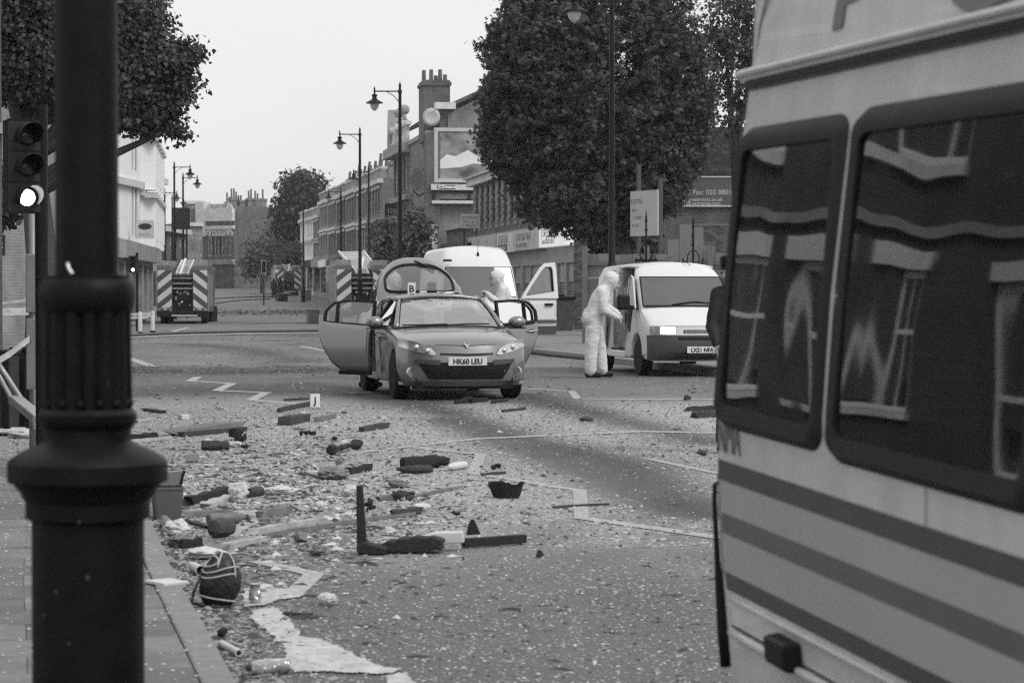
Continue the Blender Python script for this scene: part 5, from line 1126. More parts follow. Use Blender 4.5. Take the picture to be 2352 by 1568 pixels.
    mb = MB(); mb.box((.0, -.028, .455), (.52, .014, .11)); pl = mb.build('number_plate', PLATE, t, bevel=.004); text('LX51 NFA', .096, face_front((0, -.036, .421)), INK, pl, align='CENTER', sx=.93, bold=.0035)
    # maker's badge, a chevron over a flag
    b = MB(); b.prism([(.33, .74), (.36, .79), (.39, .75), (.42, .79), (.45, .74), (.42, .755), (.39, .725), (.36, .755)], -.012, -.02, lambda p, q, r: sf(p, q, -r)); b.build('badge', CHROME, t)
    mb = MB(); mb.tube([(-.15, 2.3, 1.96), (.2, 1.7, 1.93), (.24, 1.62, 1.88)], .006, 5); mb.tube([(-.2, 2.1, 1.96), (.05, 1.95, 2.05)], .004, 5); mb.build('aerial', TRIM, t)
    mb = MB(); mb.tube([sf(-.3, 1.21, .03), sf(.1, 1.26, .035), sf(.6, 1.21, .03)], .01, 5); mb.build('wiper', TRIM, t)
    mb = MB(); mb.bb(-.85, .85, 1.5, 1.8, .5, 1.3); mb.build('seat', MATS['seat_fabric'], t, bevel=.05)
    mb = MB(); mb.bb(-.5, .6, 2.5, 2.95, .43, 1.35); mb.bb(-.72, -.5, 2.7, 2.95, .43, 1.8); mb.build('equipment_rack', mat('rack_grey', .25, .5, .4, 6), t, bevel=.02)
    mb = MB(); mb.bb(-W * .9, -W * .86, 2.95, 3.0, .5, 1.8); mb.build('door_edge', STONE_D, t); mb = MB(); mb.bb(-W + .02, -W + .06, 1.86, 1.92, .45, 1.5); mb.build('door_edge', STONE_D, t)
    mb = MB(); mb.bb(-W - .07, -W - .02, 3.05, 4.2, .42, 1.2); mb.build('sliding_door', VANW, t, bevel=.02)
scudo()
# ---- fire engines seen from behind
def fire_engine(label, loc, rz):
    t = thing('fire_engine', label, 'fire engine', loc, rz, 'fire engines'); W, H = 1.17, 2.75
    BOD = mat('engine_body', .13, .4, .1, 2, coat=.3); CHV = stripes('chevron_print', .6, .07, .78, 1.0, 1.25, .5); ALU = mat('engine_aluminium', .3, .4, .3, 4, metal=.4)
    mb = MB()
    for s in (-1, 1): x0, x1 = sorted((s * .48, s * W)); mb.bb(x0, x1, .02, 5, .55, H)
    mb.bb(-.48, .48, 1.2, 5, .55, H - .5); mb.bb(-W, W, 5.05, 7.3, .5, 2.7); mb.build('body', BOD, t, bevel=.04)
    for s in (-1, 1):
        x0, x1 = sorted((s * .5, s * (W - .02))); b = MB(); b.bb(x0, x1, 0, .018, .75, H - .25); b.build('chevron_panel', CHV, t)
        b = MB(); b.bb(x0, x1, -.01, .015, .62, .74); lp = b.build('lamp_cluster', ALU, t)
        for k in range(3): b = MB(); b.bb(s * (.65 + k * .15) - .05, s * (.65 + k * .15) + .05, -.03, -.01, .64, .72); b.build('rear_lamp', (mat('lamp_red', .06, .3), mat('lamp_clear', .5, .3), MATS['lamp_red'])[k] if k != 1 else mat('lamp_clear', .5, .3), lp)
        b = MB(); b.bb(s * (W + .02) - .02, s * (W + .02) + .02, -.02, .1, .6, 2.4); b.build('grab_rail', ALU, t)
        b = MB(); b.lathe([(.08, 0), (.09, .1), (.06, .2)], 10, (s * .95, .3, H)); b.build('beacon', mat('beacon_lens', .3, .2), t)
        for k in range(3): b = MB(); b.bb(s * W, s * (W + .015), .4 + k * 1.5, 1.75 + k * 1.5, .8, 2.3) if s > 0 else b.bb(-W - .015, -W, .4 + k * 1.5, 1.75 + k * 1.5, .8, 2.3); b.build('locker_shutter', ALU, t)
        wheel(t, s * .95, 1.6, .48, .3, s); wheel(t, s * .95, 5.9, .48, .3, s)
    b = MB(); b.bb(-W - .02, W + .02, -.12, .5, .32, .6); b.build('rear_bumper', TRIM, t, bevel=.02); b = MB(); b.bb(-.5, .7, -.14, -.12, .36, .42); b.build('hazard_strip', STONE, t)
    b = MB(); b.bb(-.47, .47, .3, 1.19, .6, 1.6); pb_ = b.build('pump_panel', TRIM, t)
    for k in range(11): b = MB(); x = random.uniform(-.4, .4); z = random.uniform(.85, 1.5); b.cyl((x, .22, z), (x, .32, z), .05, .06, 8); b.build('valve', (CHROME, ALU, STONE)[k % 3], pb_)
    for z in (1.62, 1.85, 2.1): b = MB(); b.bb(-.46, .46, .1, .3, z, z + .07); b.build('crossbar', ALU, t)
    b = MB(); b.bb(-.46, .46, .2, 1.18, 1.95, 2.25); b.build('hose_tray', PLAST, t)
    ld = None
    for s in (-1, 1): b = MB(); b.bar((s * .28, -.1, 2.35), (s * .28, 4.6, 3.0), .06, .1); ld = b.build('ladder', STONE, t) if ld is None else (b.build('stile', STONE, ld), ld)[1]
    for k in range(12): b = MB(); f = k / 11; b.cyl((-.28, -.05 + 4.6 * f, 2.36 + .64 * f), (.28, -.05 + 4.6 * f, 2.36 + .64 * f), .025, None, 6); b.build('rung', STONE, ld)
    b = MB(); b.bar((-.1, .0, 2.3), (.12, .6, 3.05), .1, .06); b.build('suction_hose', WHITE, t); b = MB(); b.bb(-W, -.5, .2, 4.5, H, H + .2); b.bb(.5, W, .2, 4.5, H, H + .18); b.build('roof_box', ALU, t)
    return t
e1 = at(419, 660, 118); E1 = fire_engine('fire engine on the left with chevron rear, parked by white bollards', (e1.x, 118, gz(118)), R(4))
def eng(label, x, d, rz):
    o = copy_tree(E1); o.location = (at(x, 660, d).x, d, gz(d)); o.rotation_euler = (0, 0, rz); o['label'] = label; return o
eng('fire engine half hidden behind the open left door of the grey car', 832, 115, R(8))
eng('small distant fire engine at the far end of the street', 664, 243, R(10))
# ladder raised on the roof of the half-hidden engine
lt = thing('tilted_ladder', 'wide pale ladder tilted over the half hidden fire engine', 'ladder', (0, 0, 0)); A_, B_ = at(778, 578, 117.5), at(835, 577, 117.5); C_, D_ = at(812, 618, 116.2), at(866, 618, 116.2)
b = MB(); b.add([A_, B_, D_, C_], [(0, 1, 2, 3)]); b.build('deck', mat('ladder_deck', .32, .6, .2), lt, solid=.05)
for p, q in ((A_, C_), (B_, D_)): b = MB(); b.bar(p, q, .08, .12); b.build('stile', STONE, lt)
for k in range(8): b = MB(); f = (k + .5) / 8; b.cyl(A_.lerp(C_, f), B_.lerp(D_, f), .04, None, 6); b.build('rung', STONE, lt)

# ---- police van, close on the right
def police_van():
    A = Vector((.562, 7.17, 0)); a = math.atan2(-.984, .179)
    t = thing('police_van', 'pale police van close at right, dark gasketed windows and striped side', 'van', A, a)
    tabo = [(.2, .06), (.45, .038), (.75, .012), (1.02, 0), (1.2, .0), (1.5, .022), (1.9, .066), (2.06, .088), (2.075, .06), (2.11, .06), (2.12, .10), (2.24, .118), (2.38, .16), (2.52, .23), (2.62, .36), (2.66, .6)]
    off = lambda z: interp(tabo, z)[0]
    PV = mat('police_van_paint', .58, .4, .13, 2.2, coat=.35, bump=.05, bs=1.2, stretch=(2.2, 2.2, .5)); sl_ = lambda u, z: z - .018 * u
    def sp(u, z, o=0.):
        """u metres from the rear corner; negative u wraps round the corner"""
        rr = .10
        if u >= rr: x, y = u, 0.
        elif u > rr - rr * math.pi / 2: ph = (rr - u) / rr; x, y = rr - rr * math.sin(ph), rr - rr * math.cos(ph)
        else: x, y = 0., rr + (rr - rr * math.pi / 2 - u)
        nx, ny = (0, -1) if u >= rr else ((-math.sin(ph), -math.cos(ph)) if u > rr - rr * math.pi / 2 else (-1, 0))
        ff = off(z); return (x - nx * ff * (.85 if u < 0 else 1) + nx * o, y - ny * ff + ny * o, sl_(x, z))
    WINS = [(.17, .985, 1.175, 1.885), (1.185, 2.36, 1.165, 1.89)]
    us = [-2.0, -1.2, -.5, -.2, -.0571, -.03, 0, .03, .065, .1, .17, .3, .5, .7, .985, 1.05, 1.185, 1.4, 1.7, 2.0, 2.36, 2.6, 3.2, 4.0, 5.0]; zs = sorted({*[q[0] for q in tabo], .3, .6, .9, 1.1, 1.165, 1.175, 1.3, 1.4, 1.6, 1.7, 1.8, 1.885, 1.89, 1.97, 2.13, 2.42})
    mb = MB(); nz_ = len(zs); vs = [sp(u, z) for u in us for z in zs]; fs = []
    for i in range(len(us) - 1):
        for j in range(nz_ - 1):
            um, zm = (us[i] + us[i + 1]) / 2, (zs[j] + zs[j + 1]) / 2
            if any(w[0] < um < w[1] and w[2] < zm < w[3] for w in WINS): continue
            fs.append((i * nz_ + j, (i + 1) * nz_ + j, (i + 1) * nz_ + j + 1, i * nz_ + j + 1))
    mb.add(vs, fs); auto(mb.build('body', PV, t, fix=False), 24)
    mb = MB(); mb.bb(.3, 5.2, .35, 1.75, .5, .9); mb.bb(.25, 5.2, 1.6, 1.7, .9, 2.0); mb.bb(.25, 5.0, .6, 1.7, 2.05, 2.1); mb.bb(5.0, 5.05, .05, 1.9, .3, 2.1); mb.bb(.15, 5.0, 1.75, 1.8, .3, 2.1); mb.bb(.12, .16, .2, 1.8, .3, 2.1); mb.build('interior', DARK, t)
    for k in range(3): mb = MB(); mb.bb(.5 + k * .8, .62 + k * .8, .5, 1.5, .8, 1.5); mb.build('seat_back', PLAST, t, bevel=.04)
    GASK = mat('window_gasket', .018, .6, .2, 9, spec=.3)
    for k, (u0, u1, z0, z1) in enumerate(((.10, 1.07, 1.115, 1.945), (1.13, 2.44, 1.105, 1.95))):
        def rr_(g, r, n=7):
            P = []
            for cx, cz, a0 in ((u1 - g - r, z1 - g - r, 0), (u0 + g + r, z1 - g - r, 90), (u0 + g + r, z0 + g + r, 180), (u1 - g - r, z0 + g + r, 270)):
                for q in range(n): an = R(a0 + 90 * q / (n - 1)); P.append((cx + r * math.cos(an), cz + (r * math.sin(an)) * .5 + math.copysign(r * .5, math.sin(R(a0 + 45)))))
            return P
        o_, m_, i_ = rr_(0, .10), rr_(.022, .085), rr_(.062, .06); n = len(o_); mb = MB()
        mb.add([sp(*p, .0) for p in o_] + [sp(*p, .022) for p in m_] + [sp(*p, .016) for p in i_] + [sp(*p, -.01) for p in i_], [(r * n + q, r * n + (q + 1) % n, (r + 1) * n + (q + 1) % n, (r + 1) * n + q) for r in range(3) for q in range(n)])
        w = auto(mb.build('window', GASK, t, fix=False), 50)
        mb = MB(); nu, nv = 14, 12; gu0, gu1, gz0, gz1 = u0 + .05, u1 - .05, z0 + .05, z1 - .05
        mb.grid(lambda i, j: sp(gu0 + (gu1 - gu0) * i, gz0 + (gz1 - gz0) * j, .006 + .004 * math.sin(math.pi * i) * math.sin(math.pi * j)), nu, nv); auto(mb.build('pane', glass('police_van_glass', .004, .015, .1, .15, 1.1, rough=.03), w, fix=False), 80)
    # gutter shadow painted as a dark strip, stripes, mouldings
    def strip(nm, m, u0, u1, za, zb, o=.003, nu=20, nv=3, slope=0.):
        mb = MB(); mb.grid(lambda i, j: sp(u0 + (u1 - u0) * i, za + (zb - za) * j + slope * (u0 + (u1 - u0) * i), o), nu, nv); return auto(mb.build(nm, m, t, fix=False), 60)
    DS, MS = mat('dark_stripe', .075, .5, .15, 3), mat('mid_stripe', .125, .5, .12, 3)
    strip('stripe', DS, .10, 5, .966, 1.022); strip('stripe', MS, .118, 5, .818, .874); strip('stripe', DS, .12, 5, .660, .708); strip('stripe_end', DS, .088, .104, .69, .985, .0032, 2, 6)
    strip('reflective_panel', mat('reflective_band', .40, .45, .06, 2), .118, 5, .7085, .9655, .0015)
    mb = MB(); mb.tube([sp(u, 2.097, .003) for u in us if u > .05], .010, 8); mb.build('gutter', PV, t, smooth=True); strip('gutter_shadow', mat('gutter_shadow', .09, .7, .2), .06, 5, 2.05, 2.076, .004)
    mb = MB(); mb.tube([sp(u, .545, .012) for u in us if u > .12], .012, 8); mb.tube([sp(u, .64, .006) for u in us if u > .12], .008, 8); mb.build('moulding', PV, t, smooth=True)
    strip('panel_seam', PLAST, .14, 5, .556, .563, .001); strip('panel_seam', PLAST, 1.09, 1.105, 1.2, 1.9, .001, 2, 6); strip('panel_seam', mat('grime', .3, .8, .3, 5), 1.80, 1.812, .97, 1.11, .001, 2, 6)
    mb = MB(); q = [sp(.62, .535, .005), sp(.82, .535, .005), sp(.82, .615, .005), sp(.62, .615, .005)]; q2 = [sp(.63, .54, .05), sp(.81, .54, .05), sp(.81, .61, .05), sp(.63, .61, .05)]
    mb.add(q + q2, [(0, 1, 5, 4), (1, 2, 6, 5), (2, 3, 7, 6), (3, 0, 4, 7), (4, 5, 6, 7)]); mb.build('door_runner', TRIM, t, bevel=.01)
    Mi = (Matrix.Translation(A) @ Matrix.Rotation(a, 4, 'Z')).inverted()
    mb = MB(); P = [(1650, 1108), (1642, 1112), (1641, 1150), (1648, 1290), (1652, 1330), (1660, 1450), (1667, 1530)]; mb.tube([Mi @ at(x, y, 7.30) for x, y in P], [.006, .007, .007, .009, .013, .016, .016], 8); mb.build('bumper_strip', TRIM, t, smooth=True)
    # lettering on the skin
    SGN = mat('stripe_letter', .16, .5, .1)
    def flat_text(s, size, u, z, lean, sx, m, bold=.0):
        p = Vector(sp(u, z, .004)); M = Matrix.Translation(p) @ Matrix.Rotation(R(90 - lean), 4, 'X'); return text(s, size, M, m, t, ext=.001, sx=sx, bold=bold)
    flat_text('NMA', .135, .1, 1.045, -1, .78, SGN)
    for s_, u, z_ in (('P', .78, 2.165), ('O', 1.66, 2.118), ('L', 2.5, 2.1), ('I', 3.2, 2.1), ('C', 3.6, 2.1), ('E', 4.4, 2.1)): flat_text(s_, .2, u, z_, 10, 3.0, SGN, .004)
    mb = MB(); mb.ball(sp(.01, 1.60, .0), (.012, .008, .05), 8, 8); mb.build('reflector', WHITE, t)
    for u in (.9, 3.9):
        w = MB(); w.lathe([(.2, -.1), (.3, -.1), (.32, -.07), (.32, .07), (.3, .1), (.2, .1)], 24); M = Matrix.Translation((u, .25, .32)) @ Matrix.Rotation(math.pi / 2, 4, 'X'); w.v = [tuple(M @ Vector(v)) for v in w.v]; w.build('wheel', TYRE, t)
police_van()
# ------------------------------------------------------------------ people
SUIT = mat('white_overall', .62, .8, .05, 3, bump=1., bs=7, stretch=(1, 1, 2.4))
FOLD = bpy.data.textures.new('cloth_folds', 'CLOUDS'); FOLD.noise_scale = .14; FOLD.noise_depth = 2
SKIN = mat('skin', .28, .6, .1, 10); UNI = mat('dark_uniform', .014, .8, .3, 8, bump=.5, bs=14)
def capsule(mb, a, b, ra, rb, n=12):
    a, b = Vector(a), Vector(b); d = b - a; Lg = d.length; k = max(2, int(Lg / .06))
    pts = [a.lerp(b, i / k) for i in range(k + 1)]; mb.tube(pts, [ra + (rb - ra) * i / k for i in range(k + 1)], n); mb.ball(a, ra, n, 8); mb.ball(b, rb, n, 8)
def hand(parent, p, d, m, s=1.):
    d = Vector(d).normalized(); side = d.cross(Vector((0, 0, 1))); side = side.normalized() if side.length > .1 else Vector((1, 0, 0)); dn = side.cross(d).normalized(); p = Vector(p)
    b = MB(); b.ball(p + d * .045, (.045, .03, .045), 10, 7)
    for k, (o, l) in enumerate(((-.033, .065), (-.011, .078), (.011, .074), (.032, .058))):
        r0 = p + d * .075 + side * o; b.tube([r0 - d * .02, r0 + d * l * .5 - dn * .005, r0 + d * l * .8 - dn * .03, r0 + d * l * .8 - dn * .055], [.0105, .0098, .009, .007], 6)
    r0 = p + d * .03 + side * .04; b.tube([r0, r0 + side * .025 + d * .03, r0 + side * .03 + d * .055 - dn * .02], [.013, .011, .008], 6)
    return b.build('hand', m, parent, smooth=True)
def person(label, loc, rz, J, m, face=None, baggy=1., hood=True, voxel=.022, group=None, hat=None, hm=None, legs=True):
    t = thing('person', label, 'person', loc, rz, group); V = Vector; mb = MB(); g = baggy; J = {k: V(v) for k, v in J.items()}
    pel, ch, nk, hd = J['pelvis'], J['chest'], J['neck'], J['head']
    ax = (J['shR'] - J['shL']).normalized(); hx = (J['hipR'] - J['hipL']).normalized()
    body_mb = mb; jk = MB() if hood else mb; tr = MB() if hood else mb; full = mb
    if hood:      # slim body under the overall
        g = 1.; J2 = J
        capsule(mb, pel, ch, .11, .11); capsule(mb, ch, nk, .09, .06); mb.ball(hd, (.09, .1, .12), 12, 8)
        for s in 'LR': capsule(mb, J['sh' + s], J['el' + s], .05, .045); capsule(mb, J['el' + s], J['ha' + s], .045, .035); capsule(mb, J['hip' + s], J['kn' + s], .08, .06); capsule(mb, J['kn' + s], J['an' + s], .06, .05); capsule(mb, ch, J['sh' + s], .07, .06); capsule(mb, pel, J['hip' + s], .09, .08)
        g = baggy; mb = jk
    for k in (-1, 0, 1):
        capsule(mb, pel + hx * k * .075, pel.lerp(ch, .5) + (ax + hx) * .5 * k * .07, .125 * g, .115 * g); capsule(mb, pel.lerp(ch, .5) + ax * k * .07, ch + ax * k * .09, .115 * g, .115 * g)
    if hood:
        for k in range(10): a_ = k * math.pi / 5; e_ = hx * math.cos(a_) * .11 + Vector((hx.y, -hx.x, 0)) * math.sin(a_) * .10; capsule(mb, pel + e_ + V((0, 0, .14)), pel + e_ * 1.62 + V((0, 0, .0)), .055, .035, 8)
    capsule(mb, ch, nk, .11, .065 if not hood else .085); capsule(mb, J['shL'] + ax * .03, J['shR'] - ax * .03, .075 * g, .075 * g)
    mb.ball(hd, (.105, .12, .135) if not hood else (.135, .145, .165), 14, 10)
    if hood: mb.ball(hd + V((0, 0, .075)) - V(face or (0, 0, 0)) * .03, (.085, .085, .09), 10, 8)
    if hood: capsule(mb, nk - (hd - nk) * .1, hd - (hd - nk).normalized() * .05, .105, .11)
    for s in 'LR':
        capsule(mb, J['sh' + s], J['el' + s], .068 * g, .056 * g); capsule(mb, J['el' + s], J['ha' + s], .056 * g, .042 * g); mb.ball(J['ha' + s], .045 * g, 10, 7)
        if legs:
            lg = g * (1.02 if hood else 1); capsule(tr, J['hip' + s], J['kn' + s], .098 * lg, .08 * lg); capsule(tr, J['kn' + s], J['an' + s] + V((0, 0, .03)), .08 * lg, .072 * lg); capsule(tr, pel - V((0, 0, .02)), J['hip' + s], .12 * lg, .1 * lg)
    o = full.build('body', m, t, smooth=True)
    for o in [o] + ([jk.build('overall_jacket', m, t, smooth=True), tr.build('overall_trousers', m, t, smooth=True)] if hood else []):
     r = o.modifiers.new('r', 'REMESH'); r.mode = 'VOXEL'; r.voxel_size = voxel; r.use_smooth_shade = True
     s_ = o.modifiers.new('s', 'SMOOTH'); s_.factor = .6; s_.iterations = 4; d_ = o.modifiers.new('f', 'DISPLACE'); d_.texture = FOLD; d_.strength = .028; d_.mid_level = .5
    for s in 'LR':
        hand(t, J['ha' + s], J['ha' + s] - J['el' + s], hm or m)
        if legs:
            f = V(J.get('toe', (0, -1, 0))); f.z = 0; f.normalize(); b = MB(); a = J['an' + s]; capsule(b, a - f * .05 + V((0, 0, -.035)), a + f * .15 + V((0, 0, -.05)), .05, .038, 8); b.build('shoe', RUB, t, smooth=True)
    if face is not None:
        f = V(face).normalized(); sd_ = f.cross(V((0, 0, 1))).normalized(); q = MB(); c = hd + f * .062
        q.ball(c, (.085, .085, .105), 14, 10); q.ball(c + f * .085 + V((0, 0, -.005)), (.016, .016, .026), 8, 6)
        fc = q.build('face', SKIN, t, smooth=True)
        q = MB(); q.ball(c + f * .034 + V((0, 0, -.055)), (.056, .056, .042), 12, 8); q.build('mask', mat('dust_mask', .4, .8, .1), t, smooth=True) if hood else None
        if hood:
            up_ = sd_.cross(f); q = MB(); q.tube([hd + f * .085 + (sd_ * math.cos(a_ * .5236) * .085 + up_ * math.sin(a_ * .5236) * .115) for a_ in range(13)], .018, 6, False); q.build('hood_rim', m, t, smooth=True)
        for k in (-1, 1): q = MB(); q.ball(c + f * .075 + sd_ * k * .034 + V((0, 0, .025)), .012, 8, 6); q.build('eye', INK, fc, smooth=True)
        if not hood:
            for k in (-1, 1): q = MB(); q.ball(hd + sd_ * k * .105, (.02, .03, .035), 8, 6); q.build('ear', SKIN, fc, smooth=True)
    if hat:
        q = MB(); q.lathe([(.125, .06), (.13, .10), (.14, .15), (.12, .17), (0, .175)], 20, hd); q.lathe([(.12, .055), (.15, .045), (.15, .055), (.12, .066)], 20, hd); q.build('cap', hat, t, smooth=True)
    return t
def stance(h=1.0): return dict(hipL=(-.1, 0, .9 * h), hipR=(.1, 0, .9 * h), knL=(-.12, -.02, .5 * h), knR=(.12, -.02, .5 * h), anL=(-.12, .02, .1), anR=(.12, .02, .1))
f = G(1374, 868); 
# local x to the right, facing +x
person('person in white hooded overall leaning to the open side door of the compact van', (f.x, f.y, 0), 0,
       dict(pelvis=(-.1, 0, .97), chest=(.04, .0, 1.34), neck=(.14, 0, 1.49), head=(.22, .02, 1.61), shL=(.05, -.18, 1.43), shR=(.05, .18, 1.43), elL=(.10, -.24, 1.12), elR=(.14, .16, 1.18), haL=(.27, -.2, 1.02), haR=(.3, .1, 1.08),
            hipL=(-.08, -.1, .92), hipR=(-.08, .1, .92), knL=(-.12, -.12, .5), knR=(.03, .12, .5), anL=(-.13, -.12, .1), anR=(.07, .14, .1), toe=(1, -.2, 0)), SUIT, (.9, -.25, -.3), 1.36)
b_ = at(1153, 660, 47)
person('person in white hooded overall standing behind the right rear door of the grey car', (b_.x, 47, 0), 0,
       dict(pelvis=(.06, 0, .98), chest=(.03, 0, 1.36), neck=(-.03, 0, 1.53), head=(-.09, -.02, 1.68), shL=(.02, -.2, 1.45), shR=(.06, .2, 1.45), elL=(-.02, -.26, 1.16), elR=(-.02, .24, 1.18), haL=(-.24, -.2, 1.36), haR=(-.2, .05, 1.3),
            hipL=(.06, -.1, .92), hipR=(.06, .1, .92), knL=(.05, -.12, .5), knR=(.05, .12, .5), anL=(.06, -.12, .1), anR=(.06, .12, .1), toe=(-1, -.2, 0)), SUIT, (-.9, -.3, -.25), 1.25)
c_ = G(842, 893)
person('person in white overall bending into the grey car through its open left door', (c_.x, c_.y + .25, 0), 0,
       dict(pelvis=(.04, .05, .94), chest=(.22, -.02, 1.2), neck=(.36, -.05, 1.29), head=(.47, -.06, 1.3), shL=(.22, -.2, 1.24), shR=(.22, .18, 1.24), elL=(.42, -.22, 1.0), elR=(.42, .18, 1.0), haL=(.6, -.1, .95), haR=(.6, .1, .95),
            hipL=(.0, -.1, .88), hipR=(.0, .12, .88), knL=(-.02, -.1, .5), knR=(.02, .14, .5), anL=(-.03, -.1, .1), anR=(.03, .14, .1), toe=(1, 0, 0)), SUIT, None, 1.2)
d_ = at(893, 660, 41.5)
person('person in white hooded overall seen through the raised tailgate glass', (d_.x, 41.5, 0), 0,
       dict(pelvis=(-.12, .1, .98), chest=(-.06, .0, 1.34), neck=(.02, -.02, 1.48), head=(.08, -.03, 1.6), shL=(-.06, -.2, 1.42), shR=(-.04, .2, 1.42), elL=(.1, -.25, 1.2), elR=(.1, .2, 1.2), haL=(.32, -.2, 1.42), haR=(.3, .1, 1.3),
            hipL=(-.12, 0, .92), hipR=(-.12, .2, .92), knL=(-.1, 0, .5), knR=(-.1, .2, .5), anL=(-.12, 0, .1), anR=(-.1, .2, .1), toe=(1, -.2, 0)), SUIT, (.85, -.4, -.3), 1.2)
e_ = at(1702, 660, 22.8)
person('person in dark uniform and cap standing beyond the left edge of the police van', (e_.x, 22.8, 0), 0,
       dict(pelvis=(0, 0, .96), chest=(.0, 0, 1.32), neck=(-.02, 0, 1.5), head=(-.06, -.02, 1.62), shL=(-.2, 0, 1.44), shR=(.2, 0, 1.44), elL=(-.27, -.04, 1.15), elR=(.27, -.04, 1.15), haL=(-.22, -.18, .98), haR=(.22, -.18, .98),
            hipL=(-.1, 0, .9), hipR=(.1, 0, .9), knL=(-.14, 0, .5), knR=(.12, 0, .5), anL=(-.15, 0, .1), anR=(.13, 0, .1), toe=(-.3, -1, 0)), UNI, (-.7, -.7, -.1), 1.12, hood=False, hat=BLACK, hm=SKIN)
for k, (x, dd, lab) in enumerate(((629, 225, 'tiny distant person in dark clothes near the far fire engine'), (644, 232, 'tiny distant person in dark jacket beside the far fire engine'))):
    p = at(x, 660, dd); person(lab, (p.x, dd, gz(dd)), R(30 * k), dict(pelvis=(0, 0, .96), chest=(0, 0, 1.32), neck=(0, 0, 1.5), head=(0, -.02, 1.64), shL=(-.19, 0, 1.44), shR=(.19, 0, 1.44), elL=(-.25, 0, 1.15), elR=(.25, 0, 1.15), haL=(-.24, -.1, .92), haR=(.24, -.1, .92), **stance()), UNI, None, 1.1, hood=False, voxel=.04)

# ------------------------------------------------------------------ street furniture
IRON = mat('column_black_paint', .0065, .5, .5, 10, bump=.06, bs=30, spec=.14)
k = 6.1 / FPX
def zz(y): return 1.5 - (y - 660) * k
lc = at(200, 660, 6.1)
t = thing('lamp_column', 'thick black cast iron lamp column filling the left foreground', 'lamp post', (lc.x, 6.1, KZ))
pr = lambda *P: [(h * k, zz(y) - KZ) for h, y in P]
def lt_(nm, P, n=48, **kw): b = MB(); b.lathe(P, n, **kw); return auto(b.build(nm, IRON, t), 30)
lt_('pedestal', [(128 * k, -.2)] + pr((128, 1195), (142, 1188), (142, 1150), (150, 1140), (153, 1128), (165, 1116), (168, 1108)))
lt_('flange', pr((170, 1107), (180, 1106), (183, 1102), (183, 1062), (178, 1054), (150, 1036), (112, 1020), (100, 1012), (99, 1000)))
lt_('lower_ring', pr((99, 1001), (100, 985), (108, 975), (113, 962), (113, 950), (107, 943), (103, 938)))
lt_('fluted_drum', pr((103, 938), (103, 925), (101, 800), (101, 715)), 112, flute=.13, nf=14)
for q_ in range(14):
    a_ = (q_ + .5) * 2 * math.pi / 14; b = MB(); b.ball((.1 * math.cos(a_), .1 * math.sin(a_), zz(926) - KZ), (.011, .011, .013), 8, 6); b.build('flute_end', IRON, t, smooth=True)
lt_('collar', pr((101, 716), (106, 705), (109, 692), (110, 672), (108, 655), (100, 644), (97, 640), (97, 632), (74, 630)))
for x_, y_, r_ in ((222, 1312, .0045), (206, 1186, .003), (150, 1345, .003), (232, 1030, .003), (180, 1460, .0028), (262, 880, .0025), (118, 1400, .003)):
    b = MB(); px_ = at(x_, y_, 6.1) - Vector((lc.x, 6.1, KZ)); rad_ = math.hypot(128 * k, 0) if y_ > 1195 else (142 * k if y_ > 1150 else (120 * k if y_ > 1000 else 101 * k)); py_ = -math.sqrt(max(0, rad_ ** 2 - px_.x ** 2)) - .0006; b.ball((px_.x, py_, px_.z), (r_, .0012, r_ * 1.6), 8, 6); b.build('paint_chip', mat('bare_metal_chip', .05, .5, .3, 30), t)
b = MB(); P = [(72 * k, zz(631) - KZ), (71 * k, 3.4), (.06, 5.5), (.05, 7.6), (.05, 8.)]; b.lathe(P, 32); auto(b.build('shaft', IRON, t))
b = MB(); b.tube([at(155, 604, 6.02) - Vector(t.location), at(158, 616, 6.017) - Vector(t.location), at(166, 628, 6.015) - Vector(t.location)], .004, 6); b.build('cable_tie', WHITE, t)
LBOWL = mat('lamp_bowl', .55, .25, .1, spec=.6)
def street_lamp(label, x, d, side, h=8.15):
    p = at(x, 660, d); t = thing('street_lamp', label, 'street lamp', (p.x, d, gz(d)), 0, 'tall street lamps')
    b = MB(); b.lathe([(.13, 0), (.13, .9), (.18, .95), (.18, 1.02), (.1, 1.1), (.1, 1.9), (.12, 1.95), (.075, 2.05), (.06, 4.5), (.05, h - .35), (.07, h - .33), (.07, h - .27), (.035, h - .2), (.045, h - .1), (0, h + .05)], 14); auto(b.build('mast', BLACK, t))
    e = side * .82; b = MB(); b.cyl((0, 0, h - .28), (e, 0, h - .28), .022, None, 8); b.tube([(side * .05, 0, h - .6), (side * .2, 0, h - .42), (side * .42, 0, h - .3)], .014, 6); b.build('arm', BLACK, t)
    b = MB(); b.lathe([(.0, h - .1), (.03, h - .2), (.03, h - .36), (.1, h - .4), (.07, h - .46), (.08, h - .52), (.13, h - .56), (.27, h - .64), (.28, h - .67), (.16, h - .66)], 18, (e, 0, 0)); ln = auto(b.build('lantern', BLACK, t))
    b = MB(); b.lathe([(.14, h - .655), (.145, h - .72), (.11, h - .83), (.04, h - .9), (0, h - .91)], 16, (e, 0, 0)); b.build('bowl', LBOWL, ln, smooth=True); return t
for lab, x, d, s in (('nearest street lamp on the right, dark mast against the chestnut', 1405, 55, -1), ('tall street lamp left of the big chimney stack', 919, 81.5, -1), ('street lamp in front of the terrace, lantern against the sky', 827, 103, -1),
                     ('street lamp before the near terrace houses, lower lantern', 847, 137, -1), ('distant street lamp amid the terrace fronts', 783, 170, -1), ('farthest street lamp on the right, beyond the terrace', 697, 200, -1),
                     ('taller of the two left street lamps, rising from the fire engine', 401, 131, 1), ('second left street lamp, just right of the tallest one', 421, 145, 1), ('small left street lamp against the white building edge', 379, 172, 1), ('faint farthest left street lamp by the roofline', 396, 186, 1)):
    street_lamp(lab, x, d, s)
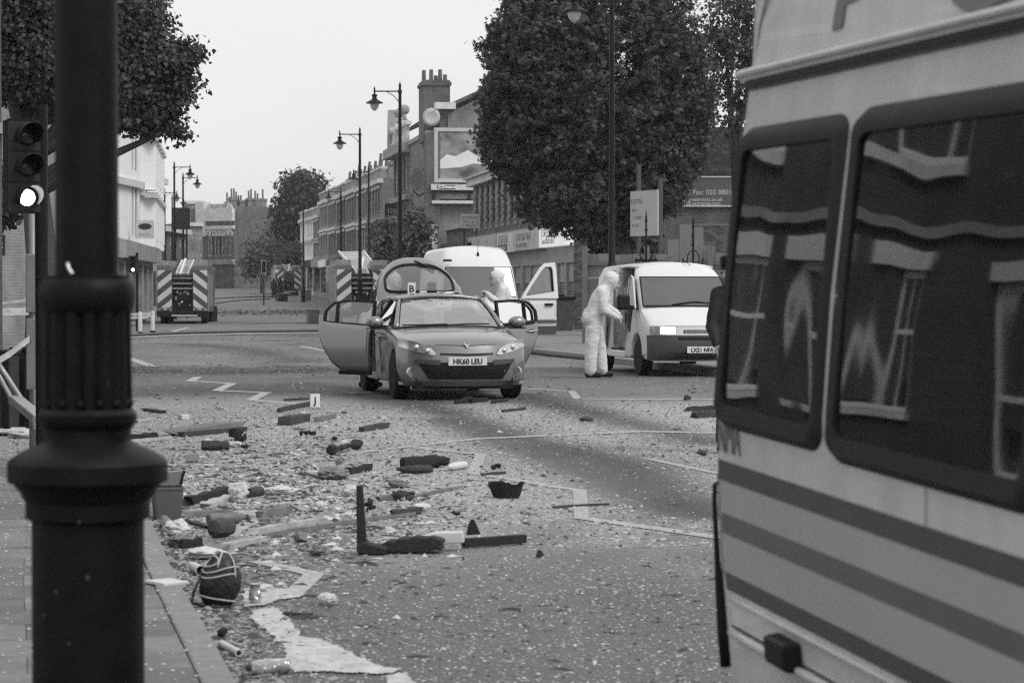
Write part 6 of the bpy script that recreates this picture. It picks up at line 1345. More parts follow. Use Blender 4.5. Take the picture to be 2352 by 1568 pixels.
# small grey sleeve on the near right lamp
GREY = mat('galvanised_grey', .22, .5, .15, 8, metal=.3)
def signal(label, x, ybot, ytop, d, rz, px_, lit=2, w=.3, pole_h=None):
    p = at(px_, 660, d); g0 = gz(d) + (KZ if d < 24 else .1); t = thing('traffic_signal', label, 'traffic light', (p.x, d, g0)); zb, zt = at(x, ybot, d).z - g0, at(x, ytop, d).z - g0; hx = at(x, 660, d).x - p.x
    b = MB(); b.cyl((0, .05, -.1), (0, .05, pole_h or zt + .12), .05, None, 14); b.build('pole', BLACK, t, smooth=False)
    M = Matrix.Translation((hx, 0, 0)) @ Matrix.Rotation(rz, 4, 'Z'); b = MB(); b.bb(-w / 2, w / 2, -.05, .1, zb, zt, M); hd = b.build('head', PLAST, t, bevel=.012)
    b = MB(); b.bar(M @ Vector((0, .05, zt - .1)), (0, .05, zt - .1), .05, .05); b.bar(M @ Vector((0, .05, zb + .1)), (0, .05, zb + .1), .05, .05); b.build('bracket', BLACK, t)
    h3 = (zt - zb) / 3; r = min(w, h3) * .34
    for i in range(3):
        c = Vector((0, -.05, zt - h3 * (i + .5))); b = MB(); Mx = M @ Matrix.Translation(c) @ Matrix.Rotation(R(90), 4, 'X'); b.lathe([(r, 0), (r * .7, .012), (0, .02)], 20); b.v = [tuple(Mx @ Vector(v)) for v in b.v]
        on = i == lit
        if on: cc_ = Mx @ Vector((0, 0, 0)); b.v = [tuple(cc_ + (Vector(v) - cc_) * .78) for v in b.v]
        b.build('lens', mat('lit_lens', .9, .3, 0, emit=9.) if on else mat('dark_lens', .03, .2, .1), hd, smooth=True)
        b = MB(); n = 16; vs = []
        for q in range(n + 1):
            a = R(-35 + 250 * q / n); l0, l1 = 0, .24 * (.35 + .65 * math.sin(math.radians(180 * q / n)))
            for l in (l0, l1): vs.append(tuple(Mx @ Vector((r * 1.06 * math.cos(a), r * 1.06 * math.sin(a), l))))
        b.add(vs, [(2 * q, 2 * q + 1, 2 * q + 3, 2 * q + 2) for q in range(n)]); b.build('visor', PLAST, hd, fix=False, solid=.006)
        b = MB(); b.bb(-w / 2 - .002, w / 2 + .002, -.054, -.05, zt - h3 * i - .006, zt - h3 * i + .006, M); b.build('seam', BLACK, hd)
    return t
signal('near traffic light with green lit, at the left edge behind the column', 59, 490, 276, 19.3, R(26), 93, 2, .3)
signal('small far traffic light with lit lens by the white bollards', 306, 626, 588, 92, R(5), 314, 2, .34)
p = at(75, 660, 22); t = thing('signal_control_post', 'thin pole with two grey push button boxes beside the near traffic light', 'post', (p.x, 22, KZ))
b = MB(); b.cyl((0, 0, -.1), (0, 0, 2.2), .035, None, 10); b.build('pole', GREY, t, smooth=True)
for z0, z1 in ((1.18, 1.69), (.51, 1.13)): b = MB(); b.bb(-.048, .048, -.07, .05, z0, z1); b.build('grey_box', GREY, t, bevel=.01)
# dark cabinets, fallen barrier and tape at the left edge
for k_, (x0, x1, yt, d, lab) in enumerate(((-60, 22, 805, 25.5, 'black street cabinet at the very left edge'), (26, 92, 797, 26.3, 'black street cabinet beside the push button post'))):
    A = at(x0, 660, d); B = at(x1, 660, d); zt = at(x0, yt, d).z; o = thing('street_cabinet', lab, 'cabinet', (A.x, d, 0)); b = MB(); b.bb(0, B.x - A.x, 0, .5, 0, zt - .05); b.build('body', PLAST, o, bevel=.02); b = MB(); b.bb(-.02, B.x - A.x + .02, -.03, .52, zt - .05, zt); b.build('lid', BLACK, o, bevel=.01)
    for q in range(4): b = MB(); w = (B.x - A.x) / 4; b.bb(w * q + .015, w * (q + 1) - .015, -.012, .0, .08, zt - .12); b.build('door_rib', BLACK, o)
t = thing('fallen_barrier', 'pale tubular barrier tipped over at the left edge', 'barrier', (0, 0, 0)); BAR = mat('barrier_tube', .32, .4, .15, 8, metal=.3); dz_ = 21.5
for P in (((-14, 845), (0, 866), (29, 921), (34, 928)), ((-4, 835), (10, 856), (46, 911), (50, 918))): b = MB(); b.tube([at(x, y, dz_) for x, y in P], .022, 8); b.build('tube', BAR, t, smooth=True)
b = MB(); b.bar(at(33, 915, dz_), at(90, 962, dz_ - .3), .12, .07); b.build('foot', BAR, t, bevel=.01)
b = MB(); b.cyl(at(80, 895, 21.8), at(80, 985, 21.8), .018, None, 8); b.build('leg', BAR, t)
TAPE = mat('barrier_tape', .6, .5, .35, 12)
def tape(label, pts, w=.05):
    b = MB(); vs = []
    for i, q in enumerate(pts): vs += [(q.x, q.y, q.z - w / 2), (q.x, q.y + .004, q.z + w / 2)]
    b.add(vs, [(2 * i, 2 * i + 1, 2 * i + 3, 2 * i + 2) for i in range(len(pts) - 1)]); o = b.build('cordon_tape', TAPE, solid=.002, fix=False); tag(o, label, 'tape', 'cordon tapes'); return o
tape('white cordon tape slanting down to the left from the push button post', [at(-4, 828, 21.9), at(22, 813, 21.9), at(45, 795, 21.9), at(68, 778, 21.9)], .06)
tape('thin tape strung level behind the near traffic light', [at(-2, 697, 30), at(40, 692, 30), at(84, 687, 30)], .03)
tape('broad pale tape across the left brick shop front', [at(-2, 716, 40), at(84, 714, 40)], .12)
WB = mat('white_bollard', .6, .5, .1, 9)
bp = []
for x, yb, lab in ((322, 771, 'white bollard with dark foot, left one of the taped pair'), (351, 768, 'white bollard with dark foot, right one of the taped pair')):
    q = G(x, yb); t = thing('bollard', lab, 'bollard', q, 0, 'white bollards by the fire engine'); b = MB(); b.lathe([(.07, .12), (.07, .72), (.06, .76), (0, .78)], 12); auto(b.build('post', WB, t)); b = MB(); b.lathe([(.085, 0), (.085, .13), (0, .14)], 12); b.build('foot', RUB, t); bp.append(q + Vector((0, 0, .7)))
tape('tape linking the two white bollards and running off left', [bp[1], bp[1].lerp(bp[0], .5) - Vector((0, 0, .12)), bp[0] - Vector((0, 0, .1)), bp[0] + Vector((-.8, .3, -.15))], .09)
tape('upper tape from the white bollards towards the lamp column', [bp[1], bp[0], bp[0] + Vector((-.8, .3, -.02))], .07)
p = at(416, 660, 134); t = thing('sign_back', 'dark blank back of a road sign above the left fire engine', 'sign', (p.x, 134, gz(134))); z0, z1 = at(416, 527, 134).z - gz(134), at(416, 477, 134).z - gz(134)
b = MB(); b.bb(-.48, .48, -.02, .02, z0, z1); b.build('panel', PLAST, t); b = MB(); b.cyl((-.3, .05, 0), (-.3, .05, z1), .04); b.cyl((.3, .05, 0), (.3, .05, z1), .04); b.build('post', BLACK, t)
p = at(606, 660, 185); t = thing('signal_board', 'far signal backing board with white border, mid street', 'traffic light', (p.x, 185, gz(185))); z0, z1 = at(606, 628, 185).z - gz(185), at(606, 598, 185).z - gz(185)
b = MB(); b.bb(-.2, .2, -.03, .03, z0, z1); b.build('board', BLACK, t); 
for c in ((-.2, -.15, z0, z1), (.15, .2, z0, z1), (-.15, .15, z1 - .06, z1), (-.15, .15, z0, z0 + .06)): b = MB(); b.bb(c[0], c[1], -.045, -.03, c[2], c[3]); b.build('border', STONE_D, t)
b = MB(); b.cyl((0, 0, 0), (0, 0, z0), .05); b.build('pole', BLACK, t)
p = G(635, 690); t = thing('island_post', 'slim post with round pale top on the traffic island', 'post', p); b = MB(); b.cyl((0, 0, 0), (0, 0, 2.2), .06, .05, 10); b.build('post', BLACK, t); b = MB(); b.ball((0, 0, 2.35), .2, 12, 8); b.build('globe', LBOWL, t, smooth=True)
q = G(660, 655 + 25)
# bins by the shop shutters
for x, d, lab, hh in ((1296, 82, 'black wheeled bin in front of the shutters, beside the van door', 1.1), (1272, 86, 'second black wheeled bin seen through the van door window', 1.15)):
    p = at(x, 660, d); t = thing('wheeled_bin', lab, 'bin', (p.x, d, .11), R(8), 'bins by the shutters'); b = MB(); b.prism([(-.24, 0), (.24, 0), (.3, hh - .1), (-.3, hh - .1)], -.3, .3, lambda a_, c_, r_: (a_, r_, c_)); b.build('body', mat('bin_grey', .05, .5, .2), t, bevel=.02)
    b = MB(); b.bb(-.33, .33, -.35, .33, hh - .1, hh); b.build('lid', BLACK, t, bevel=.03); 
    for s in (-1, 1): b = MB(); b.cyl((s * .22 - .03, .3, .1), (s * .22 + .03, .3, .1), .1, None, 12); b.build('wheel', RUB, t)
# hoses
HOSE = mat('canvas_hose', .09, .8, .3, 12); HOSEL = mat('pale_hose', .35, .7, .2, 12)
def hose(label, px, r, m, z=None):
    b = MB(); b.tube([G(x, y) + Vector((0, 0, r)) for x, y in px], r, 8); o = b.build('fire_hose', m, smooth=True); tag(o, label, 'hose', 'hoses on the road'); return o
hose('dark fire hose lying across the road beyond the bollards', [(270, 776), (320, 772), (400, 768), (480, 766), (560, 764), (640, 763), (760, 762)], .05, HOSE)
hose('paler flat hose just in front of the dark road hose', [(270, 779), (400, 773), (560, 769), (660, 768), (760, 767)], .03, HOSEL)
hose('hose crossing the road near the far fire engine', [(470, 688), (540, 684), (600, 682), (640, 684)], .06, HOSE)
hose('long hose along the road past the left fire engine', [(482, 700), (520, 694), (560, 690), (620, 688)], .05, HOSE)
hose('pale hose lying along the right kerb behind the white overall person', [(1222, 806), (1260, 812), (1300, 816), (1350, 821), (1400, 822)], .05, HOSEL)
hose('dark hose beside the right kerb', [(1212, 812), (1270, 819), (1340, 826), (1420, 830)], .045, HOSE)

# firefighters' kit and crew around the engines
for k_, (x, dd, lab) in enumerate(((868, 96, 'person in dark kit behind the open car door, near the engine rear'),)):
    p = at(x, 660, dd); person(lab, (p.x, dd, gz(dd)), R(40 * k_), dict(pelvis=(0, 0, .96), chest=(0, 0, 1.32), neck=(0, 0, 1.5), head=(0, -.02, 1.64), shL=(-.19, 0, 1.44), shR=(.19, 0, 1.44), elL=(-.25, 0, 1.15), elR=(.25, 0, 1.15), haL=(-.2, -.15, 1.0), haR=(.24, -.1, .92), **stance()), UNI, (0, -1, 0), 1.2, hood=False, voxel=.03, hat=mat('pale_helmet', .5, .4))
for x, y, w, h, lab in ((486, 738, .5, .75, 'dark equipment crate on the road right of the left fire engine'), (718, 742, .5, .6, 'grey equipment box beside the half hidden fire engine'), (700, 690, .9, .8, 'pale crate beside the far fire engine'), (648, 692, .8, .6, 'dark crate by the traffic island')):
    q = G(x, y); t = thing('equipment_crate', lab, 'crate', q, R(15), 'kit around the fire engines'); b = MB(); b.bb(-w / 2, w / 2, -w / 2, w / 2, 0, h); b.build('box', PLAST if 'dark' in lab else GREY, t, bevel=.02); b = MB(); b.bb(-w / 2 - .02, w / 2 + .02, -w / 2 - .02, w / 2 + .02, h, h + .05); b.build('lid', GREY, t)
# ------------------------------------------------------------------ debris on the road
WD = {n: mat('debris_wood_' + n, g, .85, .3, 9, bump=.4, bs=40, stretch=(1, 1, 1)) for n, g in (('light', .38), ('mid', .16), ('dark', .045), ('char', .014))}
def rough_bar(p, q, w, h, m, name, label, cat='plank', group=None, z=0, bend=0.02, seed=0, tilt=0):
    """an uneven splintered length of wood or metal"""
    r = random.Random(hash(label) % 1000 + seed); b = MB(); n = 6; d = (q - p); Lg = d.length; d.normalize(); s_ = Vector((-d.y, d.x, 0)); vs = []
    for i in range(n + 1):
        f = i / n; c = p + d * Lg * f + s_ * bend * Lg * math.sin(math.pi * f) * r.uniform(.4, 1); k = 1 + r.uniform(-.16, .16); e = 1; end = i in (0, n)
        zz_ = tilt * f
        for a, hh in ((-1, 0), (1, 0), (1, 1), (-1, 1)): j_ = r.uniform(-1, 1) * w * .8 if end else 0; vs.append((c.x + s_.x * a * w / 2 * k * e + d.x * j_, c.y + s_.y * a * w / 2 * k * e + d.y * j_, z + .004 + zz_ + hh * h * k * (e if hh else 1)))
    fs = [(i * 4 + a, i * 4 + (a + 1) % 4, i * 4 + 4 + (a + 1) % 4, i * 4 + 4 + a) for i in range(n) for a in range(4)] + [(3, 2, 1, 0), (n * 4, n * 4 + 1, n * 4 + 2, n * 4 + 3)]
    b.add(vs, fs); o = b.build(name, m); return tag(o, label, cat, group)
BARS = [((334, 944), (373, 949), .07, .03, 'dark', 'plank', 'short dark strip lying alone beyond the lamp column'), ((313, 971), (358, 965), .04, .03, 'light', 'plank', 'thin pale lath just right of the column, upper one'),
        ((404, 1000), (536, 983), .22, .06, 'mid', 'plank', 'broad grey plank with dark edge, left of the dark foam lump'), ((415, 1004), (560, 990), .05, .05, 'dark', 'plank', 'dark batten along the broad grey plank'), ((300, 1011), (360, 1006), .09, .05, 'char', 'plank', 'charred board by the column collar'),
        ((302, 1018), (391, 1009), .03, .03, 'light', 'plank', 'long white lath right of the column, lower one'), ((652, 977), (697, 968), .13, .08, 'dark', 'plank', 'stubby dark beam end, left of the paired sticks'), ((640, 947), (712, 932), .05, .05, 'dark', 'stick', 'dark stick pointing at the J card'),
        ((655, 921), (708, 918), .04, .03, 'dark', 'stick', 'thin dark stick beyond the J card'), ((725, 969), (768, 960), .05, .05, 'mid', 'stick', 'broken stick pair near the J card'), ((830, 992), (889, 982), .06, .05, 'dark', 'stick', 'single dark stick lying on pale dust'),
        ((796, 1091), (845, 1081), .06, .05, 'char', 'stick', 'black stick end beside the grey bundle'), ((430, 1162), (527, 1137), .07, .06, 'char', 'plank', 'charred timber near the plastic tub'), ((474, 1166), (528, 1148), .11, .03, 'light', 'plank', 'pale flat board end below the charred timber'),
        ((597, 1191), (663, 1181), .06, .05, 'mid', 'plank', 'grey batten beside the zigzag line'), ((585, 1228), (745, 1202), .06, .04, 'light', 'plank', 'long pale timber on the debris heap'), ((606, 1236), (960, 1182), .03, .025, 'mid', 'pole', 'very long thin pole across the debris'),
        ((520, 1262), (609, 1242), .07, .03, 'light', 'plank', 'white board leaning behind the black bag'), ((410, 1262), (468, 1256), .05, .05, 'char', 'plank', 'black strip by the kerb above the bag'), ((654, 1414), (718, 1416), .02, .015, 'dark', 'stick', 'thin stick right of the paint spill'),
        ((1154, 947), (1205, 941), .03, .03, 'dark', 'stick', 'thin stick in front of the grey car right wheel'), ((1106, 1093), (1163, 1088), .025, .02, 'dark', 'stick', 'thin dark stick left of the black pot'), ((1577, 945), (1645, 944), .05, .06, 'dark', 'plank', 'dark bar at the edge of the police van'),
        ((1592, 960), (1650, 958), .11, .07, 'dark', 'plank', 'thick dark plank behind the police van edge'), ((870, 1150), (940, 1140), .05, .03, 'mid', 'plank', 'grey batten under the shaggy brush'), ((960, 1142), (1060, 1122), .02, .02, 'mid', 'stick', 'pale thin rod right of the brush'),
        ((800, 906), (848, 903), .06, .02, 'light', 'plank', 'white strip beside the grey car rear wheel'), ((430, 1188), (500, 1182), .08, .03, 'mid', 'plank', 'flat grey board behind the bottle'), ((1130, 927), (1165, 922), .03, .04, 'char', 'stick', 'black splinters under the grey car bumper'),
        ((1045, 928), (1120, 922), .03, .05, 'char', 'stick', 'black twisted strip in front of the grey car'), ((900, 1189), (962, 1181), .06, .045, 'dark', 'plank', 'dark end block of the long pole'), ((1238, 809), (1300, 812), .1, .05, 'light', 'plank', 'pale board lying at the far right kerb'),
        ((440, 1204), (480, 1214), .06, .02, 'dark', 'plank', 'dark scrap left of the grey bottle'), ((690, 1090), (745, 1101), .03, .02, 'mid', 'stick', 'thin rod beside the grey bundle'), ((1270, 1168), (1400, 1160), .02, .015, 'dark', 'stick', 'fine twig near the wide zigzag bar')]
for i, (a, b_, w, h, m, nm, lab) in enumerate(BARS):
    rough_bar(G(*a), G(*b_), w, h, WD[m], {'plank': 'broken_plank', 'stick': 'broken_stick', 'pole': 'long_pole'}[nm], lab, nm, 'broken timber on the road')
def hull(pts):
    import bmesh
    bm = bmesh.new(); [bm.verts.new(p) for p in pts]; g = bmesh.ops.convex_hull(bm, input=bm.verts); bmesh.ops.delete(bm, geom=list({e for e in g['geom_interior'] + g['geom_unused'] if isinstance(e, bmesh.types.BMVert)}), context='VERTS')
    bm.verts.index_update(); v = [tuple(q.co) for q in bm.verts]; f = [tuple(q.index for q in fc.verts) for fc in bm.faces]; bm.free(); return v, f
def chunk_heap(name, label, cat, c, rx, ry, rz_, m, seed, jag, group, rot):
    """angular fragments: one for a stone, a jumble for rubble"""
    r = random.Random(seed * 7 + 3); k = 1 if jag < .45 else 7; t = thing(name, label, cat, c, rot, group)
    for i in range(k):
        s = 1 if k == 1 else r.uniform(.3, .62); o = (0, 0, 0) if k == 1 else (r.uniform(-.6, .6) * rx, r.uniform(-.6, .6) * ry, r.uniform(.0, .9) * rz_); P = []
        ax = [r.uniform(.5, 1.2) for _ in range(3)] if k > 1 else [1, 1, 1]
        for _ in range(16):
            v = Vector((r.gauss(0, 1), r.gauss(0, 1), r.gauss(0, 1))).normalized() * r.uniform(.75, 1.15); P.append((o[0] + v.x * rx * s * ax[0], o[1] + v.y * ry * s * ax[1], max(.003, o[2] + rz_ * s * .8 + v.z * rz_ * s * ax[2])))
        b = MB(); b.add(*hull(P)); b.build('chunk', m, t)
    return t
def lump(name, label, cat, px, rx, ry, rz_, m, seed=0, jag=.35, n=(12, 8), sink=.15, group=None, rot=0):
    """crumpled irregular object resting on the ground"""
    c = G(*px); b = MB()
    if m not in (PAPER, CLOTH): return chunk_heap(name, label, cat, c, rx, ry, rz_, m, seed, jag, group, rot)
    n = (26, 18); b.ball((0, 0, 0), 1., *n); out = []
    for v in b.v:
        v = Vector(v); cr = abs(mn.noise(v * 2.6 + Vector((seed, 2, seed)))) * 1.3 + abs(mn.noise(v * 6 + Vector((seed, 8, 1)))) * .6; k = 1.12 - .45 * cr + jag * mn.noise(v * 1.3 + Vector((seed * 3.1, seed, 0))); out.append((v.x * rx * k, v.y * ry * k, v.z * rz_ * k))
    for v in ():
        v = Vector(v); k = 1 + jag * mn.noise(v * 1.7 + Vector((seed * 3.1, seed, 0))) + jag * .6 * mn.noise(v * 4.5 + Vector((seed, 5, seed))); out.append((v.x * rx * k, v.y * ry * k, v.z * rz_ * k))
    zmin = min(p[2] for p in out); b.v = [(p[0], p[1], max(p[2], zmin * (1 - sink)) ) for p in out]; zmin = min(p[2] for p in b.v); b.v = [(p[0], p[1], p[2] - zmin + .003) for p in b.v]
    o = b.build(name, m); auto(o, 24); o.location = c; o.rotation_euler = (0, 0, rot); return tag(o, label, cat, group)
FOAM = mat('charred_foam', .02, .9, .4, 18, bump=.7, bs=40); PAPER = mat('crumpled_paper', .55, .7, .12, 9); PLG = mat('grey_plastic', .13, .45, .15, 5); CLOTH = mat('grey_cloth', .2, .9, .25, 12, bump=.5, bs=30)
CLEAR = glass('bottle_plastic', .35, .12, .35, .6, 20)
lump('foam_lump', 'tall charred foam lump at the end of the broad grey plank', 'rubble', (550, 1026), .10, .10, .13, FOAM, 1, .6, (16, 12)); lump('foam_lump', 'small black foam scrap below the tall lump', 'rubble', (562, 1033), .045, .05, .05, FOAM, 2, .5)
lump('paper_bag', 'pale crumpled sheet between the dark roll and foam lump', 'paper', (535, 1027), .09, .06, .03, PAPER, 3); lump('rubble_clump', 'dark cluster of rubble with white bits', 'rubble', (703, 1003), .10, .07, .05, FOAM, 4, .7); lump('rubble_clump', 'small dark crumpled scrap with white rim', 'rubble', (768, 1012), .05, .05, .03, FOAM, 5, .6)
lump('crumpled_bag', 'white crumpled plastic bag standing by the charred timber', 'bag', (547, 1154), .075, .07, .075, PAPER, 6, .3, (16, 12)); lump('tissue_ball', 'white crumpled tissue in the debris heap', 'paper', (733, 1174), .055, .05, .035, PAPER, 7, .4); lump('tissue_ball', 'pale flattened wrapper beyond the can', 'paper', (640, 1136), .12, .06, .03, PAPER, 8, .5)
lump('shaggy_brush', 'shaggy dark brush head lying on the road', 'brush', (925, 1150), .13, .07, .055, mat('bristle', .05, .95, .5, 30, bump=1, bs=60), 9, .55, (18, 12), rot=.3); lump('grey_bundle', 'grey padded bundle left of the black stick', 'bundle', (768, 1101), .12, .09, .055, CLOTH, 10, .3)
lump('crushed_bottle', 'small crushed pale bottle above the grey bundle', 'bottle', (783, 1072), .055, .035, .04, PLG, 11, .4); lump('paper_scrap', 'crumpled newspaper against the kerb', 'paper', (405, 1232), .08, .07, .05, PAPER, 12, .5); lump('paper_scrap', 'dirty wrapper on the kerb below the newspaper', 'paper', (420, 1256), .08, .06, .04, CLOTH, 13, .5)
lump('stone', 'round dark stone near the police van', 'stone', (1578, 921), .06, .05, .05, WD['dark'], 14, .25); lump('brick_bit', 'broken brick lying alone on the dusty road', 'brick', (1348, 968), .085, .05, .035, WD['dark'], 15, .12, (8, 5)); lump('stone', 'little dark knot left of the broken brick', 'stone', (1140, 1078), .045, .04, .035, WD['char'], 16, .6)
lump('stone', 'small dark lump near the black pot, lower left', 'stone', (1050, 1190), .035, .03, .03, WD['char'], 17, .6); lump('stone', 'white pebble beside the long pole', 'stone', (893, 1228), .028, .028, .025, PAPER, 18, .2); lump('rubble_clump', 'black clump under the front of the grey car', 'rubble', (1075, 925), .12, .09, .06, FOAM, 19, .6)
lump('stone', 'white cone shaped scrap behind the upright black leg', 'scrap', (803, 1141), .06, .05, .045, PAPER, 20, .3); lump('rubble_clump', 'dark scrap right of the upright black leg', 'rubble', (850, 1176), .05, .05, .05, FOAM, 21, .6); lump('stone', 'grey chunk right of the pale timber', 'stone', (690, 1246), .05, .05, .04, WD['mid'], 22, .4)
lump('stone', 'triangular grey stone below the long pole', 'stone', (732, 1276), .05, .05, .03, CLOTH, 23, .4); lump('rubble_clump', 'dark little lump by the kerb near the tube', 'rubble', (512, 1464), .025, .03, .035, WD['char'], 24, .4); lump('paper_scrap', 'white flake beside the black bag', 'paper', (603, 1360), .05, .03, .02, PAPER, 25, .4)
lump('crumpled_bag', 'torn grey packet on the road right of the spilled paint', 'bag', (752, 1389), .05, .035, .03, PAPER, 26, .25); lump('cloth', 'grey rag among the pale timbers', 'cloth', (625, 1218), .08, .06, .04, CLOTH, 27, .5); lump('paper_scrap', 'white sheet crumpled under the board behind the bag', 'paper', (478, 1282), .12, .09, .03, PAPER, 28, .5)
lump('cloth', 'soft grey scrap above the shaggy brush', 'cloth', (915, 1120), .08, .05, .03, CLOTH, 29, .5); lump('stone', 'dark pebble right of the black pot, near the white bar', 'stone', (1240, 1280), .03, .03, .025, WD['char'], 30, .3); lump('stone', 'single dark stone on the dust, far right', 'stone', (1612, 1047), .05, .05, .045, WD['dark'], 31, .4)
def lie(name, label, cat, a, b_, prof, m, parts=(), group=None):
    """lathed object lying on the ground between two pixels; prof = [(r, t 0..1)]"""
    p, q = G(*a), G(*b_); d = q - p; rm = max(r for r, _ in prof); M = Matrix.Translation(p + Vector((0, 0, rm))) @ d.to_track_quat('Z', 'Y').to_matrix().to_4x4(); t = thing(name, label, cat, p, 0, group); Ti = Matrix.Translation(p).inverted()
    mb = MB(); mb.lathe([(float(np.interp(z, [q[1] for q in prof], [q[0] for q in prof])), z * d.length) for z in sorted({q[1] for q in prof} | set(np.linspace(0, 1, 12)))] if m in WD.values() and all(a_[1] <= b_[1] for a_, b_ in zip(prof, prof[1:])) else [(r, z * d.length) for r, z in prof], 16); mb.v = [tuple(Ti @ M @ Vector(v)) for v in mb.v]; wood = m in WD.values()
    if wood: mb.v = [tuple(Vector(v) + Vector((mn.noise(Vector(v) * 40), mn.noise(Vector(v) * 43 + Vector((3, 1, 2))), mn.noise(Vector(v) * 37 + Vector((9, 1, 4))))) * rm * .28) for v in mb.v]; mb.v = [(x, y, max(.002, z)) for x, y, z in mb.v]
    auto(mb.build('body', m, t), 25 if wood else 40)
    for nm, pr_, m2 in parts: mb = MB(); mb.lathe([(r, z * d.length) for r, z in pr_], 16); mb.v = [tuple(Ti @ M @ Vector(v)) for v in mb.v]; auto(mb.build(nm, m2, t), 40)
    return t
lie('felt_roll', 'dark rolled up mat below the broad grey plank', 'roll', (464, 1034), (527, 1034), [(.04, 0), (.045, .02), (.046, .65), (.03, .68), (.038, .72), (.038, .98), (.0, 1)], WD['dark'])
lie('baluster', 'turned black wooden baluster lying on the dust', 'baluster', (757, 1046), (824, 1031), [(.03, 0), (.045, .05), (.045, .14), (.02, .2), (.028, .45), (.02, .72), (.04, .82), (.05, .9), (.04, 1)], WD['char'])
lie('charred_log', 'thick black log, upper one of two near the road middle', 'log', (924, 1078), (1030, 1072), [(.035, 0), (.05, .04), (.05, .5), (.055, .7), (.04, .92), (.015, 1)], WD['char'])
lie('charred_log', 'thinner grey black log below the thick one', 'log', (910, 1087), (994, 1087), [(.01, 0), (.025, .2), (.035, .5), (.03, .9), (.02, 1)], WD['dark'])
lie('plastic_bottle', 'white squashed bottle right of the black logs', 'bottle', (1030, 1082), (1072, 1076), [(.012, 0), (.03, .15), (.034, .5), (.03, .9), (.01, 1)], PAPER)
lie('plastic_bottle', 'small clear bottle right of the brush', 'bottle', (950, 1175), (986, 1172), [(.02, 0), (.028, .05), (.028, .7), (.015, .9), (.014, 1)], PAPER)
lie('plastic_bottle', 'big grey plastic bottle lying near the kerb', 'bottle', (478, 1206), (569, 1200), [(.03, 0), (.038, .03), (.038, .30), (.034, .34), (.038, .38), (.038, .68), (.016, .88), (.014, .93)], PLG, [('cap', [(.017, .93), (.017, 1.0), (0, 1.0)], WD['dark'])])
lie('tin_can', 'empty tin can with shiny rim beside the white bag', 'can', (571, 1143), (600, 1138), [(.03, 0), (.036, .03), (.036, .55), (.034, .97), (.028, .97), (.028, .1)], WD['dark'], [('rim', [(.037, .9), (.038, 1), (.028, 1), (.028, .9)], CHROME)])
lie('dented_pot', 'round dented dark pot below the grey bottle', 'pot', (490, 1238), (526, 1232), [(.02, 0), (.05, .05), (.058, .5), (.05, .97), (.042, .97), (.045, .3)], WD['dark'])
lie('plastic_bottle', 'clear plastic bottle at the bottom edge beside the paint spill', 'bottle', (572, 1551), (662, 1545), [(.0, 0), (.026, .02), (.03, .06), (.03, .45), (.029, .5), (.03, .55), (.03, .98), (.02, 1)], CLEAR, [('cap', [(.012, -.06), (.012, 0), (0, 0)], WD['dark'])])
lie('pipe_offcut', 'pale pipe offcut against the kerb, bottom left', 'pipe', (508, 1486), (549, 1508), [(.016, 0), (.016, 1), (.012, 1), (.012, 0)], PAPER)
lie('plastic_bottle', 'small crushed bottle on the kerb edge beside the tub', 'bottle', (376, 1206), (388, 1222), [(.02, 0), (.035, .1), (.035, .8), (.02, 1)], CLEAR)
lie('paper_cup', 'pale cup lying at the kerb behind the bag', 'cup', (440, 1310), (462, 1322), [(.02, 0), (.028, 1), (.025, 1), (.018, .1)], PAPER)
# glass jar / round clear object in the white paint
c = G(586, 1388); t = thing('glass_jar', 'clear round jar standing in the spilled white paint', 'jar', c); b = MB(); b.lathe([(.0, .004), (.025, .006), (.03, .03), (.028, .07), (.02, .085), (.02, .09), (.016, .09), (.018, .08), (.025, .065), (.026, .03), (0, .012)], 18); auto(b.build('body', CLEAR, t)); b = MB(); b.lathe([(.021, .085), (.024, .085), (.024, .1), (.021, .1)], 18); b.build('rim', CHROME, t)
# grey plastic tub by the kerb
c = G(384, 1194); t = thing('plastic_tub', 'dark grey plastic tub with lid standing in the gutter behind the column', 'tub', c, R(14)); s_ = (c.y) / FPX
b = MB(); w = 36 * s_; h = 72 * s_
def sq(r, z, rd=.3): return [(r * math.copysign(abs(math.cos(a)) ** rd, math.cos(a)), r * .8 * math.copysign(abs(math.sin(a)) ** rd, math.sin(a)), z) for a in [2 * math.pi * q / 28 for q in range(28)]]
rings = [sq(w * .82, .004), sq(w * .86, .02), sq(w * 1.0, h), sq(w * 1.07, h), sq(w * 1.07, h * 1.06), sq(w * 1.0, h * 1.07), sq(w * .94, h * 1.0), sq(w * .8, .03)]
b.add([p for r_ in rings for p in r_], [(i * 28 + q, i * 28 + (q + 1) % 28, (i + 1) * 28 + (q + 1) % 28, (i + 1) * 28 + q) for i in range(7) for q in range(28)] + [tuple(range(27, -1, -1)), tuple(7 * 28 + q for q in range(28))]); auto(b.build('bucket', mat('tub_plastic', .09, .45, .1, 6), t), 35)
b = MB(); b.add([(-w, w * .7, h * 1.07), (w * 1.05, w * .6, h * 1.09), (w * 1.15, w * .9, h * 1.52), (-w * .9, w * 1.0, h * 1.42)], [(0, 1, 2, 3)]); b.build('lid', MATS['tub_plastic'], t, solid=.01)
b = MB(); b.bar((w * .9, w * .5, h * 1.09), (w * 1.18, w * .6, h * 1.55), .012, .012); b.build('handle', BLACK, t)
